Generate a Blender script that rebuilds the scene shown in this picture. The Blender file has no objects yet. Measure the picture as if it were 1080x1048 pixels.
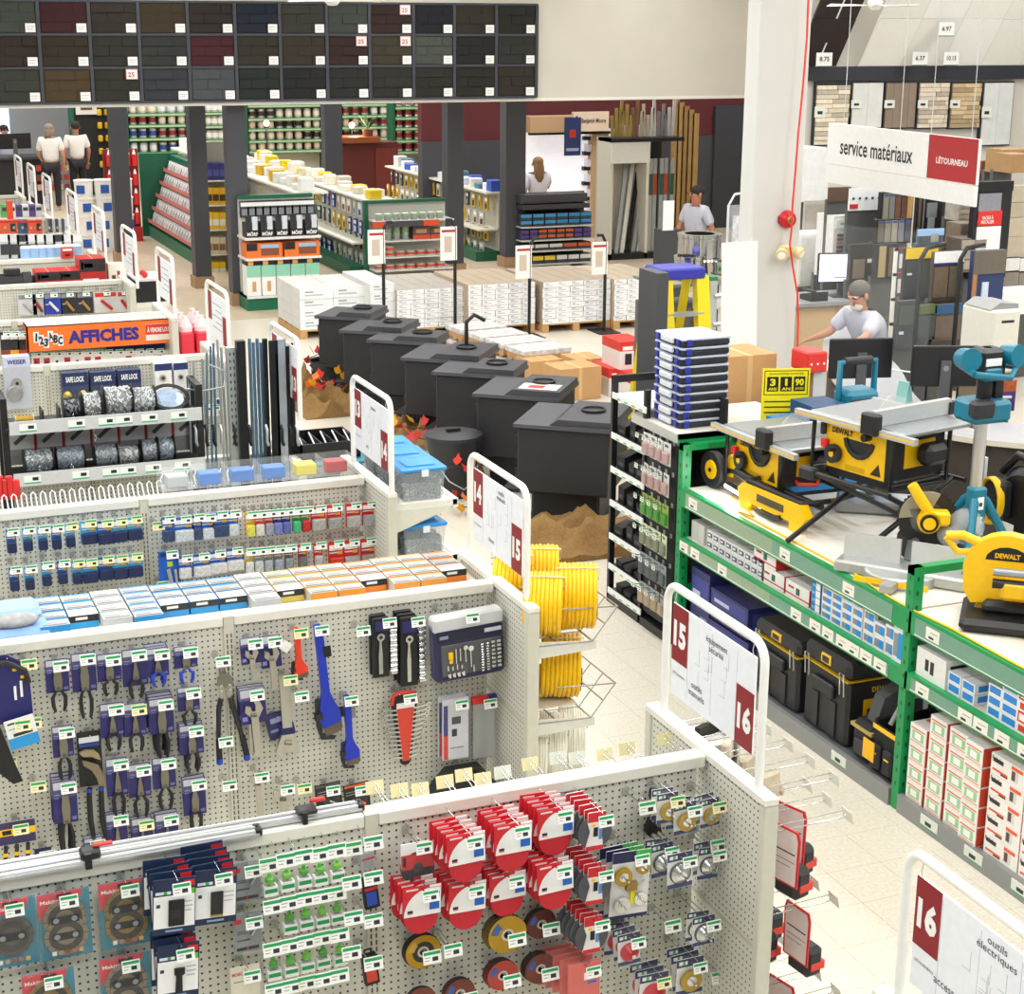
import bpy,bmesh,math,random
from mathutils import Vector,Matrix
random.seed(11)
SC = bpy.context.scene
COL = SC.collection
PI = math.pi
F_PX,YAW,PITCH,ROLL,CAM_H = 1790.0,0.391808,0.27895,0.0069374,4.0
_cy,_sy,_cp,_sp = math.cos(YAW),math.sin(YAW),math.cos(PITCH),math.sin(PITCH)
FWD = Vector((_sy*_cp,_cy*_cp,-_sp))
_r = Vector((_cy,-_sy,0)); _u = _r.cross(FWD)
RIGHT = math.cos(ROLL)*_r + math.sin(ROLL)*_u
UP = -math.sin(ROLL)*_r + math.cos(ROLL)*_u
cam_data = bpy.data.cameras.new('camera')
cam_data.sensor_fit = 'HORIZONTAL'; cam_data.sensor_width = 36.0
cam_data.lens = 36.0*F_PX/1080.0
cam_data.clip_end = 200
cam = bpy.data.objects.new('camera',cam_data)
COL.objects.link(cam)
m = Matrix((RIGHT,UP,-FWD)).transposed().to_4x4()
m.translation = Vector((0,0,CAM_H))
cam.matrix_world = m
SC.camera = cam
SC.view_settings.view_transform = 'Standard'
SC.view_settings.look = 'None'
SC.view_settings.gamma = 1.0
SC.view_settings.use_curve_mapping = False
SC.view_settings.exposure = 0.0
w = bpy.data.worlds.new('store_ambient'); SC.world = w
w.use_nodes = True
w.node_tree.nodes['Background'].inputs[0].default_value = (0.97,0.985,1.0,1)
w.node_tree.nodes['Background'].inputs[1].default_value = 0.33
CEIL_Z = 5.4
LAMP_SPOTS = [(x,y) for x in (-3.0,0.6,4.2,7.8,11.4,15.0) for y in (1.5,6.5,11.5,16.5,20.6)] + \
             [(x,y) for x in (0.6,4.6,8.6,12.6,16.6) for y in (26.5,31.5,36.2)]
LAMP_POWER = 90
for lx,ly in LAMP_SPOTS:
    ld = bpy.data.lights.new('tube_light','AREA'); ld.shape = 'RECTANGLE'
    ld.size = 0.45; ld.size_y = 3.6; ld.energy = LAMP_POWER*(1.25 if ly > 22 else (.45 if ly > 20 else 1.))  # the weaker row in front of the fascia is added to brighten it
    ld.color = (0.98,0.99,1.0)
    lo = bpy.data.objects.new('tube_light',ld); COL.objects.link(lo)
    lo.location = (lx,ly,CEIL_Z-0.13)
def px(x,y,X=None,Y=None,Z=None):
    """the point of the place seen at photo pixel (x, y) on the plane X=, Y= or Z="""
    d = FWD + RIGHT*((x-540)/F_PX) + UP*((524-y)/F_PX)
    t = X/d.x if X is not None else (Y/d.y if Y is not None else (Z-CAM_H)/d.z)
    return Vector((0,0,CAM_H)) + d*t
def lin(h):
    h = h.lstrip('#')
    o = []
    for i in (0,2,4):
        c = int(h[i:i+2],16)/255
        o.append(c/12.92 if c <= .04045 else ((c+.055)/1.055)**2.4)
    return (*o,1)
_MC = {}
def M(h,r=.5,me=0.,var=.03,scale=30.,emit=0.,alpha=1.,bump=0.,trans=0.):
    key = (h,r,me,var,scale,emit,alpha,bump,trans)
    if key in _MC: return _MC[key]
    mt = bpy.data.materials.new('mat_'+h.strip('#')); mt.use_nodes = True
    nt = mt.node_tree; b = nt.nodes['Principled BSDF']
    c = lin(h)
    b.inputs['Roughness'].default_value = r
    b.inputs['Metallic'].default_value = me
    if var > 0 and not emit and alpha == 1:
        tc = nt.nodes.new('ShaderNodeTexCoord'); no = nt.nodes.new('ShaderNodeTexNoise')
        no.inputs['Scale'].default_value = scale; no.inputs['Detail'].default_value = 2
        mx = nt.nodes.new('ShaderNodeMix'); mx.data_type = 'RGBA'
        mx.inputs[6].default_value = tuple(min(1,k*(1-var*2)) for k in c[:3])+(1,)
        mx.inputs[7].default_value = tuple(min(1,k*(1+var*2)) for k in c[:3])+(1,)
        nt.links.new(tc.outputs['Object'],no.inputs['Vector'])
        nt.links.new(no.outputs['Fac'],mx.inputs[0])
        nt.links.new(mx.outputs[2],b.inputs['Base Color'])
        if bump:
            bp = nt.nodes.new('ShaderNodeBump'); bp.inputs['Strength'].default_value = bump
            nt.links.new(no.outputs['Fac'],bp.inputs['Height']); nt.links.new(bp.outputs[0],b.inputs['Normal'])
    else:
        b.inputs['Base Color'].default_value = c
    if emit:
        b.inputs['Emission Color'].default_value = c; b.inputs['Emission Strength'].default_value = emit
    if alpha < 1: b.inputs['Alpha'].default_value = alpha
    if trans: b.inputs['Transmission Weight'].default_value = trans
    _MC[key] = mt
    return mt
def peg_material(h,pitch=.0254,hole=.0042):
    """painted steel pegboard: dark round holes on a square pitch"""
    mt = bpy.data.materials.new('pegboard'); mt.use_nodes = True
    nt = mt.node_tree; b = nt.nodes['Principled BSDF']; b.inputs['Roughness'].default_value = .45
    N = nt.nodes.new; L = nt.links.new
    tc = N('ShaderNodeTexCoord'); sc = N('ShaderNodeVectorMath'); sc.operation = 'SCALE'; sc.inputs['Scale'].default_value = 1/pitch
    fr = N('ShaderNodeVectorMath'); fr.operation = 'FRACTION'
    su = N('ShaderNodeVectorMath'); su.operation = 'SUBTRACT'; su.inputs[1].default_value = (.5,.5,.5)
    ln = N('ShaderNodeVectorMath'); ln.operation = 'LENGTH'
    cl = N('ShaderNodeMath'); cl.operation = 'LESS_THAN'; cl.inputs[1].default_value = hole/pitch
    mu = N('ShaderNodeVectorMath'); mu.operation = 'MULTIPLY'
    ge = N('ShaderNodeNewGeometry'); ab = N('ShaderNodeVectorMath'); ab.operation = 'ABSOLUTE'
    inv = N('ShaderNodeVectorMath'); inv.operation = 'SUBTRACT'; inv.inputs[0].default_value = (1,1,1)
    L(tc.outputs['Object'],sc.inputs[0]); L(sc.outputs[0],fr.inputs[0]); L(fr.outputs[0],su.inputs[0])
    L(ge.outputs['True Normal'],ab.inputs[0]); L(ab.outputs[0],inv.inputs[1])
    L(su.outputs[0],mu.inputs[0]); L(inv.outputs[0],mu.inputs[1]); L(mu.outputs[0],ln.inputs[0])
    L(ln.outputs['Value'],cl.inputs[0])
    mx = N('ShaderNodeMix'); mx.data_type = 'RGBA'; mx.inputs[6].default_value = lin(h); mx.inputs[7].default_value = lin('#3a372f')
    L(cl.outputs[0],mx.inputs[0]); L(mx.outputs[2],b.inputs['Base Color'])
    return mt
class MB:
    """collects shapes; build() links them as one mesh object"""
    def __init__(s): s.v = []; s.f = []; s.fm = []; s.sm = []; s.mats = []; s.M = None
    def mi(s,m):
        if isinstance(m,str): m = M(m)
        if m not in s.mats: s.mats.append(m)
        return s.mats.index(m)
    def add(s,vs,fs,m,smooth=False):
        o = len(s.v); k = s.mi(m)
        if s.M is not None: vs = [s.M @ Vector(p) for p in vs]
        s.v += [tuple(p) for p in vs]
        for f in fs: s.f.append([i+o for i in f]); s.fm.append(k); s.sm.append(smooth)
        return s
    def box(s,a,b,m):
        x0,y0,z0 = a; x1,y1,z1 = b
        vs = [(x0,y0,z0),(x1,y0,z0),(x1,y1,z0),(x0,y1,z0),(x0,y0,z1),(x1,y0,z1),(x1,y1,z1),(x0,y1,z1)]
        return s.add(vs,[(0,3,2,1),(4,5,6,7),(0,1,5,4),(1,2,6,5),(2,3,7,6),(3,0,4,7)],m)
    def cb(s,c,d,m):
        return s.box((c[0]-d[0]/2,c[1]-d[1]/2,c[2]-d[2]/2),(c[0]+d[0]/2,c[1]+d[1]/2,c[2]+d[2]/2),m)
    def cbox(s,a,b,m,c=.01):
        """chamfered box"""
        bm = bmesh.new()
        for sx in (0,1):
            for sy in (0,1):
                for sz in (0,1):
                    p = [(a[0],b[0])[sx],(a[1],b[1])[sy],(a[2],b[2])[sz]]
                    q = [p[i] + (c if (sx,sy,sz)[i] == 0 else -c) for i in range(3)]
                    bm.verts.new((p[0],q[1],q[2])); bm.verts.new((q[0],p[1],q[2])); bm.verts.new((q[0],q[1],p[2]))
        bmesh.ops.convex_hull(bm,input=bm.verts)
        bm.verts.index_update()
        vs = [tuple(v.co) for v in bm.verts]; fs = [[v.index for v in f.verts] for f in bm.faces]
        bm.free()
        return s.add(vs,fs,m)
    def hull(s,pts,m,smooth=False):
        bm = bmesh.new()
        for p in pts: bm.verts.new(p)
        r = bmesh.ops.convex_hull(bm,input=bm.verts)
        bmesh.ops.delete(bm,geom=[g for g in r['geom_unused'] if isinstance(g,bmesh.types.BMVert)] if r['geom_unused'] else [],context='VERTS')
        bm.verts.index_update()
        vs = [tuple(v.co) for v in bm.verts]; fs = [[v.index for v in f.verts] for f in bm.faces]
        bm.free()
        return s.add(vs,fs,m,smooth)
    def quad(s,pts,m): return s.add(pts,[tuple(range(len(pts)))],m)
    def cyl(s,p0,p1,r,m,n=12,r1=None,caps=True,smooth=True):
        p0 = Vector(p0); p1 = Vector(p1); r1 = r if r1 is None else r1
        ax = (p1-p0).normalized(); t = Vector((0,0,1)) if abs(ax.z) < .9 else Vector((1,0,0))
        e1 = ax.cross(t).normalized(); e2 = ax.cross(e1)
        vs = []
        for i in range(n):
            d = e1*math.cos(2*PI*i/n) + e2*math.sin(2*PI*i/n)
            vs.append(p0+d*r); vs.append(p1+d*r1)
        s.add(vs,[(2*i,2*((i+1) % n),2*((i+1) % n)+1,2*i+1) for i in range(n)],m,smooth)
        if caps:
            s.add([vs[2*i] for i in range(n)],[tuple(range(n-1,-1,-1))],m)
            s.add([vs[2*i+1] for i in range(n)],[tuple(range(n))],m)
        return s
    def tube(s,pts,r,m,n=8,closed=False):
        P = [Vector(p) for p in pts]; k = len(P); vs = []
        prev = None
        for i in range(k):
            a = P[(i-1) % k] if (closed or i > 0) else P[i]
            b = P[(i+1) % k] if (closed or i < k-1) else P[i]
            t = (b-a).normalized() if (b-a).length > 1e-9 else Vector((0,0,1))
            if prev is None:
                q = Vector((0,0,1)) if abs(t.z) < .9 else Vector((1,0,0)); e1 = t.cross(q).normalized()
            else:
                e1 = (prev - t*prev.dot(t)); e1 = e1.normalized() if e1.length > 1e-6 else prev
            prev = e1; e2 = t.cross(e1)
            rr = r[i] if isinstance(r,(list,tuple)) else r
            for j in range(n): vs.append(P[i] + (e1*math.cos(2*PI*j/n)+e2*math.sin(2*PI*j/n))*rr)
        fs = []
        for i in range(k if closed else k-1):
            i2 = (i+1) % k
            for j in range(n): fs.append((i*n+j,i*n+(j+1) % n,i2*n+(j+1) % n,i2*n+j))
        s.add(vs,fs,m,True)
        if not closed:
            s.add(vs[:n],[tuple(range(n-1,-1,-1))],m); s.add(vs[-n:],[tuple(range(n))],m)
        return s
    def lathe(s,prof,m,n=16,o=(0,0,0),ax='z',mats=None):
        """prof [(r, h)] turned about an axis through o"""
        def pt(r,h,a):
            c,d = r*math.cos(a),r*math.sin(a)
            return {'z': (o[0]+c,o[1]+d,o[2]+h),'y': (o[0]+c,o[1]+h,o[2]+d),'x': (o[0]+h,o[1]+c,o[2]+d)}[ax]
        vs = [pt(r,h,2*PI*i/n) for r,h in prof for i in range(n)]
        for k in range(len(prof)-1):
            fs = []
            for i in range(n):
                i2 = (i+1) % n
                f = (k*n+i,k*n+i2,(k+1)*n+i2,(k+1)*n+i)
                fs.append(f if ax != 'y' else f[::-1])
            loc = {}
            sub = [vs[q] for q in range(k*n,(k+2)*n)]
            s.add(sub,[tuple(q-k*n for q in f) for f in fs],mats[k] if mats else m,True)
        return s
    def prism(s,poly,h0,h1,m,plane='xz',side=None):
        """polygon poly extruded: plane xz -> along y, xy -> along z, yz -> along x"""
        def p3(a,b,h): return {'xz': (a,h,b),'xy': (a,b,h),'yz': (h,a,b)}[plane]
        n = len(poly); vs = [p3(a,b,h0) for a,b in poly] + [p3(a,b,h1) for a,b in poly]
        s.add(vs,[tuple(range(n)),tuple(range(2*n-1,n-1,-1))],m)
        s.add(vs,[(i,(i+1) % n,(i+1) % n+n,i+n) for i in range(n)],side or m)
        return s
    def ell(s,c,r,m,n=12,k=8):
        rx,ry,rz = r
        vs = [(c[0],c[1],c[2]-rz)]
        for j in range(1,k):
            a = -PI/2+PI*j/k
            for i in range(n):
                t = 2*PI*i/n
                vs.append((c[0]+rx*math.cos(a)*math.cos(t),c[1]+ry*math.cos(a)*math.sin(t),c[2]+rz*math.sin(a)))
        vs.append((c[0],c[1],c[2]+rz)); fs = []
        for i in range(n):
            fs.append((0,1+(i+1) % n,1+i)); e = 1+(k-2)*n
            fs.append((e+i,e+(i+1) % n,len(vs)-1))
            for j in range(k-2): fs.append((1+j*n+i,1+j*n+(i+1) % n,1+(j+1)*n+(i+1) % n,1+(j+1)*n+i))
        return s.add(vs,fs,m,True)
    def mesh(s,name='mesh'):
        me = bpy.data.meshes.new(name); me.from_pydata(s.v,[],s.f)
        for mt in s.mats: me.materials.append(mt)
        me.polygons.foreach_set('material_index',s.fm); me.polygons.foreach_set('use_smooth',s.sm)
        me.update()
        return me
    def build(s,name,parent=None,loc=None,rot=None,**tags):
        return put(name,s.mesh(name),parent,loc,rot,**tags)
def put(name,me,parent=None,loc=None,rot=None,**tags):
    o = bpy.data.objects.new(name,me); COL.objects.link(o)
    if parent is not None: o.parent = parent
    if loc is not None: o.location = loc
    if rot is not None: o.rotation_euler = rot if not isinstance(rot,(int,float)) else (0,0,rot)
    for k,v in tags.items():
        if v is not None: o[k] = v
    return o
def thing(name,label,category,loc=(0,0,0),rz=0.,group=None,rot=None):
    return put(name,None,None,loc,rot if rot is not None else (0,0,rz),label=label,category=category,group=group)
def dup(root,loc,rz=None,label=None,group=None,parent=None,rot=None):
    r = root.copy(); COL.objects.link(r); r.location = loc
    if rz is not None: r.rotation_euler = (0,0,rz)
    if rot is not None: r.rotation_euler = rot
    if parent is not None: r.parent = parent
    if label: r['label'] = label
    if group: r['group'] = group
    for ch in list(root.children):
        c = ch.copy(); COL.objects.link(c); c.parent = r
        for g in ch.children:
            d = g.copy(); COL.objects.link(d); d.parent = c
    return r
_TC = {}
def text(name,st,w,h,mat,parent=None,loc=None,rot=(PI/2,0,0),th=.001,bold=0.,fit=True,**tags):
    """lettering as a thin mesh, centred on loc, w x h metres"""
    key = (st,round(w,4),round(h,4),th,bold,mat.name if not isinstance(mat,str) else mat)
    if key not in _TC:
        cu = bpy.data.curves.new('lettering','FONT'); cu.body = st; cu.size = 1; cu.extrude = 0.0
        cu.offset = bold; cu.resolution_u = 2; cu.space_line = .9; cu.align_x = 'CENTER'
        ob = bpy.data.objects.new('lettering',cu)
        me = bpy.data.meshes.new_from_object(ob)
        bpy.data.objects.remove(ob)
        xs = [v.co.x for v in me.vertices]; ys = [v.co.y for v in me.vertices]
        cx,cy = (min(xs)+max(xs))/2,(min(ys)+max(ys))/2
        sx = w/(max(xs)-min(xs)) if w else h/(max(ys)-min(ys)); sy = h/(max(ys)-min(ys)) if h else sx
        for v in me.vertices: v.co = ((v.co.x-cx)*sx,(v.co.y-cy)*sy,th)
        me.materials.clear(); me.materials.append(M(mat) if isinstance(mat,str) else mat)
        _TC[key] = me
    return put(name,_TC[key],parent,loc,rot,**tags)
ORD = ['first','second','third','fourth','fifth','sixth','seventh','eighth','ninth','tenth','eleventh','twelfth',
       'thirteenth','fourteenth','fifteenth','sixteenth','seventeenth','eighteenth','nineteenth','twentieth']
ORD += [a+'-'+b for a in ('twenty','thirty') for b in ORD[:9]+['last']]
def struct(mb,name,parent=None,**k):
    return mb.build(name,parent,**({} if parent else {'kind': 'structure'}),**k)
WHITE = M('#f4f3ee',.5); STEEL = M('#c9c9c4',.35,.6); CHROME = M('#d8dadb',.18,1.); BLACK = M('#17171a',.45)
ALU = M('#cfd1d2',.3,.8); CREAM = M('#dcdacb',.45); DARKGREY = M('#3c3d42',.5); CHAR = M('#26262a',.5)
YEL = M('#ffc60a',.38); RED = M('#c8202a',.45); NAVY = M('#1d2352',.45); PURP = M('#2b2a72',.4); TEAL = M('#0d7c93',.4)
GREEN = M('#0b8a4c',.4); DKGREEN = M('#0f5f44',.45); CARD = M('#b98a58',.7); KRAFT = M('#c79c69',.7)
PALE = M("#e9e6d6",.5); GLASSY = M("#eef2f5",.08,0,0,30,0,.045); CLEAR = M("#e4e8ec",.12,0,0,30,0,.2)
PAPER = M('#f6f6f4',.6); BLUE = M('#1f6fc4',.4); ORANGE = M('#ee6a1e',.45)
PEG = peg_material('#d3d2c6')
# ================================================================ the setting
def floor_material():
    mt = bpy.data.materials.new('vinyl_floor'); mt.use_nodes = True
    nt = mt.node_tree; b = nt.nodes['Principled BSDF']; N = nt.nodes.new; L = nt.links.new
    tc = N('ShaderNodeTexCoord'); n1 = N('ShaderNodeTexNoise'); n1.inputs['Scale'].default_value = 55; n1.inputs['Detail'].default_value = 5
    n2 = N('ShaderNodeTexNoise'); n2.inputs['Scale'].default_value = 1.3
    r1 = N('ShaderNodeValToRGB'); r1.color_ramp.elements[0].position = .35; r1.color_ramp.elements[1].position = .7
    r1.color_ramp.elements[0].color = lin('#d9d2c3'); r1.color_ramp.elements[1].color = lin('#e9e3d6')
    mx = N('ShaderNodeMix'); mx.data_type = 'RGBA'; mx.blend_type = 'MULTIPLY'; mx.inputs[0].default_value = .35
    r2 = N('ShaderNodeValToRGB'); r2.color_ramp.elements[0].color = lin('#dcd6ca'); r2.color_ramp.elements[1].color = lin('#ffffff')
    L(tc.outputs['Object'],n1.inputs['Vector']); L(tc.outputs['Object'],n2.inputs['Vector'])
    L(n1.outputs['Fac'],r1.inputs[0]); L(n2.outputs['Fac'],r2.inputs[0])
    L(r1.outputs[0],mx.inputs[6]); L(r2.outputs[0],mx.inputs[7]); L(mx.outputs[2],b.inputs['Base Color'])
    b.inputs['Roughness'].default_value = .28
    return mt
FLOOR = floor_material()
floor = struct(MB().box((-7,-3,-.12),(24,44,-.003),FLOOR),'floor')
tile_me = MB().box((.0008,.0008,-.003),(.3040,.3040,0),FLOOR).mesh('floor_tile')
for i in range(8):
    for j in range(30):
        put('floor_tile',tile_me,floor,(2.72+i*.3048,3.2+j*.3048,0))
struct(MB().box((-7,22.2,-.003),(24,44,.001),M('#c8b7a0',.35,0,.08,6)),'floor_paint_department')
struct(MB().box((-7,-3,CEIL_Z),(24,44,CEIL_Z+.1),M('#e6e4dc',.8)),'ceiling')
WALLB = M('#d8d3c6',.75,0,.03,2)
struct(MB().box((-5,23.0,2.80),(13.4,23.25,CEIL_Z),WALLB),'wall_fascia')
struct(MB().box((-5,22.985,2.755),(13.4,23.27,2.80),M('#efece4',.6)),'trim_1')
struct(MB().box((-7,41.5,0),(24,41.7,CEIL_Z),M('#5a5c60',.8)),'wall_back')
struct(MB().box((10.2,29.0,1.75),(20,29.2,CEIL_Z),M('#5d2226',.75)),'wall_red_upper')
struct(MB().box((10.2,28.98,0),(20,29.2,1.75),M('#46464b',.7)),'wall_grey_lower')
struct(MB().box((12.1,20.0,0),(23,20.2,CEIL_Z),M('#cfcac0',.75,0,.03,2)),'wall_right')
for i,(xl,xr,yy) in enumerate(((115,133,28.0),(199,216,25.0),(238.5,258.5,23.3),(342,360,30.0),(472,489,25.0),(534,555,25.4))):
    a = px(xl,112,Y=yy); b_ = px(xr,112,Y=yy)
    o = struct(MB().box((a.x,yy,.0),(b_.x,yy+.26,3.2),M('#4a4b52',.5,.2)),'pillar')
    struct(MB().box((a.x-.03,yy-.03,0),(b_.x+.03,yy+.29,.17),M('#a98a68',.6)),'pillar_base',o)
colX0,colX1,colY = 6.42,6.84,10.95
col = struct(MB().cbox((colX0,colY,0),(colX1,colY+.2,CEIL_Z),M('#d3d3cf',.6,0,.012,3),.012),'column')
p = px(829,231,Y=colY)
bell = thing('alarm_bell','red round fire alarm bell mounted on the white column','alarm bell',(p.x,colY,p.z))
MB().lathe([(0,-.075),(.012,-.075),(.03,-.068),(.055,-.055),(.066,-.03),(.069,-.012),(.06,0),(0,0)],M('#c4161e',.25),20,ax='y').build('bell_dome',bell)
MB().lathe([(0,-.082),(.022,-.08),(.03,-.07),(.03,-.066)],M('#a88a50',.35,.5),14,ax='y').build('gong_plate',bell,label='brass centre plate')
MB().cyl((0,-.088,0),(0,-.078,0),.006,BLACK,8).build('bolt',bell)
MB().cbox((-.075,-.03,-.03),(.03,0,.03),M('#9c1218',.4),.008).build('back_box',bell)
p = px(826,264,Y=colY)
fl = thing('emergency_lamp','yellowed twin emergency lamp on the column below the red bell','lamp',(p.x,colY,p.z))
YL = M('#dccf9a',.5)
MB().cbox((-.05,-.05,-.05),(.06,0,.04),YL,.01).build('body',fl)
for sx,nm in ((-1,'lamp_head'),(1,'lamp_head')):
    h_ = MB().lathe([(0,0),(.03,0),(.045,.03),(.046,.07),(0,.071)],YL,12,ax='z')
    o = h_.build(nm,fl,(sx*.055+.01,-.05,0),(PI/2+.3,0,sx*.5))
    MB().lathe([(0,.074),(.03,.072)],PAPER,12).build('lens',o)
pts = [px(x,y,Y=colY-.1) for x,y in ((853,-12),(851,40),(847,90),(842,140),(839,180),(836,215),(835,240),(833,258),(836,280),(841,310),(842,340),(841,368),(843,392),(848,420))]
MB().tube(pts,.0075,M('#e23b30',.45),8).build('red_cable',label='red cable hanging down the white column',category='cable')
def fan(x,y,Y,span,label):
    p = px(x,y,Y=Y)
    t = thing('ceiling_fan',label,'fan',p)
    MB().lathe([(0,-.05),(.05,-.045),(.08,-.01),(.09,.04),(.05,.09),(0,.09)],WHITE,14).build('motor_housing',t)
    MB().cyl((0,0,.05),(0,0,CEIL_Z-p.z),.012,WHITE,8).build('downrod',t)
    for k in range(3):
        a = .05+k*2*PI/3
        b = MB(); b.M = Matrix.Rotation(a,4,'Z')
        b.add([(.08,-.045,.0),(span/2,-.06,.012),(span/2,.06,-.012),(.08,.045,-.0),(.08,-.045,.008),(span/2,-.06,.02),(span/2,.06,-.004),(.08,.045,.008)],
              [(0,3,2,1),(4,5,6,7),(0,1,5,4),(1,2,6,5),(2,3,7,6),(3,0,4,7)],WHITE)
        b.build('blade',t)
fan(350.5,1,18.0,1.15,'white ceiling fan above the dark shingle sample board')
fan(923,6,17.2,1.15,'white ceiling fan above the sloped ceiling tile display')
fx = MB().box((-.25,-1.85,0),(.25,1.85,.12),M('#e8e8e4',.6)).mesh('housing')
fd = MB().box((-.23,-1.8,-.004),(.23,1.8,0),M('#fffdf6',.5,0,0,30,3.)).mesh('diffuser')
for k,(lx,ly) in enumerate(LAMP_SPOTS):  # includes housings for the lamp row added to brighten the fascia
    t = thing('ceiling_light','white tube fixture on the ceiling, %s from the left in the %s row' % (ORD[sorted({q[0] for q in LAMP_SPOTS if q[1] == ly}).index(lx)],ORD[sorted({q[1] for q in LAMP_SPOTS}).index(ly)]),'ceiling light',(lx,ly,CEIL_Z-.12),0,'ceiling tube fixtures')
    put('housing',fx,t); put('diffuser',fd,t)
SB_X0,SB_X1,SB_Z0,SB_Z1,SB_Y = -.9,9.82,2.815,4.085,22.985
board = thing('shingle_display_board','wide dark board of roof shingle samples mounted along the beige fascia','display board',(0,0,0))
MB().box((SB_X0,SB_Y-.03,SB_Z0),(SB_X1,SB_Y+.015,SB_Z1),M('#26272b',.6)).build('backing_board',board)
cols_px = [-14,42,95.3,147,198.5,248,295,344,389,435,478,522,564.5]
rows_z = [SB_Z1,SB_Z1-.415,SB_Z1-.83,SB_Z0]
edges = [px(c,60,Y=SB_Y).x for c in cols_px]
frame_mb = MB()
for e in edges + [SB_X0+.01]:
    MB().box((e-.022,SB_Y-.06,SB_Z0),(e+.022,SB_Y-.03,SB_Z1),M('#3d3f48',.5)).build('frame_bar',board)
for z in rows_z:
    MB().box((SB_X0,SB_Y-.055,z-.015),(SB_X1,SB_Y-.03,z+.015),M('#3d3f48',.5)).build('frame_bar',board)
SHC = [['#4f554c','#4a2023','#3a342c','#473b29','#352d27','#232a3c','#43423a','#4c524d','#39251f','#1e2029','#39352c','#2f2d29'],
       ['#3b2f26','#3d3226','#38362f','#3b3d3a','#54222a','#3d382e','#43392c','#3d2722','#4a4332','#586056','#26272a','#363a36'],
       ['#45483f','#5a4a2e','#38382f','#40454a','#5a6065','#28332f','#27292b','#303130','#35352f','#323029','#2e2c26','#39342a']]
tag_me = MB().box((-.062,-.006,-.055),(.062,0,.055),PAPER).box((-.045,-.0065,.01),(.045,-.006,.018),M('#b9b9b6')).box((-.045,-.0065,-.02),(.03,-.006,-.012),M('#b9b9b6')).mesh('price_tag')
redtag = MB().box((-.075,-.006,-.065),(.075,0,.065),M('#e9b9b4')).box((-.066,-.0065,-.056),(.066,-.006,.052),PAPER).mesh('red_price_tag')
for r in range(3):
    for c in range(12):
        x0,x1 = edges[c]+.03,edges[c+1]-.03; z0,z1 = rows_z[r+1]+.022,rows_z[r]-.022
        if c == 0: x0 = max(x0,SB_X0+.03)
        hx = '#%02x%02x%02x' % tuple(int(int(SHC[r][c][j:j+2],16)*.78) for j in (1,3,5))
        pan = MB().box((x0,SB_Y-.038,z0),(x1,SB_Y-.03,z1),M(hx,.9,0,.12,60)).build('sample_panel',board)
        hc = (z1-z0)/3
        for q in range(3):
            off = (.5 if q % 2 else .0)*.42+random.uniform(0,.05)
            zz = z1-q*hc; xs = [x0]; k = x0+.42-off if off else x0+.42
            while k < x1-.1: xs.append(k); k += .42
            xs.append(x1)
            for a,b in zip(xs[:-1],xs[1:]):
                t_ = random.choice((-.006,0,.005)); v = random.choice((.09,.14,.2))
                MB().add([(a+.004,SB_Y-.044,zz),(b-.004,SB_Y-.044,zz),(b-.004,SB_Y-.05+t_,zz-hc+.005),(a+.004,SB_Y-.05+t_,zz-hc+.005),
                          (a+.004,SB_Y-.038,zz),(b-.004,SB_Y-.038,zz),(b-.004,SB_Y-.038,zz-hc+.005),(a+.004,SB_Y-.038,zz-hc+.005)],
                         [(0,3,2,1),(0,1,5,4),(2,3,7,6),(0,4,7,3),(1,2,6,5)],M(hx,.92,0,v,45)).build('shingle',pan)
        put('price_tag',tag_me,pan,(x1-.07,SB_Y-.056,z0+.06))
        if (r,c) in ((0,8),(1,7),(1,8),(2,2)):
            o = put('red_price_tag',redtag,pan,(x1-.09,SB_Y-.057,z1-.06))
            text('price_lettering','25',.085,.06,'#c8242a',o.parent,(x1-.1,SB_Y-.065,z1-.065),bold=.02)
# ================================================================ gondolas
GX = 2.76           # plane of the end panels (the cross aisle)
GZ = 1.49           # top of the gondolas
CAP = M('#e8e6db',.4); UPR = M('#cfcdbd',.45); SLOT = M('#55524a')
_hk = {}
def hook_mesh(L,double=False):
    k = (round(L,2),double)
    if k not in _hk:
        b = MB()
        b.box((-.012,-.004,-.016),(.012,0,.012),M('#b4b6ae',.4,.4))
        b.tube([(0,-.002,0),(0,-L*.5,.001),(0,-L+.01,.004),(0,-L,.012)],.0027,CHROME,6)
        if double: b.tube([(0,-.002,.018),(0,-L,.03)],.002,CHROME,5)
        _hk[k] = b.mesh('peg_hook')
    return _hk[k]
def label_mesh(col):
    b = MB()
    b.box((-.032,-.002,-.045),(.032,0,0),M(col,.5)).box((-.029,-.0028,-.014),(.029,-.002,-.004),M('#1ea05c',.5))
    b.box((0.0,-.0028,-.036),(.02,-.002,-.022),M('#30323c')).box((-.026,-.0028,-.024),(-.006,-.002,-.021),M('#a9aaa4')).box((-.026,-.0028,-.034),(-.01,-.002,-.031),M('#a9aaa4'))
    return b.mesh('price_label')
LAB_W = label_mesh('#f7f8f4'); LAB_Y = label_mesh('#f6ecb8'); LAB_C = label_mesh('#eceee2')
def hook(g,x,y,z,L=.2,lab=LAB_W,double=True,s=1.,rz=0):
    """a peg hook on gondola g at board point (x, y, z), its price label at the tip"""
    h = put('peg_hook',hook_mesh(L,double),g,(x,y,z),(0,0,rz))
    if lab is not None:
        o = put('price_label',lab,h,(.012*s,-L-.002,.022),(-.25,0,0)); o.scale = (s,1,s)
    return h
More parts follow.
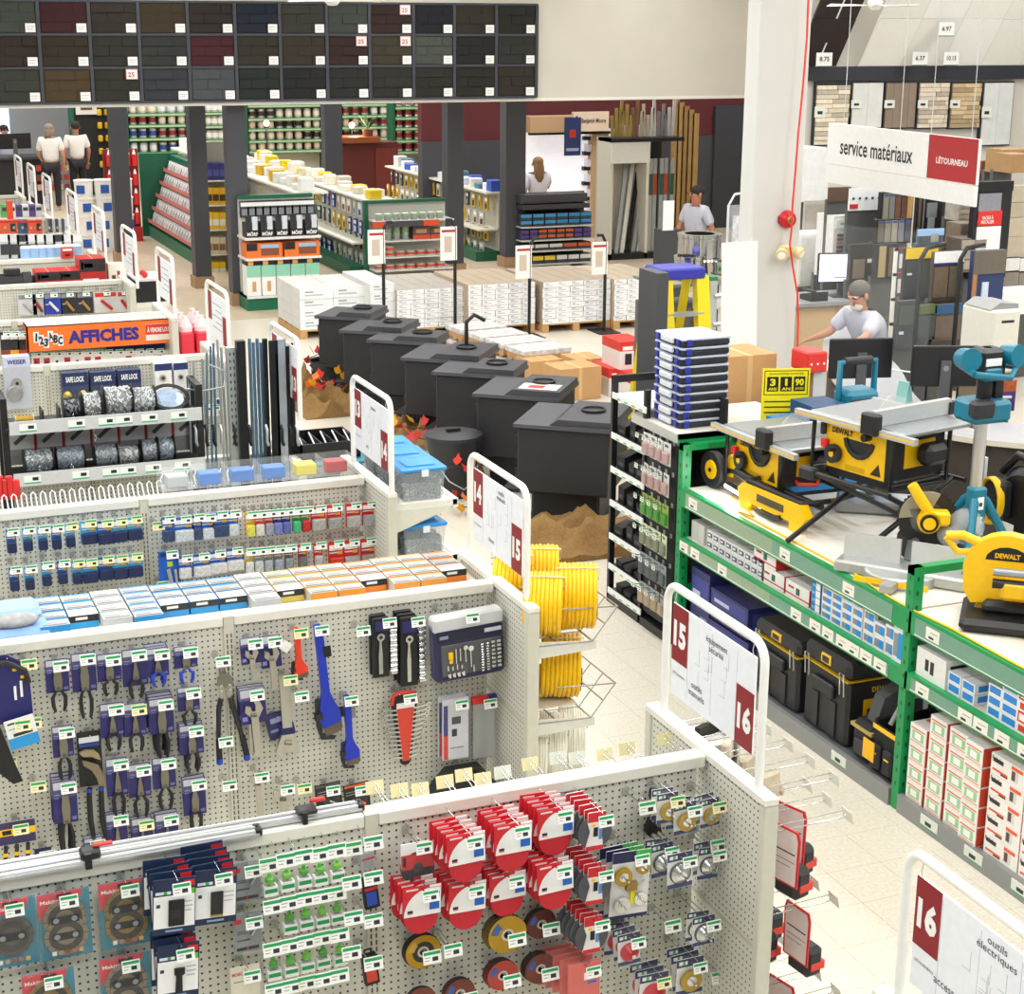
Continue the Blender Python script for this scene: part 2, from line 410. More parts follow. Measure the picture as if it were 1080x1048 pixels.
def make_gondola(yc,label,x0=-2.4,z=GZ,top=True,wing=.43,peg_from=.25,detail=True,thick=.045,endpanel=True):
    g = thing('pegboard_gondola',label,'gondola',(0,0,0))
    y0 = yc-thick/2; y1 = yc+thick/2
    x = GX-.04; k = 0
    while x > x0:
        a = max(x-1.22,x0)
        MB().box((a+.02,y0,.1),(x-.02,y1,z-.05),PEG).build('pegboard',g)
        u = MB().box((a-.022,y0-.012,0),(a+.022,y1+.012,z-.002),UPR)
        if detail:
            zz = z-.08
            while zz > z-1.1:
                for sx in (-.009,.009): u.box((a+sx-.003,y0-.0128,zz-.018),(a+sx+.003,y0-.012,zz),SLOT)
                zz -= .0254
        u.build('upright',g)
        MB().cbox((a+.024,y0-.014,z-.045),(x-.024 if k else x+.01,y1+.014,z),CAP,.004).build('top_cap',g)
        MB().box((a+.02,y0-wing+.05,.0),(x-.02,y1+wing-.05,.13),CAP).build('base_deck',g)
        x = a; k += 1
    if endpanel:
        e = MB().box((GX-.02,yc-wing+.02,.02),(GX+.015,yc+wing-.02,z-.02),PEG).build('end_panel',g)
        MB().cbox((GX-.03,yc-wing-.01,0),(GX+.025,yc-wing+.03,z-.01),UPR,.004).build('edge_post',e)
        MB().cbox((GX-.03,yc+wing-.03,0),(GX+.025,yc+wing+.01,z-.01),UPR,.004).build('edge_post',e)
        MB().cbox((GX-.03,yc-wing-.01,z-.02),(GX+.025,yc+wing+.01,z+.012),CAP,.004).build('panel_cap',e)
        MB().box((GX-.026,yc-wing+.02,z-.56),(GX-.02,yc+wing-.02,z-.545),M('#bfbdac')).build('panel_seam',e)
    return g
def sign(yc,left,right,lwords,rwords,label,dets=True,hgt=.51,z=GZ,wing=.345):
    """tube frame standing on the end panel; the board hangs in it and faces the cross aisle (-X is its back)"""
    t = thing('aisle_sign',label,'sign',(GX,yc,z+.01))
    pts = [(0,wing,0),(0,wing,hgt-.07)]
    for a in range(1,6): pts.append((0,wing-.07+.07*math.cos(a*PI/10),hgt-.07+.07*math.sin(a*PI/10)))
    for a in range(0,6): pts.append((0,-wing+.07-.07*math.sin(a*PI/10),hgt-.07+.07*math.cos(a*PI/10)))
    pts.append((0,-wing,0))
    MB().tube(pts,.0155,M('#f3f3ee',.35),10).build('tube_frame',t)
    bz0,bz1,hw = hgt-.41,hgt-.062,wing-.05
    bd = MB().box((-.003,-hw,bz0),(.003,hw,bz1),M('#eceff4',.5)).build('sign_board',t)
    RB = M('#8c2026',.5)
    def plate(ya,yb,za,zb,num):
        o = MB().box((-.0042,ya,za),(-.003,yb,zb),RB).build('number_plate',bd)
        if num: text('number',num,abs(yb-ya)*.78,(zb-za)*.46,'#f4f2f0',bd,(-.0046,(ya+yb)/2,(za+zb)/2),(PI/2,0,-PI/2),.0003,.05)
    pw = hw*2*.2
    plate(hw,hw-pw,bz1-.215,bz1,left); plate(-hw+pw,-hw,bz0,bz0+.215,right)
    LW = M('#23252b')
    if dets:
        for st,yy,zz,w_,h_ in rwords + lwords:
            text('lettering',st,w_,h_,LW,bd,(-.004,yy,bz0+zz),(PI/2,0,-PI/2),.0003,.0)
        ln = MB()
        for yy in (hw-pw-.004,.0,-hw+pw+.004): ln.box((-.0036,yy-.0008,bz0+.02),(-.003,yy+.0008,bz1-.02),M('#c4c8cd'))
        for k in range(9):
            yy = random.uniform(-hw+pw+.02,hw-pw-.05); zz = random.uniform(bz0+.09,bz1-.1)
            ln.box((-.0036,yy,zz),(-.003,yy+.001,zz+.06),M('#a4a7ac')); ln.box((-.0036,yy,zz),(-.003,yy+.035,zz+.001),M('#a4a7ac'))
        ln.build('outline_drawing',bd)
        text('logo_lettering','LÉTOURNEAU',.09,.012,'#4a4c52',bd,(-.004,hw-pw/2,bz1-.26),(PI/2,0,-PI/2),.0003)
    else:
        ln = MB()
        for k in range(5): ln.box((-.0036,-hw*.5,bz1-.08-k*.045),(-.003,hw*.5-.1*(k % 2),bz1-.074-k*.045),M('#8b8e96'))
        ln.build('printed_lines',bd)
    for sy in (-1,1):
        MB().tube([(0,sy*(hw-.02),bz1-.01),(-.006,sy*(hw-.02),bz1+.02),(.0,sy*(hw-.02),hgt-.012)],.002,CHROME,5).build('s_hook',t)
    return t
Y = {'g0': 2.92,'g1': 4.84,'g2': 6.85,'g3': 8.80,'g4': 10.62,'g5': 12.58,'g6': 14.55,'g7': 16.5,'g8': 18.2,'g9': 20.0,'g10': 21.9}
G = {}
G['g1'] = make_gondola(Y['g1'],'nearest pegboard gondola with grinding discs, sanding packs and wire brushes')
G['g2'] = make_gondola(Y['g2'],'pegboard gondola hung with pliers, pipe wrenches and socket sets')
G['g3'] = make_gondola(Y['g3'],'pegboard gondola of small blue and red carded hardware packs')
G['g4'] = make_gondola(Y['g4'],'gondola behind the black chain rack, holding upright metal rods',z=1.2)
G['g5'] = make_gondola(Y['g5'],'pegboard gondola with boxed door locks above the chain rack')
G['g6'] = make_gondola(Y['g6'],'pegboard gondola topped by an orange letter and sign header')
G['g7'] = make_gondola(Y['g7'],'pegboard gondola with red faucet packs behind the orange header',detail=False)
G['g8'] = make_gondola(Y['g8'],'far gondola topped with red pump boxes and blue jars',detail=False)
G['g9'] = make_gondola(Y['g9'],'far gondola with grey battery packs and orange power tools',detail=False)
G['g10'] = make_gondola(Y['g10'],'farthest pegboard gondola before the service desk',detail=False)
sg = sign(Y['g1'],'15','16',[('outils\nmanuels',.1,.075,.115,.055)],[('équipement\nsécurité',-.03,.285,.15,.055)],
     'aisle sign 15 and 16 in a white tube frame on the nearest gondola')
sign(Y['g2'],'14','15',[('clous',.07,.06,.07,.022)],[('outils\nmanuels',-.05,.3,.1,.05)],'aisle sign 14 and 15 in a white tube frame beside yellow hoses')
sign(Y['g3']-.08,'13','14',[('vis',.07,.06,.04,.022)],[('boulons',-.05,.3,.08,.022)],'aisle sign 13 and 14 in a white tube frame beside the nail tubs')
sign(Y['g4']-.07,'12','13',[],[],'white framed aisle sign behind the upright metal rods',False)
sign(Y['g5']-.1,'','',[],[],'white framed aisle sign in front of the pink jugs',False)
sign(Y['g6']-.1,'','',[],[],'white framed aisle sign right of the orange header',False)
for i,(yy,lb) in enumerate(((16.16,'white framed aisle sign beside the black crate display'),(17.9,'white framed aisle sign above the red pump boxes'),(19.75,'white framed aisle sign left of the stacked white pails'),
                              (21.8,'white framed aisle sign just in front of the standing clerks'),(23.3,'narrow white aisle sign second from the left picture edge'),(24.7,'narrow white aisle sign at the far left picture edge'))):
    sign(yy,'','',[],[],lb,False)
for yy,lb in ((23.3,'last but one far gondola end near the service desk'),(24.7,'last far gondola end near the service desk')):
    make_gondola(yy,lb,x0=-1.,detail=False)
p16 = px(960,893,X=GX+.0)
g0 = make_gondola(p16.y-.345,'gondola below the picture edge that carries aisle sign 16',x0=-2.4,z=p16.z-.52)
G['g0'] = g0
sign(p16.y-.345,'16','',[('accessoires\noutils',.1,.06,.17,.06)],[('outils\nélectriques',-.07,.3,.17,.06)],'aisle sign 16 in a white tube frame at the bottom right',z=p16.z-.52)
# ================================================================ products on the nearest gondola
def card_mesh(name,w,h,d,base,prints=(),rad=0.):
    """card hanging from its top centre, printed side to -Y; prints in card fractions (x0, y0, x1, y1, colour), y from the top"""
    b = MB(); b.box((-w/2,-d/2,-h),(w/2,d/2,0),base)
    for k,(x0,y0,x1,y1,c) in enumerate(prints):
        b.box((-w/2+x0*w,-d/2-.0006*(1+k*.3),-y1*h),(-w/2+x1*w,-d/2,-y0*h),c)
    return b
def blister(w,h,d,mat=CLEAR):
    b = MB(); b.cbox((-w/2,-d,-h),(w/2,0,0),mat,min(w,h,d)*.3); return b
def disc(b,c,r,t,m,n=24,hole=0.,face=None,rings=()):
    """a disc facing -Y"""
    x,y,z = c
    b.lathe([(hole,-t/2),(r*.99,-t/2),(r,-t/2+.001),(r,t/2),(hole,t/2)],m,n,c,'y',[face or m,m,m,m])
    for r0,r1,mm,dy in rings: b.lathe([(r0,-t/2-dy),(r1,-t/2-dy)],mm,n,c,'y')
    return b
def stack(root,p,n,dx,dy,dz,labels,tilt=0.):
    """n-1 copies of root behind it"""
    for k in range(1,n):
        dup(root,(p[0]+dx*k+random.uniform(-.002,.002),p[1]+dy*k,p[2]+dz*k+random.uniform(-.003,.003)),
            rot=(0,random.uniform(-tilt,tilt),random.uniform(-.05,.05)),label=labels(k))
y1f = Y['g1']-.024
REDC = M('#cf2430',.45); TEALC = M('#1b7c93',.4)
g1 = G['g1']
def g1hook(p,lab=LAB_W,dbl=True):
    hook(g1,p.x,y1f,p.z-.012,y1f-p.y+.05,lab,dbl,.86)
def blade_pack(x,y,off,kind,label):
    p = px(x,y,Y=y1f-off)
    t = thing('blade_pack',label,'blade pack',p)
    w_,h_ = .155,.225
    c = MB().box((-w_/2,-.002,-h_),(w_/2,.002,0),TEALC)
    c.prism([(-w_/2,0),(w_/2*.75,0),(w_/2*.6,-.035),(-w_/2*.35,-.05),(-w_/2,-.09)],-.0032,-.002,REDC)
    c.box((-.02,-.004,-.02),(.025,-.002,-.008),BLACK)
    c.build('backing_card',t)
    text('brand_lettering','Makita',.055,.013,'#f6e6e4',t,(-.042,-.004,-.028),bold=.02)
    MB().cbox((-w_/2-.008,-.022,-h_-.008),(w_/2+.008,-.004,.01),GLASSY,.007).build('clamshell',t)
    seg = M(('#5f5a52','#8f7646','#8a7f6c')[kind],.35,.25)
    zs = (-.09,-.145) if kind else (-.12,)
    for zz in zs:
        b = MB(); disc(b,(0,-.009 if zz == zs[0] else -.012,zz),.066,.003,seg,28,.0,None,((.03,.052,M('#4c4a45',.4,.4),.0004),(0,.011,M('#9b6b4a',.4),.0008)))
        for a in range(14):
            an = a*2*PI/14; b.M = Matrix.Translation((0,-.014,zz)) @ Matrix.Rotation(an,4,'Y'); b.box((.052,-.0004,-.0006),(.066,.0006,.0006),M('#3a342b')); b.M = None
        o = b.build('blade',t)
        b2 = MB(); b2.box((-.042,-.0155,zz-.012),(.042,-.015,zz+.012),BLACK)
        for sx in (-.027,.027): disc(b2,(sx,-.0158,zz),.009,.001,M('#8f9499',.3),12)
        b2.build('printed_band',o)
    s_ = MB()
    for k in range(5): s_.box((-.045+k*.02,-.0165,-h_+.02),(-.032+k*.02,-.016,-h_+.034),('#e9e5da','#9d9484','#8a4a33','#b0673f','#c7a365')[k])
    s_.build('material_swatches',t)
    g1hook(p)
    return t
blade_pack(9,948,.05,0,'teal and red circular blade pack cut by the left picture edge')
blade_pack(66,939,.05,2,'twin blade pack with white label strip, second from left on nearest gondola')
blade_pack(130,928,.05,1,'twin blade pack third from left in top row of nearest gondola')
blade_pack(50,1024,.09,1,'lower left twin blade pack at the bottom picture edge')
blade_pack(131,1007,.06,2,'twin blade pack directly below the third one from the left')
def tool_pack(x,y,off,n,green,label,blk):
    p = px(x,y,Y=y1f-off)
    t = thing('accessory_pack',label,'accessory pack',p,rot=(0,.06,0))
    c = card_mesh('card',.13,.185,.004,M('#1b2c4c',.45),((.02,.3,.98,.88,PAPER),(.72,.05,.97,.16,REDC),(.06,.22,.42,.27,'#dfe6f0'),(.25,.22,.33,.27,'#39b54a'),(.08,.44,.17,.5,'#2a3358'),(.7,.42,.93,.44,'#b9bcc4'),(.7,.5,.93,.52,'#b9bcc4'),(.7,.58,.9,.6,'#b9bcc4'),(.3,.92,.7,.95,'#8fa6cc')) + (((.8,.2,.97,.29,'#66c430'),) if green else ()))
    c.build('card',t)
    k = MB()
    if blk == 0: k.box((-.018,-.009,-.155),(.03,-.003,-.07),BLACK).box((-.012,-.0095,-.13),(.02,-.009,-.1),CHAR)
    elif blk == 1: k.box((-.016,-.009,-.15),(.022,-.003,-.075),CHAR).box((-.016,-.0094,-.156),(.022,-.003,-.15),M('#b08a3a',.4,.5))
    else: k.prism([(-.012,-.08),(.02,-.08),(.02,-.1),(.012,-.105),(.014,-.16),(-.008,-.16),(-.006,-.105),(-.012,-.1)],-.01,-.003,BLACK)
    k.build('cutter_blade',t)
    g1hook(p)
    stack(t,p,n,-.006,.022,.012,lambda k: label+', '+ORD[k]+' behind the front one',.04)
tool_pack(184,926,.17,4,True,'navy and white oscillating tool pack, left stack',0)
tool_pack(228,916,.15,5,False,'navy and white oscillating tool pack, right stack',1)
tool_pack(188,995,.18,3,True,'navy and white oscillating tool pack, lower stack',2)
for i,(x,y,lb) in enumerate(((259,908,'grey carded bit pack, upper of two beside green router bits'),(260,962,'grey carded bit pack, lower of two beside green router bits'))):
    p = px(x,y,Y=y1f-.07); t = thing('bit_pack',lb,'bit pack',p)
    card_mesh('card',.09,.14,.003,M('#8b8f90',.4),((.04,.14,.3,.26,REDC),(.12,.45,.5,.47,'#4c4f52'),(.12,.5,.5,.52,'#4c4f52'),(.12,.66,.6,.7,'#4c4f52'),(.1,.86,.9,.94,BLACK),(.46,.88,.54,.92,REDC))).build('card',t)
    MB().cyl((.012,-.008,-.078),(.03,-.008,-.05),.005,CHROME,8).cyl((.03,-.008,-.05),(.038,-.008,-.04),.003,CHROME,8).build('router_bit',t)
    MB().cbox((-.05,-.014,-.145),(.05,-.002,.008),GLASSY,.005).build('clamshell',t)
    g1hook(p)
p = px(258,1018,Y=y1f-.08); t = thing('bit_pack','cream carded bit pack with red lettering at the bottom edge','bit pack',p)
card_mesh('card',.095,.15,.003,M('#e7e2cf',.5),((.3,.85,.98,.98,BLUE),(.1,.35,.6,.37,'#8b877a'))).build('card',t)
text('brand_lettering','BOSCH',.045,.011,'#d0232b',t,(-.02,-.0035,-.025),bold=.02); g1hook(p)
def router_bit(x,y,off,kind,label):
    p = px(x,y,Y=y1f-off)
    t = thing('router_bit',label,'router bit',p)
    MB().cbox((-.022,-.016,-.05),(.022,.016,-.004),GLASSY,.006).build('clear_tube',t)
    gm = M(('#5fc238','#7ac943','#4da832')[kind % 3],.35)
    MB().lathe([(0,-.008),(.006,-.008),(.007,-.02),(.015,-.026),(.016,-.036),(.009,-.043),(0,-.044)],gm,10).cyl((0,0,-.044),(0,0,-.06),.004,CHROME,8).build('bit',t)
    MB().box((-.022,-.017,-.082),(.022,.012,-.05),PAPER).box((-.02,-.0176,-.07),(.02,-.017,-.056),M('#2c9a55')).build('base_card',t)
ROWS = [[(283,910),(301,905),(319,901),(336,899),(354,895),(371,893)],[(287,954),(304,950),(321,946),(338,943),(354,940),(370,929)],
        [(287,999),(305,995),(322,991),(339,987),(357,984),(372,966)],[(289,1042),(307,1038),(323,1034),(340,1031),(357,1027),(370,1003)]]
for r,row in enumerate(ROWS):
    for c,(x,y) in enumerate(row):
        p = px(x,y-6,Y=y1f-.14)
        hook(g1,p.x-.012,y1f,p.z-.022,.14,LAB_W if (r+c) % 5 else LAB_C,False)
        if (r,c) in ((1,0),(0,5),(1,5),(2,5),(3,5)): continue
        if r < 3: router_bit(x+1,y+8,.09,r+c,'green router bit in clear tube, '+ORD[c]+' from left in '+ORD[r]+' row')
for k,(x,y) in enumerate(((393,887),(393,924),(393,969),(393,1014))):
    p = px(x,y-6,Y=y1f-.14); hook(g1,p.x-.012,y1f,p.z-.022,.14,LAB_W,False)
for x,y,c,lb in ((386,898,'#9a9c9e','small grey pack hanging above the blue sanding pack'),(388,925,'#2a4fb5','black and blue narrow pack beside the gondola upright'),(388,1006,'#d8412c','black and red narrow pack low beside the gondola upright')):
    p = px(x,y,Y=y1f-.08); t = thing('small_pack',lb,'pack',p,rot=(0,-.12,0))
    card_mesh('card',.05,.11 if 'grey' not in lb else .06,.02,BLACK if 'grey' not in lb else M('#a8a9aa'),((.15,.45,.85,.9,c),(.1,.3,.95,.4,REDC))).build('card',t)
    MB().tube([(-.012,0,0),(-.01,0,.018),(.01,0,.018),(.012,0,0)],.004,BLACK,6).build('hanger',t)
def sand_pack(x,y,off,n,label,w_=.13,h_=.105,grey=False):
    p = px(x,y,Y=y1f-off)
    t = thing('sanding_disc_pack',label,'sanding discs',p,rot=(0,random.uniform(-.05,.05),0))
    dm = M('#c42832',.8) if not grey else M('#55565a',.85)
    if not grey:
        c = MB().box((-w_/2,-.002,-h_),(w_/2,.002,0),REDC)
        arc = [(-w_/2+.004,-h_)] + [(-w_/2+.004+w_*.66*(1-math.cos(a*PI/16)),-h_+h_*.9*math.sin(a*PI/16)) for a in range(1,9)] + [(w_/2,-h_*.1),(w_/2,-h_)]
        c.prism(arc,-.0034,-.002,PAPER)
        c.box((w_*.2,-.004,-.008),(w_/2,-.002,0),PAPER)
        c.box((w_*.2,-.0042,-h_*.84),(w_*.46,-.0034,-h_*.24),M('#2367c9')).box((w_*.25,-.005,-h_*.55),(w_*.4,-.0042,-h_*.42),M('#e8e8ee'))
        c.box((-w_*.38,-.004,-h_*.86),(-w_*.24,-.0034,-h_*.78),BLACK).box((-w_*.38,-.004,-h_*.9),(-w_*.24,-.0034,-h_*.87),REDC)
        c.box((-w_*.42,-.0026,-h_*.12),(-w_*.1,-.002,-h_*.06),M('#f1d6d6'))
        c.build('card',t)
        b = MB(); disc(b,(0,.004,-h_-.01),w_*.45,.006,dm,24); b.build('sanding_disc',t,label='dark red abrasive disc')
    else:
        c = MB().prism([(-.03,0),(.035,0),(.03,-.04),(.022,-.07),(.03,-.13),(-.035,-.13),(-.02,-.07),(-.03,-.04)],-.002,.002,M('#e8e6e2'))
        c.box((-.03,-.003,-.035),(.034,-.002,0),REDC).box((-.034,-.003,-.137),(.029,-.002,-.122),REDC).box((-.008,-.0034,-.088),(.008,-.002,-.055),BLACK).box((.012,-.003,-.1),(.024,-.002,-.045),M('#5a86cf')).box((-.016,-.0034,-.05),(-.002,-.002,-.042),YEL)
        c.build('card',t)
        b = MB(); disc(b,(.0,.004,-.075),.062,.004,dm,24,.008); b.build('sanding_disc',t,label='dark grey abrasive disc')
    g1hook(p)
    stack(t,p,n,-.007,.021,.006,lambda k: label+', '+ORD[k]+' behind front',.05)
sand_pack(491,879,.2,5,'red sanding disc pack, first in the upper row')
sand_pack(541,868,.2,5,'red sanding disc pack, second in the upper row')
sand_pack(586,852,.16,5,'red sanding disc pack, third in the upper row')
sand_pack(445,934,.15,4,'red sanding disc pack, first in the lower row')
sand_pack(493,930,.15,5,'red sanding disc pack, second in the lower row')
sand_pack(535,920,.14,4,'red sanding disc pack, third in the lower row',h_=.095)
sand_pack(585,910,.19,7,'red sanding disc pack, fourth in the lower row')
sand_pack(629,856,.2,6,'narrow grey sanding disc pack, uppermost stack',grey=True)
sand_pack(629,914,.2,6,'narrow grey sanding disc pack, middle stack',grey=True)
sand_pack(625,966,.2,5,'narrow grey sanding disc pack, lowest stack',grey=True)
p = px(438,884,Y=y1f-.1); t = thing('backing_pad_pack','clear pack with black rubber backing pad and red card','backing pad',p)
MB().cbox((-.07,-.012,-.165),(.07,.012,0),GLASSY,.006).build('clear_bag',t)
card_mesh('card',.115,.095,.003,PAPER,((0,.42,1,.98,REDC),(.06,.5,.14,.85,BLACK))).build('card',t,(0.005,-.008,-.01))
b = MB(); disc(b,(.005,-.004,-.1),.058,.012,M('#26262a',.7),24,.0,None,((0,.018,M('#3a3a3e'),.001),)); b.build('rubber_pad',t)
g1hook(p)
p = px(616,1014,Y=y1f-.16); t = thing('abrasive_sheet_pack','clear pack of red abrasive sheets at the bottom edge','abrasive pack',p)
card_mesh('card',.12,.14,.006,M('#e06a60',.4),((.5,.3,.95,.5,PAPER),(.6,.55,.9,.62,BLUE))).build('card',t)
MB().cbox((-.068,-.01,-.15),(.068,.004,.01),GLASSY,.003).build('clear_sleeve',t); g1hook(p)
stack(t,p,5,-.014,.03,.002,lambda k: 'clear pack of red abrasive sheets at the bottom edge, '+ORD[k]+' behind front')
def grind(x,y,r,off,face,lab_c,n,label,rim='#2a2725',ring=None):
    p = px(x,y,Y=y1f-off)
    t = thing('grinding_disc',label,'grinding disc',p)
    b = MB(); disc(b,(0,0,0),r,.007,M(rim,.9),26,.011,M(face,.8),((.011,r*.32,M('#cfcbc2',.4,.3),.001),(.011,r*.2,M('#3a3633',.5),.0016)))
    if ring: b.lathe([(r*.6,-.0046),(r*.97,-.0046)],M(ring,.8),26,(0,0,0),'y')
    b.build('disc',t)
    b = MB(); b.prism([(r*.5*math.cos(a),r*.5*math.sin(a)) for a in (2.2,2.6,3.0)]+[(r*.85*math.cos(a),r*.85*math.sin(a)) for a in (3.0,2.6,2.2)],-.0052,-.0036,M('#3f5fa0') if not ring else M('#c9a23a')); b.build('printed_label',t)
    hook(g1,p.x,y1f,p.z+.008,off+.05,LAB_W,False)
    for k in range(1,n): dup(t,(p.x-.002*k,p.y+.0085*k,p.z-.0008*k),label=label+', '+ORD[k]+' behind the front disc')
grind(446,1003,.064,.06,'#3a3733',0,3,'black and yellow flap disc, leftmost grinding disc',ring='#b98f1c')
grind(535,985,.07,.14,'#b08a1f',0,5,'thick stack of black discs, front one yellow faced')
grind(571,974,.055,.06,'#6a3a2e',0,3,'brown grinding disc right of the yellow faced stack')
grind(530,1028,.057,.08,'#b4493c',0,4,'red and green grinding disc below the yellow faced stack')
grind(570,1021,.058,.07,'#7a4236',0,4,'brown grinding disc with blue label, right of the red one')
grind(485,1047,.055,.06,'#7a4236',0,3,'brown grinding disc cut by the bottom picture edge')
grind(444,1056,.055,.06,'#7a4236',0,2,'lowest left brown grinding disc at the bottom edge')
for x,y in ((477,995),):
    p = px(x,y,Y=y1f-.12); hook(g1,p.x-.012,y1f,p.z-.02,.12,LAB_W,True)
def brush_pack(x,y,off,w_,h_,kind,n,label,lab=LAB_W):
    p = px(x,y,Y=y1f-off)
    t = thing('wire_brush_pack',label,'wire brush',p,rot=(0,random.uniform(-.06,.06),0))
    card_mesh('card',w_,h_,.003,M('#e9e9e6',.45),((0,0,1,.22,NAVY),(.08,.06,.4,.16,'#e8ecf4'),(.22,.06,.32,.16,'#48b848'),(.8,.24,1,.4,'#35b04a'),(0,.88,1,1,M('#22386e')))).build('card',t)
    b = MB(); gold = M('#b99a3c',.4,.7,.25,300)
    zc = -h_*.58; r = min(w_,h_)*.4
    if kind == 'gold':
        disc(b,(0,-.014,zc),r,.012,gold,24,.0,None,((0,r*.45,CHROME,.001),)); b.cyl((0,-.02,zc),(0,-.05,zc),.004,CHROME,8)
    elif kind == 'cup':
        b.lathe([(0,-.03),(r*.35,-.03),(r*.5,-.026),(r,-.01),(r,-.002),(0,-.002)],CHROME,24,(0,0,zc),'y'); b.cyl((0,-.028,zc),(0,-.06,zc),.004,CHROME,8)
        b.lathe([(r*.98,-.012),(r*1.06,-.008),(r*1.06,-.002)],M('#5a5a5c',.5,.5),24,(0,0,zc),'y')
    else:
        b.lathe([(0,-.034),(r*.4,-.034),(r,-.012),(r,-.002),(0,-.002)],M('#c8303a',.3),24,(0,0,zc),'y'); b.cyl((0,-.03,zc),(0,-.042,zc),.008,CHROME,10)
    b.build('brush',t)
    MB().cbox((-w_/2-.004,-.024,-h_-.004),(w_/2+.004,-.002,.016),GLASSY,.004).build('clamshell',t)
    g1hook(p,lab)
    stack(t,p,n,-.004,.032,.004,lambda k: label+', '+ORD[k]+' behind front',.08)
brush_pack(722,846,.16,.085,.115,'gold',2,'gold wire wheel pack, left of two in the top right corner')
brush_pack(748,842,.14,.075,.105,'gold',2,'gold wire wheel pack, right of two in the top right corner',LAB_Y)
brush_pack(704,836,.13,.08,.11,'gold',2,'gold wire wheel pack half hidden behind the left one',LAB_Y)
brush_pack(717,899,.2,.095,.13,'cup',1,'navy carded silver cup brush pack, front of the middle row')
brush_pack(698,889,.12,.085,.125,'cup',2,'silver cup brush pack hanging behind at the left')
brush_pack(748,893,.13,.08,.12,'cup',2,'silver cup brush pack nearest the end panel')
brush_pack(742,966,.2,.085,.11,'cup',2,'silver cup brush pack, third row beside the end panel')
brush_pack(663,984,.17,.085,.12,'red',4,'red knot cup brush pack below the brush set')
brush_pack(728,1010,.18,.105,.14,'gold',3,'large gold wire wheel pack at the lower right')
brush_pack(690,1026,.17,.11,.14,'red',3,'red cup brush pack cut by the bottom picture edge',LAB_Y)
p = px(667,897,Y=y1f-.16); t = thing('brush_set','large white card with four wire brushes and yellow key','brush set',p,rot=(0,.05,0))
card_mesh('card',.145,.25,.004,M('#e4e3e0',.45),((0,0,.6,.16,NAVY),(.6,0,1,.2,M('#3cb54a')),(0,.95,1,1,NAVY))).build('card',t)
for sx,zz,r,g_ in ((-.035,-.085,.033,1),(.038,-.06,.024,1),(-.033,-.19,.03,0),(.036,-.175,.024,0)):
    b = MB(); disc(b,(sx,-.014,zz),r,.012,M('#b99a3c',.4,.7,.25,300) if g_ else CHROME,20,0.,None,((0,r*.5,CHROME,.001),)); b.cyl((sx,-.02,zz),(sx+.002,-.055,zz),.0035,CHROME,8); b.build('wire_brush',t)
MB().box((.0,-.012,-.195),(.016,-.004,-.14),M('#e8dc1e',.4)).build('yellow_key',t)
MB().box((-.02,-.02,-.14),(.02,-.004,-.11),M('#9a7a3a',.5)).cyl((.02,-.012,-.125),(.05,-.012,-.11),.004,CHROME,8).build('brass_block',t)
g1hook(p)
stack(t,p,3,-.012,.03,.0,lambda k: 'large white wire brush set card, '+ORD[k]+' behind the front one',.02)
p = px(690,834,Y=y1f-.03); t = thing('hand_grip','black rubber grip hanging alone beside the wire wheels','tool grip',p)
MB().lathe([(0,.012),(.018,.008),(.02,-.02),(.012,-.04),(.014,-.1),(.016,-.11),(0,-.112)],BLACK,10).build('handle',t)
MB().prism([(-.018,-.1),(.018,-.1),(.03,-.16),(.015,-.15),(.008,-.165),(-.004,-.15),(-.018,-.168),(-.032,-.15)],-.012,.012,BLACK).build('claw',t)
for x,y in ((682,845),(709,970),(757,885),(758,1024)):
    p = px(x,y,Y=y1f-.14); hook(g1,p.x-.012,y1f,p.z-.02,.14,LAB_C,True)
hook(g1,px(695,838,Y=y1f).x,y1f,px(695,838,Y=y1f).z,.12,None)
y1b = Y['g1']+.024
for x,y in ((395,832),(421,835),(443,834),(469,826),(489,819),(509,823),(530,816),(559,807),(588,801),(608,801),(637,797),(661,791),(701,781)):
    p = px(x,y,Y=y1b+.22); L = .22
    h = put('peg_hook',hook_mesh(L,True),g1,(p.x,y1b,p.z),(0,0,PI))
    put('price_label',LAB_Y if x % 2 else LAB_C,h,(-.0,-L-.002,.03),(.25,0,0))
def edge_clamp(xa,xb,dy,dz,label):
    z = GZ+.002+dz; yy = Y['g1']-.01+dy
    a,b_ = px(xa,900,Y=yy).x,px(xb,880,Y=yy).x
    t = thing('clamp_guide',label,'clamp',(0,yy,z))
    bm = MB().box((a,-.022,0),(b_,.022,.02),M('#dfe1e2',.3,.5)).box((a,-.006,.02),(b_,.006,.024),M('#9fa2a4',.4,.5)).box((a,-.03,.004),(b_,-.022,.012),M('#c2c5c7',.3,.6))
    bm.build('aluminium_rail',t)
    MB().cbox((b_-.012,-.026,-.001),(b_+.01,.026,.024),BLACK,.004).build('end_cap',t)
    return t,b_
t,xe = edge_clamp(-60,272,-.022,.0,'long aluminium clamp guide lying on the gondola top, front one')
for xq,lb in ((92,0),):
    xx = px(xq,915,Y=Y['g1']-.03).x
    MB().cbox((xx-.02,-.03,.02),(xx+.04,.02,.05),CHAR,.006).box((xx-.01,-.045,.0),(xx+.01,-.03,.05),BLACK).build('clamp_jaw',t)
    MB().cbox((xx+.02,-.008,.05),(xx+.08,.008,.06),M('#e8322c',.4),.003).build('red_lever',t)
t,xe = edge_clamp(-60,380,.028,.0,'long aluminium clamp guide lying on the gondola top, rear one')
xx = px(318,870,Y=Y['g1']+.02).x
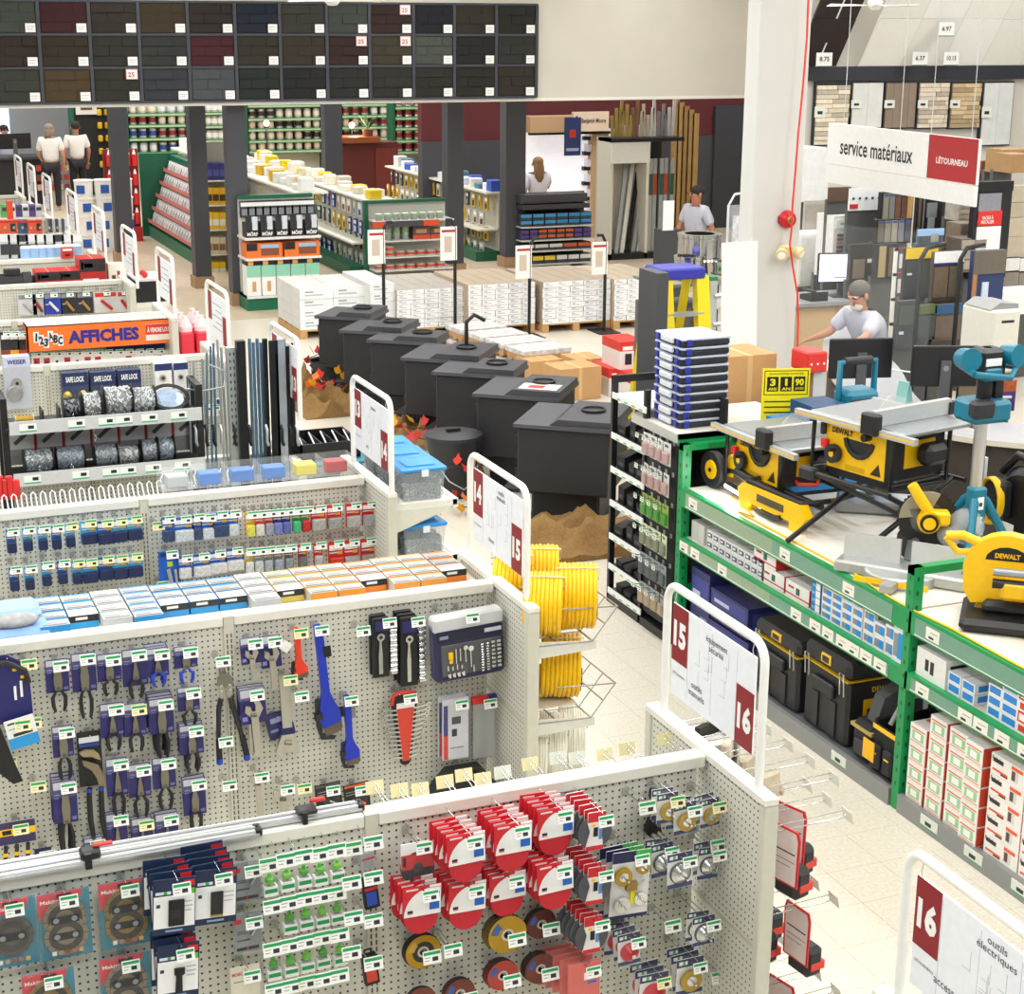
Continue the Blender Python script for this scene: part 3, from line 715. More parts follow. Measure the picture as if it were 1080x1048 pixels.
MB().cbox((xx-.02,-.04,.025),(xx+.045,.015,.042),CHAR,.005).box((xx-.008,-.05,.0),(xx+.008,-.03,.04),BLACK).build('clamp_jaw',t)
MB().cbox((xx+.03,-.008,.05),(xx+.08,.008,.062),M('#e8322c',.4),.003).build('red_lever',t)
# ================================================================ hand tools on the second gondola
y2f = Y['g2']-.024; g2 = G['g2']
def g2hook(p,lab=LAB_W,dbl=False,s=1.):
    hook(g2,p.x,y2f,p.z-.012,y2f-p.y+.05,lab,dbl,s)
CARDP = M('#2a2768',.4,0,.15,12); RUBB = M('#1f1f23',.6); BLUEH = M('#1f3fb8',.4); JAW = M('#8a8578',.35,.8)
def pliers(t,top,h_,hc,kind,y=-.014):
    """jaws, pivot, two bowed handles; hangs jaws up from z=top to top-h_"""
    jw = h_*(.42 if kind != 'slip' else .38); zp = top-jw
    for sx in (-1,1):
        if kind == 'needle': pl = [(0,zp-.012),(sx*.013,zp-.01),(sx*.011,zp+jw*.3),(sx*.002,top),(0,top)]
        elif kind == 'cutter': pl = [(0,zp-.012),(sx*.014,zp-.01),(sx*.016,zp+jw*.5),(sx*.006,top),(0,top-.004)]
        else: pl = [(0,zp-.012),(sx*.014,zp-.01),(sx*.018,zp+jw*.45),(sx*.013,top-.003),(sx*.004,top),(0,top-.002)]
        if sx < 0: pl = pl[::-1]
        MB().prism(pl,y-.006,y+.004,JAW).build('jaw',t)
        bow = .024 if h_ < .2 else .02
        pts = [(-sx*.006,y,zp-.006),(-sx*.015,y,zp-.025),(-sx*(bow+.002),y-.003,zp-(h_-jw)*.4),(-sx*bow,y-.003,zp-(h_-jw)*.75),(-sx*(bow*.72),y,zp-(h_-jw))]
        MB().tube(pts,[.005,.0065,.0085,.0085,.006],hc,8).build('handle',t)
    b = MB(); disc(b,(0,y-.007,zp-.004),.009,.004,M('#6f6a60',.4,.7),12); b.build('pivot',t)
def plier_pack(x,y,yb,yt,kind,hc,label,w_=.095,off=.06,n=1,lab=LAB_W,card=None):
    p = px(x,y,Y=y2f-off); zc = px(x,yb,Y=y2f-off).z; zt = px(x,yt,Y=y2f-off).z
    t = thing('pliers',label,'pliers',p)
    h_ = p.z-zc
    card_mesh('card',w_,h_,.003,card or CARDP,((.05,.03,.95,.2,M('#c9c9d6',.4)),(.08,.3,.3,.33,'#7f86c8'),(.08,.38,.25,.4,'#7f86c8'),(.75,.86,.94,.94,'#6f73ae'))).build('card',t)
    MB().cbox((-w_/2-.004,-.016,-h_*.36),(w_/2+.004,-.002,.012),GLASSY,.004).build('clear_sleeve',t)
    pliers(t,-h_*.3,(p.z-zt)-h_*.3,hc,kind)
    g2hook(p,lab)
    stack(t,p,n,0,.02,.004,lambda k: label+', '+ORD[k]+' behind front',.03)
    return t
plier_pack(59,695,730,749,'combo',RUBB,'slip joint pliers on purple card, first of the top row')
plier_pack(87,688,729,756,'combo',RUBB,'large combination pliers on purple card, second of the top row',.1)
plier_pack(114,689,718,732,'cutter',RUBB,'cutting pliers on purple card, third of the top row',.1)
plier_pack(141,684,723,735,'needle',RUBB,'needle nose pliers on purple card, fourth of the top row',.105)
plier_pack(165,683,713,722,'needle',BLUEH,'blue handled pliers on purple card, fifth of the top row',.095,n=3)
plier_pack(195,681,704,719,'cutter',BLUEH,'blue handled flush cutters on purple card, sixth of the top row',.1)
plier_pack(117,741,777,790,'needle',RUBB,'needle nose pliers, first of the second row',.1)
plier_pack(141,741,776,791,'needle',RUBB,'straight nose pliers, second of the second row',.095,lab=LAB_Y)
plier_pack(169,736,773,798,'combo',RUBB,'wide jaw pliers with chrome head, third of the second row',.105,n=4)
plier_pack(198,724,749,763,'cutter',RUBB,'small cutters on purple card, fourth of the second row',.095)
plier_pack(65,765,798,822,'combo',RUBB,'groove joint pliers on grey card above a fanned stack',.085)
plier_pack(67,823,868,902,'combo',RUBB,'groove joint pliers in a thick fanned stack, low left',.1,n=4,off=.08)
plier_pack(122,799,839,858,'needle',RUBB,'long nose pliers, first of the third row',.09)
plier_pack(146,805,840,860,'needle',RUBB,'long nose pliers, second of the third row',.095)
plier_pack(172,798,831,852,'combo',RUBB,'lineman pliers, third of the third row',.1)
plier_pack(201,764,795,813,'cutter',RUBB,'diagonal cutters on purple card under the small cutters',.105,n=3)
plier_pack(204,820,859,878,'cutter',RUBB,'diagonal cutters with long black handles, lowest right',.1,n=2)
plier_pack(122,857,897,925,'needle',RUBB,'long nose pliers, first of the bottom row behind the cap',.09,n=2)
plier_pack(149,862,897,925,'needle',RUBB,'long nose pliers, second of the bottom row behind the cap',.09,n=2,lab=LAB_Y)
plier_pack(175,857,895,925,'needle',RUBB,'long nose pliers, third of the bottom row behind the cap',.1,n=2)
plier_pack(98,883,905,930,'combo',RUBB,'clear carded pliers low beneath the big groove pliers',.08,n=2)
p = px(93,771,Y=y2f-.05); t = thing('groove_pliers','big groove joint pliers with blue banded handles on black card','pliers',p)
card_mesh('card',.1,.25,.003,M('#16161c',.4),((.08,.1,.92,.2,'#dfe1ea'),(.08,.22,.92,.28,'#2b3f8c'))).build('card',t)
MB().prism([(-.045,-.085),(-.02,-.075),(.015,-.08),(.035,-.1),(.042,-.13),(.03,-.125),(.005,-.11),(-.03,-.105)],-.02,-.006,M('#a89b80',.35,.7)).build('jaw',t)
MB().prism([(-.035,-.12),(-.01,-.13),(.03,-.15),(.045,-.19),(.05,-.26),(.03,-.26),(.02,-.21),(-.0,-.17),(-.03,-.145)],-.022,-.008,M('#8f836a',.35,.7)).build('jaw',t)
for sx,xe in ((-.012,-.02),(.038,.028)):
    h_ = MB().tube([(sx,-.015,-.25),(sx-.004,-.016,-.3),((sx+xe)/2,-.016,-.4),(xe+.012,-.016,-.49)],[.01,.012,.012,.009],RUBB,8).build('handle',t)
    MB().cyl((sx-.0005,-.015,-.255),(sx-.002,-.0155,-.27),.0125,BLUEH,8).build('blue_band',h_)
g2hook(p,None)
p = px(6,690,Y=y2f-.1); t = thing('saw_pack','purple moulded saw pack with yellow logos cut by the left edge','saw',p)
c = MB().prism([(-.12,0),(.0,0),(.075,-.05),(.085,-.1),(.09,-.3),(-.12,-.3)],-.003,.003,M('#25246a',.4)); c.build('card',t)
MB().tube([(-.12,-.012,-.03),(.0,-.012,-.03),(.07,-.012,-.075),(.08,-.012,-.13)],.012,CHAR,8).build('saw_frame',t)
for zz,xx in ((-.055,.055),(-.075,.02),(-.11,.05)): MB().box((xx,-.006,zz),(xx+.016,-.004,zz+.012),YEL).build('yellow_logo',t)
MB().box((.02,-.006,-.2),(.03,-.004,-.14),PAPER).box((.045,-.006,-.19),(.055,-.004,-.12),PAPER).build('printed_lines',t)
g2hook(p,None)
p = px(19,757,Y=y2f-.13); t = thing('saw_blade_card','white and bright blue price card on a black saw handle','saw',p,rot=(0,-.18,0))
card_mesh('card',.12,.13,.003,PAPER,((0,.62,1,1,M('#2b9be0')),(.1,.1,.6,.16,'#3a3c40'),(.1,.3,.8,.33,'#9fa1a6'),(.2,.48,.85,.58,'#2d2f34'))).build('card',t)
MB().prism([(-.14,.02),(-.08,.02),(-.06,-.2),(-.05,-.28),(-.09,-.28),(-.14,-.2)],.006,.03,BLACK).build('saw_handle',t); g2hook(p,LAB_Y)
p = px(17,866,Y=y2f-.08); t = thing('snips_set','yellow and black handled snips set on purple and yellow card','snips',p)
card_mesh('card',.15,.1,.003,M('#3a3560',.4),((0,.3,1,.6,YEL),(.1,.35,.35,.55,BLACK))).build('card',t)
for k in range(3):
    MB().tube([(-.05+k*.045,-.012,-.1),(-.055+k*.045,-.014,-.16),(-.05+k*.045,-.014,-.2)],.009,CHAR,8).build('handle',t)
    MB().cyl((-.054+k*.045,-.013,-.13),(-.055+k*.045,-.014,-.145),.0105,YEL,8).build('yellow_band',t)
g2hook(p,LAB_Y)
p = px(45,894,Y=y2f-.06); t = thing('cutter_card','small navy carded cutter just above the clamp guide','cutter',p)
card_mesh('card',.07,.07,.003,NAVY,((.1,.5,.9,.9,'#9a9cb0'),)).build('card',t); g2hook(p)
MB().tube([(0,-.01,-.03),(.006,-.01,-.09)],.006,CHAR,6).build('handle',t)
for x,y,lb in ((33,701,LAB_Y),(38,763,LAB_Y),(12,805,LAB_Y),(43,830,LAB_Y),(238,698,LAB_W),(241,783,LAB_W),(245,829,LAB_W),(321,735,LAB_W),(386,666,LAB_W),(324,832,LAB_Y)):
    p = px(x-6,y-3,Y=y2f-.1); hook(g2,p.x,y2f,p.z-.01,.1,lb,True)
p = px(236,707,Y=y2f-.04); t = thing('bolt_cutter','long bolt cutter with black arms and blue tipped grips','bolt cutter',p)
for sx in (-1,1):
    pl = [(0,-.07),(sx*.035,-.06),(sx*.03,-.025),(sx*.004,0),(0,-.01)]
    MB().prism(pl if sx > 0 else pl[::-1],-.02,-.006,M('#8b897f',.35,.8)).build('cutter_jaw',t)
    MB().box((sx*.018-.008,-.018,-.13),(sx*.018+.008,-.008,-.05),M('#b9b7ad',.3,.8)).build('link_plate',t)
    a = MB().tube([(sx*.02,-.014,-.12),(sx*.032,-.014,-.17),(sx*.05+.012,-.014,-.3),(sx*.058+.02,-.014,-.385)],[.013,.012,.01,.01],CHAR,8).build('arm',t)
    MB().tube([(sx*.052+.014,-.014,-.31),(sx*.06+.022,-.014,-.4)],.0135,RUBB,8).build('rubber_grip',a)
    MB().tube([(sx*.06+.022,-.014,-.4),(sx*.061+.023,-.014,-.425)],.0145,BLUEH,8).build('blue_tip',a)
for k,zz in enumerate((-.06,-.085,-.125)):
    for sx in (-.018,.018):
        b = MB(); disc(b,(sx,-.02,zz),.006,.006,CHROME,10); b.build('bolt',t)
g2hook(p,None)
def wrench(x,y,yb,yt,label,card=True,w_=.09,sc=1.,off=.06,n=1,lab=LAB_W):
    p = px(x,y,Y=y2f-off); h_ = p.z-px(x,yb,Y=y2f-off).z; H_ = p.z-px(x,yt,Y=y2f-off).z
    t = thing('adjustable_wrench',label,'wrench',p,rot=(0,-.05,0))
    if card:
        card_mesh('card',w_,h_,.003,CARDP,((.05,.02,.95,.24,M('#c9c9d6',.4)),(.06,.78,.26,.9,'#8f95d0'))).build('card',t)
        MB().cbox((-w_/2-.004,-.014,-h_*.3),(w_/2+.004,-.002,.014),GLASSY,.004).build('clear_sleeve',t)
    z0 = -h_*.32 if card else 0
    SIL = M('#c3bfb4',.28,.85)
    MB().prism([(-.012*sc,z0-.055*sc),(-.03*sc,z0-.035*sc),(-.026*sc,z0-.012*sc),(-.01*sc,z0-.02*sc),(-.008*sc,z0-.034*sc),(.004*sc,z0-.036*sc),(.006*sc,z0-.012*sc),(.0,z0),(.02*sc,z0-.002*sc),(.03*sc,z0-.03*sc),(.014*sc,z0-.058*sc)],-.02,-.006,SIL).build('head',t)
    b = MB(); b.cyl((-.012*sc,-.021,z0-.046*sc),(.006*sc,-.021,z0-.05*sc),.006*sc,M('#6f6b62',.4,.7),10); b.build('thumb_screw',t)
    MB().prism([(-.011*sc,z0-.052*sc),(.013*sc,z0-.055*sc),(.012*sc,-H_+.02),(.016*sc,-H_+.008),(.008*sc,-H_),(-.008*sc,-H_),(-.013*sc,-H_+.01),(-.009*sc,-H_+.02)],-.017,-.008,SIL).build('handle',t)
    g2hook(p,lab)
    stack(t,p,n,0,.02,.004,lambda k: label+', '+ORD[k]+' behind front',.03)
wrench(263,672,700,718,'small adjustable wrench on purple card next to the upright')
wrench(284,670,704,727,'adjustable wrench on purple card, second from the upright',sc=1.15)
wrench(265,726,763,796,'larger adjustable wrench on purple card below the two small ones',w_=.115,sc=1.35,n=3)
wrench(270,812,820,900,'bare adjustable wrench hanging low near the upright',card=False,sc=1.2)
wrench(297,825,830,900,'flat bare wrench handle hanging low behind the cap',card=False,sc=1.5)
p = px(300,710,Y=y2f-.05); t = thing('large_wrench','large chrome adjustable wrench hanging head down with purple band','wrench',p)
SIL = M('#c9c6bd',.28,.85)
MB().prism([(-.03,0),(.02,0),(.022,-.25),(-.02,-.25)],-.02,-.004,SIL).build('handle',t)
MB().box((-.028,-.022,-.29),(.03,-.002,-.25),NAVY).build('purple_band',t)
MB().prism([(-.028,-.28),(.03,-.28),(.055,-.36),(.03,-.385),(.005,-.35),(-.005,-.36),(-.03,-.39),(-.055,-.36),(-.045,-.33)],-.026,.0,SIL).build('head',t)
b = MB(); b.cyl((-.015,-.03,-.315),(.015,-.03,-.32),.01,M('#8b877c',.4,.7),10); b.build('thumb_screw',t)
g2hook(p,LAB_Y)
p = px(289,752,Y=y2f-.03); t = thing('hose_tool_pack','folded navy pack behind the large chrome wrench','pack',p,rot=(0,-.2,0))
card_mesh('card',.09,.12,.02,M('#272a5e',.4),((.2,.15,.9,.35,'#9a9cc0'),(.1,.6,.9,.7,'#8a8cb4'))).build('card',t)
MB().box((.0,-.02,-.115),(.07,-.01,-.06),M('#353878',.4)).build('folded_flap',t); g2hook(p,None)
def pipe_wrench(x,y,yt,col,dark,label,w_=.03,lab=LAB_W,tilt=0.):
    p = px(x,y,Y=y2f-.045); H_ = p.z-px(x,yt,Y=y2f-.045).z
    t = thing('pipe_wrench',label,'pipe wrench',p,rot=(0,tilt,0))
    k = w_/.03; hz = -H_
    MB().prism([(-.009*k,0),(.006*k,.004),(.013*k,-.006),(.012*k,hz*.6),(.022*k,hz*.7),(.034*k,hz*.78),(.034*k,hz*.88),(-.014*k,hz*.92),(-.024*k,hz*.86),(-.018*k,hz*.7),(-.01*k,hz*.6)],-.03,-.006,col).build('handle',t)
    b = MB(); disc(b,(.001,-.031,-.016*k),.006*k,.003,CHAR,10); b.build('hang_hole',t)
    MB().prism([(-.016*k,hz*.9),(.034*k,hz*.86),(.036*k,hz*.95),(.02*k,hz*.985),(-.012*k,hz)] ,-.026,-.01,M('#6f665a',.4,.6)).build('fixed_jaw',t)
    MB().prism([(-.03*k,hz*.66),(-.018*k,hz*.64),(-.016*k,hz*.88),(-.02*k,hz*.97),(.014*k,hz*1.02),(.01*k,hz*1.045),(-.026*k,hz*1.02),(-.034*k,hz*.9)],-.022,-.01,dark).build('hook_jaw',t)
    b = MB(); b.cyl((-.026*k,-.022,hz*.77),(-.026*k,-.022,hz*.83),.012*k,CHAR,12); b.build('adjusting_nut',t)
    g2hook(p,lab)
    return t,k,hz
t,k,hz = pipe_wrench(311,661,714,M('#e63c22',.35),CHAR,'short red pipe wrench with a white diamond tag',.032,LAB_Y,-.05)
MB().box((-.02,-.034,-.11),(.025,-.033,-.065),PAPER).build('paper_tag',t,(.0,0,0),(0,.7,0))
t,k,hz = pipe_wrench(333,658,776,M('#1c35b4',.35),CHAR,'long blue pipe wrench hanging with its jaw down',.05,LAB_W,-.09)
MB().box((.012,-.034,-.15),(.046,-.03,-.1),BLACK).build('black_tag',t)
t,k,hz = pipe_wrench(364,732,806,M('#1c35b4',.35),CHAR,'shorter blue pipe wrench right of the long one',.038,LAB_W,-.04)
MB().box((-.04,-.012,-.1),(-.014,-.008,-.05),BLACK).build('black_tag',t)
MB().box((.014,-.012,-.115),(.04,-.008,-.06),M('#8c8e90')).build('grey_tag',t)
for x,y,c1,lb in ((345,826,'#55585c','black carded tool pack low beside the blue pipe wrenches'),(375,826,'#e2641c','black and orange carded tool pack low on the wrench board')):
    p = px(x,y,Y=y2f-.06); t = thing('tool_pack',lb,'tool pack',p,rot=(0,-.08,0))
    card_mesh('card',.12,.14,.004,M('#1b1b1d',.4),((.05,.03,.95,.1,c1),(.08,.25,.6,.28,'#8b8d90'),(.08,.34,.5,.37,'#8b8d90'),(.3,.5,.9,.95,'#3a3c40'))).build('card',t)
    b = MB(); b.tube([(.0,-.012,-.08),(.03,-.014,-.1),(.03,-.014,-.13)],.006,CHROME if 'orange' not in lb else ORANGE,6); b.build('tool',t)
    g2hook(p)
def socket_set(x,y,yt,label,n,w_=.105):
    p = px(x,y,Y=y2f-.06); H_ = p.z-px(x,yt,Y=y2f-.06).z
    t = thing('socket_set',label,'socket set',p)
    MB().cbox((-w_/2,-.012,-H_),(w_*.22,.008,0),BLACK,.004).build('black_tray',t)
    MB().box((-w_/2+.012,-.0145,-H_*.22),(w_*.2,-.012,-H_*.06),PURP).build('label_card',t)
    MB().prism([(-.03,-H_*.92),(-.012,-H_*.92),(-.012,-H_*.6),(-.017,-H_*.4),(-.012,-H_*.33),(-.03,-H_*.33),(-.026,-H_*.4),(-.031,-H_*.6)],-.026,-.014,CHROME).build('ratchet_handle',t)
    b = MB(); disc(b,(-.021,-.024,-H_*.3),.018,.016,CHROME,16,0,None,((0,.008,CHAR,.001),)); b.build('ratchet_head',t)
    for k in range(10):
        zz = -H_*(.16+.085*k); r = .011+.0006*k
        MB().cyl((w_*.26,-.008,zz),(w_*.26+.03,-.008,zz),r,CHROME,12).build('socket',t)
    g2hook(p)
    for k in range(1,n): dup(t,(p.x-.005*k,p.y+.028*k,p.z+.006*k),label=label+', '+ORD[k]+' behind the front one')
socket_set(404,650,713,'ratchet and socket set on black tray, left one',2)
socket_set(434,649,722,'ratchet and socket set on black tray, right fanned stack',4,.115)
p = px(491,645,Y=y2f-.13); t = thing('tool_case','open faced purple tool case full of sockets and drivers','tool case',p,rot=(0,-.05,0))
W_,H_ = .335,.31
MB().cbox((-W_/2,-.03,-H_),(W_/2,.045,-.03),M('#26264e',.4),.014).build('case_body',t)
MB().cbox((-W_/2,-.034,-.07),(W_/2,.04,.0),M('#dfe0e2',.35,0,0,30,0,.8),.01).build('clear_header',t)
MB().box((-W_/2+.01,-.033,-.115),(W_/2-.01,-.03,-.072),M('#1b1a36')).box((W_*.22,-.0345,-.1),(W_*.46,-.033,-.082),M('#c9ccd4')).box((-W_*.42,-.0345,-.1),(-W_*.3,-.033,-.085),M('#8c90a8')).build('title_band',t)
MB().cbox((-W_/2+.03,-.036,-H_+.03),(W_/2-.02,-.03,-.13),M('#55565a',.5),.003).build('inner_tray',t)
for r in range(11):
    for c in range(4):
        w2 = (.013,.014,.017,.018)[c]
        MB().cbox((.055+c*.027-w2/2,-.048,-.155-r*.0125 if c < 2 else -.155-(r % 7)*.0195),(.055+c*.027+w2/2,-.036,-.147-r*.0125 if c < 2 else -.143-(r % 7)*.0195),CHROME,.002).build('socket',t) if not (c > 1 and r > 6) else None
MB().cyl((-.095,-.042,-.165),(-.095,-.042,-.195),.011,YEL,10).cyl((-.095,-.042,-.2),(-.095,-.042,-.215),.009,YEL,10).build('yellow_driver',t)
for k in range(4):
    MB().cyl((-.11+k*.022,-.04,-.225-.006*(k % 2)),(-.11+k*.022,-.04,-.25),.005,CHROME,8).build('driver_bit',t)
    MB().prism([(-.115+k*.022,-.268),(-.1+k*.022,-.262),(-.098+k*.022,-.285),(-.108+k*.022,-.285)],-.044,-.037,CHROME).build('wrench_end',t)
for xx,za,zb in ((.0,-.155,-.25),(-.025,-.16,-.22),(-.05,-.15,-.21),(-.07,-.15,-.22),(.012,-.24,-.275)):
    MB().cyl((xx,-.042,za),(xx,-.042,zb),.004,CHROME,8).build('extension_bar',t)
b = MB(); disc(b,(.0,-.044,-.158),.013,.012,CHROME,14); disc(b,(-.025,-.044,-.15),.011,.012,CHROME,14); b.build('ratchet_head',t)
g2hook(p); hook(g2,p.x-.1,y2f,p.z-.005,.1,None)
p = px(426,730,Y=y2f-.07); t = thing('wrench_set','fan of chrome combination wrenches on a red wedge holder','wrench set',p)
MB().prism([(-.055,0),(.055,0),(.062,-.02),(.026,-.335),(.012,-.35),(-.012,-.35),(-.022,-.34),(-.066,-.03)],-.012,.0,BLACK).build('holder',t)
MB().prism([(-.042,-.07),(.045,-.07),(.022,-.33),(-.014,-.33)],-.0145,-.012,M('#d84434',.45)).box((-.04,-.0148,-.07),(.045,-.0125,-.045),PAPER).build('red_card',t)
MB().tube([(-.06,-.006,-.05),(-.052,-.006,-.008),(-.03,-.006,.002),(.03,-.006,.002),(.05,-.006,-.008),(.06,-.006,-.05)],.01,M('#d2382c',.4),8).build('red_carry_handle',t)
for k in range(12):
    zz = -.075-k*.0215; q = 1-k*.045; hw = .05-k*.0028
    for sx in (-1,1):
        b = MB(); b.prism([(sx*hw*.8,zz-.004),(sx*(hw+.055*q),zz+.004),(sx*(hw+.055*q),zz+.012),(sx*hw*.8,zz+.005)][::sx],-.02,-.012,CHROME)
        disc(b,(sx*(hw+.062*q),-.016,zz+.009),.0115*q,.01,CHROME,12,.005*q); b.build('wrench',t)
g2hook(p); hook(g2,p.x-.03,y2f,p.z-.005,.1,None)
p = px(480,736,Y=y2f-.07); t = thing('file_set','white and purple striped blade pack beside the wrench fan','blade pack',p)
card_mesh('card',.125,.3,.012,M('#d4d3dc',.35),((.03,.1,.2,.6,PURP),(.03,.6,.2,.99,M('#d83a30')),(.35,.3,.7,.42,'#3a3a44'),(.35,.5,.55,.62,BLACK),(.3,.8,.8,.82,'#8a8a92'))).build('card',t)
MB().cbox((-.068,-.016,-.31),(.068,.012,.02),GLASSY,.006).build('clear_sleeve',t); g2hook(p)
stack(t,p,2,-.01,.03,.004,lambda k: 'white and purple striped blade pack behind the front one')
p = px(510,735,Y=y2f-.06); t = thing('extension_bar_set','clear case of chrome extension bars with red header','extension bars',p)
MB().cbox((-.055,-.016,-.3),(.055,.01,-.02),M('#b9bcbd',.25,0,0,30,0,.6),.006).build('clear_case',t)
MB().cbox((-.06,-.02,-.025),(.02,.01,.01),M('#d32a2c',.4),.004).build('red_header',t)
MB().cbox((.02,-.018,-.012),(.062,.01,.012),M('#2f2d78',.4),.004).build('purple_clip',t)
for xx,za,zb in ((-.03,-.06,-.22),(.02,-.05,-.17),(-.03,-.23,-.28),(.018,-.19,-.28)):
    MB().cyl((xx,-.004,za),(xx,-.004,zb),.006,CHROME,10).cyl((xx,-.004,zb),(xx,-.004,zb-.012),.009,CHROME,10).build('extension_bar',t)
g2hook(p)
p = px(488,808,Y=y2f-.1); t = thing('black_tool_case','black moulded tool case half hidden behind the nearest gondola','tool case',p)
MB().prism([(-.17,-.2),(-.17,-.1),(-.12,-.04),(-.08,0),(.08,0),(.13,-.06),(.16,-.1),(.16,-.2)],-.04,.03,M('#232326',.5)).build('case_body',t)
MB().tube([(-.1,-.045,-.05),(-.06,-.05,-.025),(.05,-.05,-.025),(.1,-.045,-.06)],.01,BLACK,8).build('handle',t)
MB().cbox((.03,-.052,-.12),(.07,-.04,-.09),YEL,.003).build('yellow_latch',t)
MB().cbox((-.14,-.052,-.15),(-.09,-.04,-.11),M('#2f72d0'),.003).build('blue_latch',t)
g2hook(p,None)
yb = Y['g2']+.05
MB().box((-2.3,yb-.01,GZ-.08),(GX-.04,yb+.52,GZ-.05),CAP).build('top_shelf',g2)
xs = px(40,660,Y=yb+.1).x
COLS = [('#f2f1ee','#2a2c30','#2b8fd0',0,4),('#efeeeb','#1b1c1e','#29a0de',1,3),('#f4f3f1','#4a4c50','#c9cccf',0,4),('#dfe5ea','#7b8a96','#2e90cf',0,5),('#eceae6','#222326','#2e90cf',1,3),('#d9dbdc','#2a2b2e','#2e90cf',1,3),
        ('#d8d7d3','#26262a','#2e90cf',1,3),('#f0efec','#333438','#bfc2c4',0,4),('#e3e0d8','#24211f','#c9b458',1,3),('#eeebe4','#38352f','#e79a3c',0,4),('#f1efe9','#38352f','#e79a3c',0,4),('#e8e4dc','#201f1e','#df7c26',1,3),('#efece6','#3a372f','#e8a04a',0,4),('#ece9e2','#3a372f','#e8a04a',0,4),('#e2ded5','#1f1e1d','#df7c26',1,3)]
bxm = {}
x = xs; wcol = (GX-.08-xs)/len(COLS)
for c,(top,dark,acc,front,n) in enumerate(COLS):
    key = (top,dark,acc)
    b = MB().box((.004,0,0),(wcol-.004,.085,.058),M('#%02x%02x%02x' % tuple(int(int(top[j:j+2],16)*.8) for j in (1,3,5)),.6)).box((.003,-.0008,.0),(wcol-.003,0,.058),M(acc,.5)).box((.012,.006,.0582),(wcol-.012,.018,.059),M('#6f7174')).box((.012,.03,.0582),(wcol*.6,.04,.059),M('#96989a')).box((.006,.07,.0582),(wcol-.006,.084,.0586),M(acc,.5))
    me = b.mesh('screw_carton')
    if front:
        b2 = MB().box((.004,0,0),(wcol-.004,.085,.058),M(acc,.5)).box((.003,-.001,.028),(wcol-.003,0,.058),M(dark)).box((.03,-.0016,.038),(wcol-.05,-.001,.05),M('#e9e9e6')).box((.004,.0,.058),(wcol-.004,.085,.0586),M(top))
        mf = b2.mesh('screw_carton')
    for k in range(n):
        put('screw_carton',mf if (front and k == 0) else me,None,(x,yb+.01+(.5-n*.088)*(.5 if front else .2)+k*.1*(4/n if n > 4 else 1),GZ-.049+random.uniform(.0,.001)),
            label='small screw carton, '+ORD[k]+' back in carton column '+ORD[c]+' behind the pliers gondola',category='carton',group='screw cartons on the pliers gondola')
    x += wcol
p = Vector((px(20,655,Y=yb+.15).x,yb+.15,GZ-.048))
t = thing('work_gloves','pair of grey gloves lying on pale blue pads at the left edge','gloves',p)
MB().cbox((-.3,-.12,0),(.13,.04,.06),M('#8fb4ea',.7),.025).cbox((-.3,.0,.05),(.1,.2,.1),M('#9dbdf0',.7),.025).build('blue_pad',t)
b = MB(); b.ell((-.02,-.06,.085),(.1,.05,.03),M('#a9a9ab',.8,0,.2,40)); b.ell((-.1,-.05,.08),(.06,.05,.025),M('#bcbcbd',.8,0,.2,40)); b.build('grey_glove',t)
# ================================================================ third gondola: small carded hardware, and the goods on the aisle ends
y3f = Y['g3']-.024; g3 = G['g3']
def mini_pack(g,yf,x,y,w_,h_,hdr,body,label,group,lab=LAB_W,off=.13,cat='hardware pack',name='hardware_pack',s=.9):
    p = px(x,y,Y=yf-off)
    t = thing(name,label,cat,p,0,group)
    key = (w_,h_,hdr,body)
    if key not in _hk:
        c = card_mesh('card',w_,h_,.004,M(hdr,.45),((.08,.12,.92,.3,PAPER),(.08,.36,.6,.4,'#dfe3ee'),(.6,.34,.9,.44,'#e8b23a')))
        _hk[key] = (c.mesh('card'),MB().cbox((-w_*.46,-.03,-h_*1.02),(w_*.46,-.003,-h_*.52),M(body,.3,.2,.25,120),.006).mesh('filled_blister'))
    a,b = _hk[key]
    put('card',a,t); put('filled_blister',b,t)
    hook(g,p.x,yf,p.z-.008,off+.03,lab,False,s)
R3L = [(11,558),(28,556),(44,555),(58.5,554),(73,552),(92.6,549),(110,549),(125,547),(141,545)]
R3M = [(14,598),(30,597),(48,593),(65,591),(80,591),(94,590),(111,587),(126,586),(141.5,584)]
for r,row in enumerate((R3L,R3M)):
    for c,(x,y) in enumerate(row):
        wide = c > 4
        mini_pack(g3,y3f,x,y,.085 if wide else .05,.12,'#4aa5d8' if c % 3 else '#2f5fb0','#28335c',('light blue','deep blue')[c % 3 == 0]+' anchor pack, '+ORD[c]+' from left in '+('upper','lower')[r]+' row',None,LAB_Y if c > 3 else LAB_W,off=.15)
BL = [(176,545),(193,545),(207,543),(218.5,543),(231.5,540),(245,539)]
for c,(x,y) in enumerate(BL):
    mini_pack(g3,y3f,x,y,(.06,.11,.05,.07,.1,.06)[c],.13,'#2c62b8','#c9d2e4' if c % 2 else '#3a4a70','blue hook pack, '+ORD[c]+' in the upper row right of the upright',None)
RC = [('#d8a818','#e8e060'),('#d42c30','#e6e2da'),('#c23040','#9aa0b0'),('#24307a','#7a80c0'),('#222c74','#6068b0'),('#1f8a4c','#48b080'),('#2a9058','#c03038'),('#c92a2e','#a8a8a6'),('#cc2428','#9a9a98'),('#c82028','#b0b0ae'),('#c41f27','#a4a4a4')]
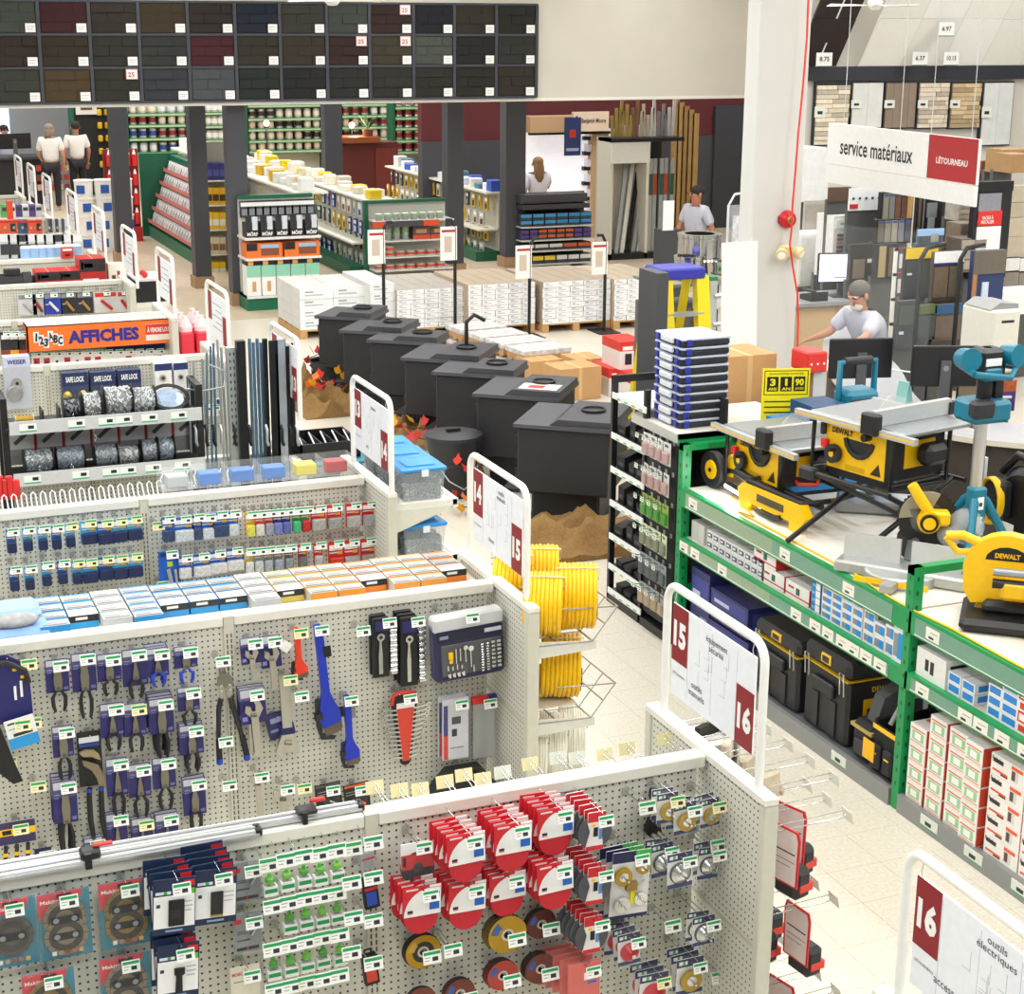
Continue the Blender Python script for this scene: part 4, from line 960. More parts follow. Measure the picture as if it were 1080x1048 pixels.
for c,x in enumerate((263,273,283,292,301,312,321.5,335,352,372,389)):
    mini_pack(g3,y3f,x,540-(x-263)*.085,.05 if c < 7 else .085,.13,*RC[c],'red or coloured cable tie pack, '+ORD[c]+' from left in the upper right row',None)
p = px(178,581,Y=y3f-.12); t = thing('bracket_pack','large blue carded bracket pack beside the gondola upright','bracket pack',p)
card_mesh('card',.115,.24,.004,M('#1d5fc4',.4),((.1,.03,.9,.12,'#16306c'),(.4,.24,.65,.36,M('#c8e03a')))).build('card',t)
MB().prism([(-.02,-.1),(.0,-.09),(.02,-.21),(.0,-.215)],-.016,-.004,CHROME).prism([(.02,-.1),(.035,-.1),(.04,-.2),(.028,-.2)],-.016,-.004,CHROME).build('steel_bracket',t)
hook(g3,p.x,y3f,p.z-.01,.15,LAB_W)
for c,(x,y,w_) in enumerate(((194,586,.07),(212,584,.1),(229,581,.1),(247,578,.1))):
    mini_pack(g3,y3f,x,y,w_,.12,'#2a5fb4','#d6dae2','blue and white hook pack, '+ORD[c]+' right of the large blue bracket pack',None)
R2C = [('#c9b23a','#d8d8d4'),('#8a8f98','#c8ccd0'),('#7d828c','#a8aeb8'),('#70757e','#98a0b0'),('#5a5f68','#8a8f94'),('#a03034','#6a6c70'),('#c42a2e','#b0b0ae'),('#cc2a28','#c23028'),('#cf2626','#a8a8a6'),('#cc2426','#9a9a98')]
for c,x in enumerate((262,272,282,292.6,304,318.5,335,354,370,388)):
    big = c > 6
    mini_pack(g3,y3f,x,579-(x-262)*.09,.09 if big else .05,.17 if big else .13,*R2C[c],'carded anchor pack, '+ORD[c]+' from left in the middle right row',None)
for c,x in enumerate((175,205,235,250,265,280,295,308,320,332)):
    mini_pack(g3,y3f,x,623-(x-175)*.09,.1 if c < 2 else .05,.12,('#24407c','#2a3c66')[c % 2] if c < 4 else '#b8343a','#8a8f98','lowest row pack, '+ORD[c]+' from left just above the screw cartons',None)
for c,x in enumerate((5,22,38,55,72,90,108,126,142)):
    mini_pack(g3,y3f,x,640-x*.1,.06,.1,'#5a4a6e','#3a3450','lowest left row pack, '+ORD[c]+' from left above the cartons',None,LAB_Y)
hook(g3,px(160,548,Y=y3f).x,y3f,px(160,548,Y=y3f).z,.12,LAB_Y); hook(g3,px(165,610,Y=y3f).x,y3f,px(165,610,Y=y3f).z,.12,LAB_Y)
for k in range(17):
    x = px(4+k*10.2,532,Y=Y['g3']+.2).x; yb3 = Y['g3']+.024
    MB().tube([(x-.012,yb3,GZ-.05),(x-.014,yb3+.1,GZ-.01),(x-.012,yb3+.13,GZ+.03),(x,yb3+.135,GZ+.042),(x+.012,yb3+.13,GZ+.03),(x+.014,yb3+.1,GZ-.01),(x+.012,yb3,GZ-.05)],.004,M('#eceef0',.3),6).build('loop_hook',g3)
for k,x in enumerate((0,5,10,17)):
    p = px(x,515,Y=Y['g3']+.2);
    MB().cbox((-.02,-.012,-.06),(.02,.012,.07-.02*(k % 2)),M('#d62a2a',.4),.006).build('red_spool',None,(p.x,p.y,p.z),None,label='small red spool, '+ORD[k]+' from the left picture edge',category='spool')
a = px(170,505,Y=Y['g3']+.1).x; b_ = GX-.06; yA = Y['g3']+.06; zA = GZ+.0
t = thing('acrylic_dispenser','long clear acrylic dispenser with small blue boxes on gondola top','dispenser',(0,0,0))
n = 6; wd = (b_-a)/n
MB().box((a,yA,zA),(b_,yA+.16,zA+.008),CLEAR).build('tray_floor',t)
MB().add([(a,yA,zA),(b_,yA,zA),(b_,yA+.03,zA+.1),(a,yA+.03,zA+.1),(b_,yA+.16,zA+.1),(a,yA+.16,zA+.1)],[(0,1,2,3),(3,2,4,5)],M('#e8edf0',.05,0,0,30,0,.13)).build('hinged_lid',t)
for k in range(n+1): MB().box((a+k*wd-.003,yA,zA),(a+k*wd+.003,yA+.16,zA+.1),CLEAR).build('divider',t)
for k in range(n):
    c = ('#b9bcc0','#2f7ad0','#2b74ca','#2f7ad0','#e2d24a','#c4383c')[k]
    MB().cbox((a+k*wd+.03,yA+.03,zA+.009),(a+(k+1)*wd-.03,yA+.13,zA+.07),M(c,.4),.004).build('small_box',None,None,None,label=('silver','blue','blue','blue','yellow','red')[k]+' small box in clear dispenser, compartment '+ORD[k]+' from left',category='box')
for k in range(22):
    x = a+.03+k*(b_-a-.05)/22
    MB().tube([(x,yA+.2,GZ-.03),(x+.01,yA+.28,GZ+.0),(x+.03,yA+.3,GZ+.02)],.004,M('#e6e8ea',.3) if k < 12 else M('#27566e',.4),5).build('hook_end',g3)
def end_shelf(g,yc,z,depth=.36,wing=.4,lip=True):
    b = MB().box((GX+.025,yc-wing,z-.03),(GX+.025+depth,yc+wing,z),M('#e4e2d6',.45)).box((GX+depth,yc-wing,z-.045),(GX+.03+depth,yc+wing,z+.004),M('#eeece2',.4))
    for s in (-1,1): b.prism([(GX+.025,z-.03),(GX+depth,z-.03),(GX+depth-.05,z-.06),(GX+.025,z-.16)],yc+s*wing-.004,yc+s*wing+.004,M('#d9d7c9',.45))
    return b.build('end_shelf',g)
def tub_proto():
    t = thing('nail_tub','x','tub',(0,0,0))
    w_,d_,h_ = .25,.23,.165
    MB().add([(-w_*.44,-d_*.44,0),(w_*.44,-d_*.44,0),(w_*.44,d_*.44,0),(-w_*.44,d_*.44,0),(-w_/2,-d_/2,h_),(w_/2,-d_/2,h_),(w_/2,d_/2,h_),(-w_/2,d_/2,h_)],
             [(0,3,2,1),(0,1,5,4),(1,2,6,5),(2,3,7,6),(3,0,4,7)],M('#d4dde4',.15,0,0,30,0,.3)).build('clear_body',t)
    nb = MB(); nm = M('#b9bbbb',.3,.8,.3,200)
    nb.box((-w_*.42,-d_*.42,.004),(w_*.42,d_*.42,.10),M('#8d9092',.4,.6,.5,160))
    rnd = random.Random(3)
    for k in range(240):
        f = k % 4;
        if f < 3:
            p = Vector((rnd.uniform(-.11,.11),rnd.uniform(-.1,.1),rnd.choice((.104,.108,.112)))) if f == 2 else (Vector((rnd.uniform(-.1,.1),-.101,rnd.uniform(.01,.1))) if f else Vector((-.109,rnd.uniform(-.095,.095),rnd.uniform(.01,.1))))
        else: p = Vector((.109,rnd.uniform(-.095,.095),rnd.uniform(.01,.1)))
        d = Vector((rnd.uniform(-1,1),rnd.uniform(-1,1),rnd.uniform(-1,1))).normalized()*.014
        nb.cyl(p-d,p+d,.0016,nm,4,smooth=False)
    nb.build('loose_nails',t,kind='stuff',label='heap of loose zinc nails')
    l = MB().cbox((-w_/2-.008,-d_/2-.008,h_),(w_/2+.008,d_/2+.008,h_+.022),M('#2b93e0',.3),.006).cbox((-w_*.34,-d_*.3,h_+.022),(w_*.34,d_*.3,h_+.03),M('#3aa2ee',.3),.004)
    l.build('blue_lid',t)
    MB().box((-w_*.06,-d_/2-.012,h_-.025),(w_*.1,-d_/2-.004,h_+.012),M('#e9eef2',.2)).build('latch',t)
    return t
tp = tub_proto(); used = False
for zi,(z,n) in enumerate(((1.42,3),(1.1,2),(.78,2))):
    end_shelf(g3,Y['g3'],z)
    for k in range(n):
        lab = ('blue lidded nail tub, '+ORD[k]+' from the front on the top end shelf','blue lidded nail tub, '+ORD[k]+' from the front on the middle end shelf','blue lidded nail tub, '+ORD[k]+' from the front on the bottom end shelf')[zi]
        loc = (GX+.2,Y['g3']-.26+k*.26,z+.001)
        if not used: tp.location = loc; tp['label'] = lab; used = True
        else: dup(tp,loc,random.uniform(-.05,.05),lab)
def coil_mesh(r,w_,turns,tr,m,jitter=.004,seed=1):
    rnd = random.Random(seed); pts = []; N = 22
    for k in range(turns*N+1):
        a = 2*PI*k/N; t_ = k/(turns*N)
        rr = r+rnd.uniform(-jitter,jitter)
        pts.append((rr*math.cos(a),-w_/2+w_*t_,rr*math.sin(a)))
    return MB().tube(pts,tr,m,6)
HOSE = M('#fcc80a',.35,0,.03)
def coil(name,label,cat,p,rot,r,w_,turns,tr,m,end=BLACK,seed=1):
    t = thing(name,label,cat,p,rot=rot)
    coil_mesh(r,w_,turns,tr,m,.003,seed).build('coiled_loops',t)
    coil_mesh(r-.022,w_*.9,max(3,turns-2),tr,m,.004,seed+5).build('inner_loops',t)
    for a in (.3,2.2):
        q = [( (r+.014)*math.cos(a),-w_/2-.014,(r+.014)*math.sin(a)),((r+.016)*math.cos(a),w_/2+.014,(r+.016)*math.sin(a)),((r-.045)*math.cos(a),w_/2+.014,(r-.045)*math.sin(a)),((r-.045)*math.cos(a),-w_/2-.014,(r-.045)*math.sin(a))]
        MB().tube(q,.004,M('#e9e2b8',.5),5,True).build('tie',t)
    if end: MB().cyl((r*.95,-w_/2-.01,-.02),(r*1.02,-w_/2-.01,-.1),.012,end,8).cyl((r*1.02,-w_/2-.01,-.1),(r*1.04,-w_/2-.01,-.125),.007,M('#b98f3a',.3,.8),8).build('fitting',t)
    return t
def wire_basket(g,yc,z,label):
    w_ = .4
    t = thing('wire_basket',label,'basket',(0,0,0)); x0,x1 = GX+.03,GX+.42
    bm = M('#a9a9a2',.35,.7)
    MB().prism([(x0,z+.02),(x1-.1,z-.01),(x1-.1,z-.05),(x0,z-.06)],yc-w_,yc-w_+.004,M('#dcdbd0',.45)).build('side_bracket',t)
    MB().prism([(x0,z+.02),(x1-.1,z-.01),(x1-.1,z-.05),(x0,z-.06)],yc+w_-.004,yc+w_,M('#dcdbd0',.45)).build('side_bracket',t)
    for s in (-1,1): MB().tube([(x0,yc+s*w_,z+.16),(x0,yc+s*w_,z),(x1-.12,yc+s*w_,z-.01),(x1,yc+s*w_,z+.14),(x0+.1,yc+s*w_,z+.16)],.004,bm,5).build('side_wire',t)
    for k in range(7): MB().tube([(x0,yc-w_+k*w_/3,z),(x1-.12,yc-w_+k*w_/3,z-.01),(x1,yc-w_+k*w_/3,z+.14)],.003,bm,5).build('floor_wire',t)
    for q in ((x1,z+.14),(x1-.06,z+.065),(x1-.12,z-.01),(x0+.1,z)): MB().tube([(q[0],yc-w_,q[1]),(q[0],yc+w_,q[1])],.004,bm,5).build('cross_wire',t)
    for k in (-.2,.2): MB().box((x0+.02,yc+k-.07,z+.006),(x1-.13,yc+k+.07,z+.012),M('#ece8e0')).build('card_liner',t)
    return t
wire_basket(g2,Y['g2'],1.3,'upper wire basket on the gondola end, holding yellow hoses')
wire_basket(g2,Y['g2'],.93,'lower wire basket on the gondola end, holding one yellow hose pair')
for k,(dx,dy,r,rz,lb) in enumerate(((.11,-.27,.135,1.15,'yellow air hose coil nearest the panel in the upper basket'),(.29,-.24,.14,1.2,'yellow air hose coil at the outer front of the upper basket'),(.12,.1,.13,1.1,'yellow air hose coil behind the aisle sign post'),(.28,.16,.125,1.2,'yellow air hose coil at the back of the upper basket'))):
    coil('air_hose',lb,'hose',(GX+dx,Y['g2']+dy,1.315+r),(0,.3,rz),r,.17,9,.0115,HOSE,BLACK if k in (1,3) else None,k)
coil('air_hose','yellow air hose coil at the front of the lower basket','hose',(GX+.25,Y['g2']-.16,.945+.15),(.0,.35,1.2),.14,.18,9,.0115,HOSE,BLACK,9)
coil('air_hose','yellow air hose coil half hidden by the gondola end panel','hose',(GX+.11,Y['g2']+.02,.945+.13),(0,0,1.1),.13,.13,8,.0115,HOSE,None,12)
end_shelf(g2,Y['g2'],.5)
for k in range(3):
    coil('rope_coil','white rope coil, '+ORD[k]+' from the front below the hose baskets','rope',(GX+.1+k*.12,Y['g2']-.2+k*.05,.502+.175),(0,0,1.2),.165,.12,10,.0075,M('#ece9d9',.6),None,20+k)
def knee(label,p,rz):
    t = thing('carded_roller',label,'carded tool',p,rz)
    o = [(-.06,0),(.06,0),(.07,-.03),(.066,-.21),(-.066,-.21),(-.07,-.03)]
    MB().prism(o,-.0025,.0025,M('#d8242c',.4)).build('red_card',t)
    MB().prism([(x*.86,z*.93-.008) for x,z in o],-.0036,.0036,M('#e8d9d6',.5)).box((-.05,-.0042,-.09),(.05,-.0036,-.085),CHAR).box((-.05,-.0042,-.12),(.05,-.0036,-.117),M('#8a8684')).box((-.05,-.0042,-.14),(.03,-.0036,-.137),M('#8a8684')).build('printed_panel',t)
    MB().cbox((-.06,.003,-.27),(.06,.085,-.15),M('#2a2a2d',.6),.02).build('black_pad',t)
    MB().cbox((-.061,.02,-.24),(.061,.088,-.205),M('#e03a28',.4),.004).build('red_strap',t)
    return t
kn = None
for r,(z,nn) in enumerate(((1.33,3),(.98,3),(.64,4))):
    for k in range(nn):
        yy = Y['g1']-.34+k*.13+(.0 if r != 1 else .05)
        lb = 'red framed card with black pad, '+ORD[k]+' from the front in the '+('top','middle','bottom')[r]+' end row'
        loc = (GX+.12+.1*((k+r) % 2),yy,z)
        if kn is None: kn = knee(lb,loc,-PI/2+.25)
        else: dup(kn,loc,-PI/2+random.uniform(.1,.4),lb)
        h = put('peg_hook',hook_mesh(.34,True),G['g1'],(GX+.016,yy,z-.01),(0,0,PI/2))
        put('price_label',LAB_C,h,(0,-.345,.03),(-.2,0,0))
for k in range(5):
    yy = Y['g1']-.3+k*.15; z = 1.47-.02
    h = put('peg_hook',hook_mesh(.3,True),G['g1'],(GX+.016,yy,z),(0,0,PI/2)); put('price_label',LAB_C,h,(0,-.305,.03),(-.2,0,0))
    if k in (1,2,3):
        t = thing('glove_pair','beige work glove pair, '+ORD[k-1]+' hook of the gondola end top row','gloves',(GX+.16,yy,z-.004),.3*k)
        gm = M(('#d8cbb2','#cfc3ac','#e2d8c4')[k-1],.8,0,.15,40)
        MB().cbox((-.05,-.015,-.1),(.05,.015,0),gm,.01).build('cuff',t)
        for q in range(4): MB().tube([(-.038+q*.025,0,-.09),(-.04+q*.027,0,-.13),(-.042+q*.028,.006,-.165+.01*abs(q-1.5))],[.013,.012,.009],gm,6).build('finger',t)
        MB().tube([(.045,0,-.05),(.07,0,-.09),(.072,0,-.11)],[.013,.012,.009],gm,6).build('thumb',t)
    if k == 4:
        MB().prism([(-.06,0),(.06,0),(.05,-.2),(.02,-.22),(-.03,-.2),(-.06,-.1)],-.012,.012,M('#2e2b22',.7)).build('dark_glove',None,(GX+.16,yy,z-.004),(0,0,.4),label='dark work glove hanging at the back of the end row',category='gloves')
t = thing('paper_pad_rack','rack of white printed leaflets behind the sign 15 post','leaflet rack',(GX+.06,Y['g1']+.3,1.05))
for k in range(3): MB().box((.0,-.1+.0*k,k*.13),(.16,.1,k*.13+.09),M('#e9e4e6')).box((-.001,-.1,k*.13+.02),(.161,.1,k*.13+.03),M('#b8a8ae')).build('leaflet_stack',t)
MB().box((.165,-.12,-.1),(.175,.12,.4),STEEL).build('rack_back',t)
# ================================================================ gondolas farther back on the left
RY = 10.29
A = px(2,414,Y=RY); B_ = px(209,405,Y=RY)
rk = thing('chain_rack','black steel rack with two shelves of chain reels','rack',(0,0,0))
zt = B_.z; zb0 = 1.0
for xx in (A.x,B_.x):
    MB().box((xx-.02,RY-.02,.131),(xx+.02,RY+.02,zt),BLACK).build('post',rk)
    MB().box((xx-.02,RY+.02,zt-.03),(xx+.02,RY+.26,zt),BLACK).build('top_arm',rk)
    MB().box((xx-.02,RY+.22,.131),(xx+.02,RY+.26,zt),BLACK).build('post',rk)
s1 = px(100,444,Y=RY-.06).z; s2 = px(100,498,Y=RY-.1).z
STRIP = M('#cdd0d1',.35)
for z,dy,nm in ((s1,.06,'upper'),(s2,.1,'lower')):
    MB().box((A.x,RY-dy,z-.03),(B_.x,RY+.25,z-.01),M('#1d1d20',.5)).build('shelf',rk)
    st = MB().box((A.x+.02,RY-dy-.012,z-.045),(B_.x,RY-dy,z+.035),STRIP).build('price_strip',rk)
    for k,xx in enumerate((.06,.28,.42,.5,.62,.76)):
        x = A.x+(B_.x-A.x)*xx*1.1
        MB().box((x,RY-dy-.014,z-.03),(x+.1,RY-dy-.012,z+.02),M('#f1f5f0')).box((x,RY-dy-.0145,z-.03),(x+.1,RY-dy-.014,z-.022),M('#3fb27a')).box((x+.05,RY-dy-.0145,z-.012),(x+.085,RY-dy-.014,z+.008),CHAR).build('shelf_label',st)
MB().box((A.x,RY+.24,s2),(B_.x,RY+.25,s1-.02),M('#8f9092')).build('chart_panel',rk)
ch = MB()
for k in range(7):
    x = A.x+.04+k*.17
    ch.box((x,RY+.236,s2+.1),(x+.15,RY+.24,s1-.06),M('#c9cacb')); ch.box((x,RY+.235,s1-.1),(x+.17,RY+.24,s1-.035),M('#a8262c'))
    ch.box((x+.15,RY+.235,s2+.08),(x+.165,RY+.24,s1-.05),M('#a8262c'))
    ch.M = Matrix.Translation((x+.075,RY+.234,s2+.17)) @ Matrix.Rotation(-.7,4,'Y'); ch.box((-.055,-.001,-.012),(.055,.001,.012),M('#4a4c50')); ch.M = None
ch.build('chain_chart',rk)
text('lettering','TURNER & SEYMOUR',.32,.022,'#efe4e2',rk,(A.x+.22,RY+.232,s1-.065))
text('lettering',"Guide d'identification des chaînes",.42,.022,'#efe4e2',rk,(A.x+.95,RY+.232,s1-.065))
def chain_mat(c):
    return M(c,.35,.35,.25,90)
def reel(x,z,y,w_,r,col,label,hang=0.,flange=BLACK):
    t = thing('chain_reel',label,'chain reel',(x,y,z+r))
    for s in (-1,1): MB().lathe([(0,0),(r,0),(r,.004),(0,.004)],flange,18,(s*w_/2,0,0),'x').build('flange',t)
    b = MB(); rnd = random.Random(int(x*100)); cm = chain_mat(col)
    b.lathe([(r*.78,-w_/2+.004),(r*.82,0),(r*.78,w_/2-.004)],M('#868c90',.5,.3),18,(0,0,0),'x')
    for k in range(int(w_*1500)):
        a = rnd.uniform(0,2*PI); xx = rnd.uniform(-w_/2+.01,w_/2-.01); q = Vector((xx,math.cos(a)*r*.84,math.sin(a)*r*.84))
        d = Vector((rnd.uniform(-1,1),-math.sin(a)*.8,math.cos(a)*.8)).normalized()*.008
        b.cyl(q-d*1.3,q+d*1.3,.0042,cm,4,smooth=False)
    b.build('wound_chain',t)
    if hang:
        c = MB(); n = int(hang/.022)
        for k in range(n):
            zz = -r*.2-k*.022
            rx,ry = (.006,.002) if k % 2 else (.002,.006)
            c.tube([(-rx,-r-.01-ry,zz),(rx,-r-.01+ry,zz),(rx,-r-.01+ry,zz-.024),(-rx,-r-.01-ry,zz-.024)],.0022,CHROME,4,True)
        c.build('hanging_chain',t)
def shelf_x(x): return px(x,430,Y=RY+.06).x
for i,(x,w_,r,c,nm,hg) in enumerate(((75,.1,.075,'#2a2b2e','black',.12),(96,.11,.085,'#e6e6e4','white',.2),(124,.17,.1,'#dfe3e4','large silver',0),(150,.15,.09,'#d3d8da','silver',0))):
    reel(shelf_x(x),s1-.009,RY+.06,w_,r,c,nm+' chain reel on the upper shelf of the chain rack',hg)
for i,(x,w_,r,c,hg) in enumerate(((36,.17,.075,'#aeb4b8',.3),(70,.17,.075,'#98a4b0',.2),(108,.14,.07,'#a3acb2',0),(132,.13,.06,'#c3c6c7',.1),(154,.1,.075,'#9fa8b0',0),(172,.1,.08,'#9eb0bc',0))):
    reel(shelf_x(x),s2-.009,RY+.06,w_,r,c,'chain reel '+ORD[i]+' from left on the lower shelf of the chain rack',hg)
x = shelf_x(179); t = thing('chain_spool','flat black spool of blue chain at the right end of the rack','chain reel',(x,RY+.08,s1-.008+.05),rot=(.5,0,0))
MB().lathe([(0,0),(.13,0),(.13,.006),(0,.006)],BLACK,22,(0,0,-.02)).lathe([(.1,0),(.125,0),(.125,.006),(.1,.006)],BLACK,22,(0,0,.05)).build('flange',t)
MB().lathe([(.08,-.014),(.1,.01),(.09,.045),(.05,.055),(0,.05)],chain_mat('#9fb4cc'),18).build('wound_chain',t)
x = shelf_x(24); t = thing('brass_chain_spool','small gold chain spool in a black tray on the rack','chain reel',(x,RY+.02,s1-.009))
MB().box((-.06,-.05,0),(.24,.1,.01),BLACK).box((.2,-.05,0),(.21,.1,.1),BLACK).box((.1,-.05,0),(.11,.1,.09),BLACK).build('tray',t)
MB().cyl((-.05,.0,.035),(.05,.0,.035),.025,M('#b08d3c',.35,.7),12).cyl((-.055,0,.035),(-.05,0,.035),.033,M('#d8c8a0'),12).cyl((.05,0,.035),(.055,0,.035),.033,M('#d8c8a0'),12).build('wound_chain',t)
def rod(x,yt,yb_,Yp,r,m,label,lean=0.,shape='rod',name='metal_rod'):
    a = px(x,yt,Y=Yp); z0 = .13
    b = MB()
    if shape == 'rod': b.cyl((0,0,0),(lean,0,a.z-z0),r,m,8)
    elif shape == 'angle': b.box((-r,0,0),(r,.004,a.z-z0),m).box((r-.004,0,0),(r,r*2,a.z-z0),m)
    else: b.box((-r,-r,0),(r,r,a.z-z0),m)
    if shape == 'slotted':
        for k in range(14):
            for s in (-.4,.4): b.box((s*r-.004,-r-.0006,a.z-z0-.05-k*.045),(s*r+.004,-r,a.z-z0-.03-k*.045),CHAR)
    b.build(name,None,(a.x-lean,Yp,z0),None,label=label,category='metal bar')
ZINC = M('#8fa3b2',.35,.8); GALV = M('#b9c0c4',.35,.7); DKS = M('#2a2b2e',.4,.6); BLZ = M('#6f93b0',.35,.7)
L_ = [(199,395,GALV,.03),(204,380,GALV,.02),(213,378,GALV,-.02),(218,372,ZINC,.06),(222,365,BLZ,.05),(225,362,BLZ,.03),(229,358,GALV,-.03),(233,366,GALV,-.03)]
for k,(x,y,m_,ln) in enumerate(L_): rod(x,y,0,10.5+.03*(k % 3),.008,m_,'thin zinc rod, '+ORD[k]+' from left in the leaning rod bundle',ln)
rod(243,366,0,10.5,.03,GALV,'wide slotted galvanised bar standing among the rods',0,'slotted','slotted_bar')
rod(253,359,0,10.46,.028,DKS,'thick dark steel bar left of the blue rods',0,'square','steel_bar')
for k,x in enumerate((263,267,271,275)): rod(x,357+k % 2*4,0,10.5+.02*k,.011,BLZ,'bluish threaded rod, '+ORD[k]+' of four between the dark bars')
rod(279,357,0,10.47,.014,DKS,'slim dark bar right of the bluish rods',0,'square','steel_bar')
for k,(x,y,r) in enumerate(((288,359,.03),(303,365,.018),(307,362,.014),(294,372,.02))): rod(x,y,0,10.42,r,DKS,'black steel angle bar, '+ORD[k]+' of the right hand cluster',0,'angle','angle_bar')
rod(297,358,0,10.4,.026,M('#aeb6c0',.3,.6),'pale aluminium angle bar among the black angle bars',0,'angle','angle_bar')
MB().tube([px(x,y,Y=10.36) for x,y in ((196,410),(214,412),(236,408),(238,392),(220,384))],.006,GALV,6).build('rod_holder',G['g4'])
for k,x in enumerate((205,216,224,232,246,262,280,296,305,312)):
    p = px(x,448,Y=10.3); hb = MB().tube([(0,0,0),(.005,-.02,-.03),(.0,-.03,-.1),(.012,-.02,-.13)],.011,DKS if k % 3 else GALV,6).build('bar_clip',G['g4'],p)
def lock_box(g,x0,y0,x1,y1,Yp,head,body,label,txt=None,knob=True,hfrac=.25):
    a = px(x0,y0,Y=Yp); b_ = px(x1,y1,Y=Yp); w_,h_ = b_.x-a.x,a.z-b_.z
    t = thing('lock_box',label,'boxed lock',(a.x+w_/2,Yp,b_.z))
    MB().box((-w_/2,0,0),(w_/2,.1,h_),M(body,.45)).build('carton',t)
    MB().box((-w_/2-.001,-.001,h_*(1-hfrac)),(w_/2+.001,0,h_*1.0),M(head,.45)).build('header_print',t)
    if txt: text('brand_lettering',txt,w_*.72,h_*hfrac*.42,'#f2f2f0' if head.startswith('#1') or head.startswith('#2') else '#2a3a78',t,(0,-.002,h_*(1-hfrac*.5)),bold=.03)
    if knob:
        bb = MB(); disc(bb,(-w_*.05,-.012,h_*.5),min(w_,h_)*.2,.02,M('#b7b3a6',.3,.7),16,0,None,((0,.012,CHAR,.001),)); bb.build('lock_knob',t)
    return t
t = lock_box(None,3,377,35,430,Y['g5']-.15,'#c9cee4','#b9bdc8','tall grey lock pack with blue lettering at the left','WEISER',True,.2)
MB().lathe([(0,-.05),(.05,-.04),(.06,-.02),(.03,0)],M('#a8a9ad',.3,.7),14,(-.03,0,.12),'y').build('lock_knob',t)
for k,(x0,x1,yy) in enumerate(((65,94,394),(95,123,393),(124,150,391))):
    t = lock_box(None,x0,yy,x1,yy+31,Y['g5']-.14,'#1c2d58','#3a4360','navy padlock box, '+ORD[k]+' of three on the lock gondola','SAFE LOCK',False,.42)
    for s in (-.06,.05): MB().ell((s,-.01,.06),(.035,.02,.045),M('#c9b25a' if k == 0 else '#9fb0a0',.3,.7),10,6).build('lock_knob',t)
lock_box(None,163,384,182,412,Y['g5']-.13,'#1d2f66','#e8e8e6','white boxed deadbolt with navy top, left of two',None)
lock_box(None,183,383,199,411,Y['g5']-.13,'#1d2f66','#dcdde4','white boxed deadbolt with navy top, right of two',None)
for k,x in enumerate((12,60,80,108,137,172,190)):
    p = px(x,389,Y=Y['g5']-.03); hook(G['g5'],p.x,Y['g5']-.024,p.z,.12,None)
for k,(x,y) in enumerate(((213,424),(224,426),(233,420))):
    p = px(x,y,Y=Y['g5']-.14); t = thing('small_lock_box','little white and blue lock carton, '+ORD[k]+' behind the rods','boxed lock',p)
    card_mesh('carton',.08,.09,.05,PAPER,((0,0,1,.4,'#2a3a86'),)).build('carton',t); hook(G['g5'],p.x,Y['g5']-.024,p.z-.01,.18,LAB_W)
y6 = Y['g6']-.03
a = px(28,352,Y=y6-.22); b_ = px(188,352,Y=y6-.22)
zt = px(108,340,Y=y6-.22).z; zb_ = px(108,366,Y=y6-.22).z
t = thing('sign_header','orange header reading AFFICHES with black letters and red tag','sign',(0,0,0))
MB().box((a.x,y6-.22,zb_),(b_.x,y6-.2,zt),M('#f0742a',.45)).build('front_panel',t)
MB().box((a.x,y6-.22,zb_),(a.x+.012,y6,zt),M('#e06a24',.45)).build('side_panel',t)
MB().box((b_.x-.012,y6-.22,zb_),(b_.x,y6,zt),M('#e06a24',.45)).build('side_panel',t)
MB().box((a.x,y6-.22,zt-.006),(b_.x,y6,zt),M('#efeeea',.5)).build('top_panel',t)
ht = MB()
for i in range(46):
    for j in range(4): ht.box((a.x+.03+i*.0275,y6-.19+j*.045,zt),(a.x+.04+i*.0275,y6-.165+j*.045,zt+.0006),M('#a5a49c'))
ht.build('top_slots',t)
w_ = b_.x-a.x; zc = (zt+zb_)/2-.004
text('lettering','AFFICHES',w_*.47,(zt-zb_)*.52,'#23288a',t,(a.x+w_*.5,y6-.222,zc),bold=.05)
for k,c in enumerate('123ABC'):
    text('lettering',c,w_*(.012 if c == '1' else .026),(zt-zb_)*.34,'#1b1b1d',t,(a.x+w_*(.06+.031*k),y6-.224,zc+(.018,-.01,-.03,.02,-.005,-.02)[k]),(PI/2,(.1,-.1,.1,-.15,.1,.05)[k],0),bold=.05)
    MB().box((-.022,0,-.045),(.022,.001,.045),PAPER).build('letter_tile',t,(a.x+w_*(.06+.031*k),y6-.2225,zc+(.018,-.01,-.03,.02,-.005,-.02)[k]))
MB().box((a.x+w_*.78,y6-.223,zc-.07),(a.x+w_*.97,y6-.22,zc+.07),M('#f3e4dc')).box((a.x+w_*.78,y6-.2235,zc-.02),(a.x+w_*.97,y6-.223,zc+.068),M('#d8322c')).build('red_tag',t)
text('lettering','À VENDRE LOUER',w_*.17,.05,'#f8efe9',t,(a.x+w_*.875,y6-.2245,zc+.025),bold=.03)
for k in range(14):
    x = 38+k*10.8; p = px(x,372-k*.25,Y=y6-.1)
    c = ('#e8e6e2','#c93236','#f0efec','#efece6')[k % 4]
    t = thing('letter_pack','little white and red letter pack, '+ORD[k]+' from left under the orange header','letter pack',p)
    card_mesh('card',.085,.15,.003,M('#eeece8',.5),((.2,.3,.8,.75,c if k % 3 else '#c4262c'),(.35,.45,.6,.6,'#33343a'))).build('card',t)
    hook(G['g6'],p.x,y6,p.z-.008,.1,LAB_W,False)
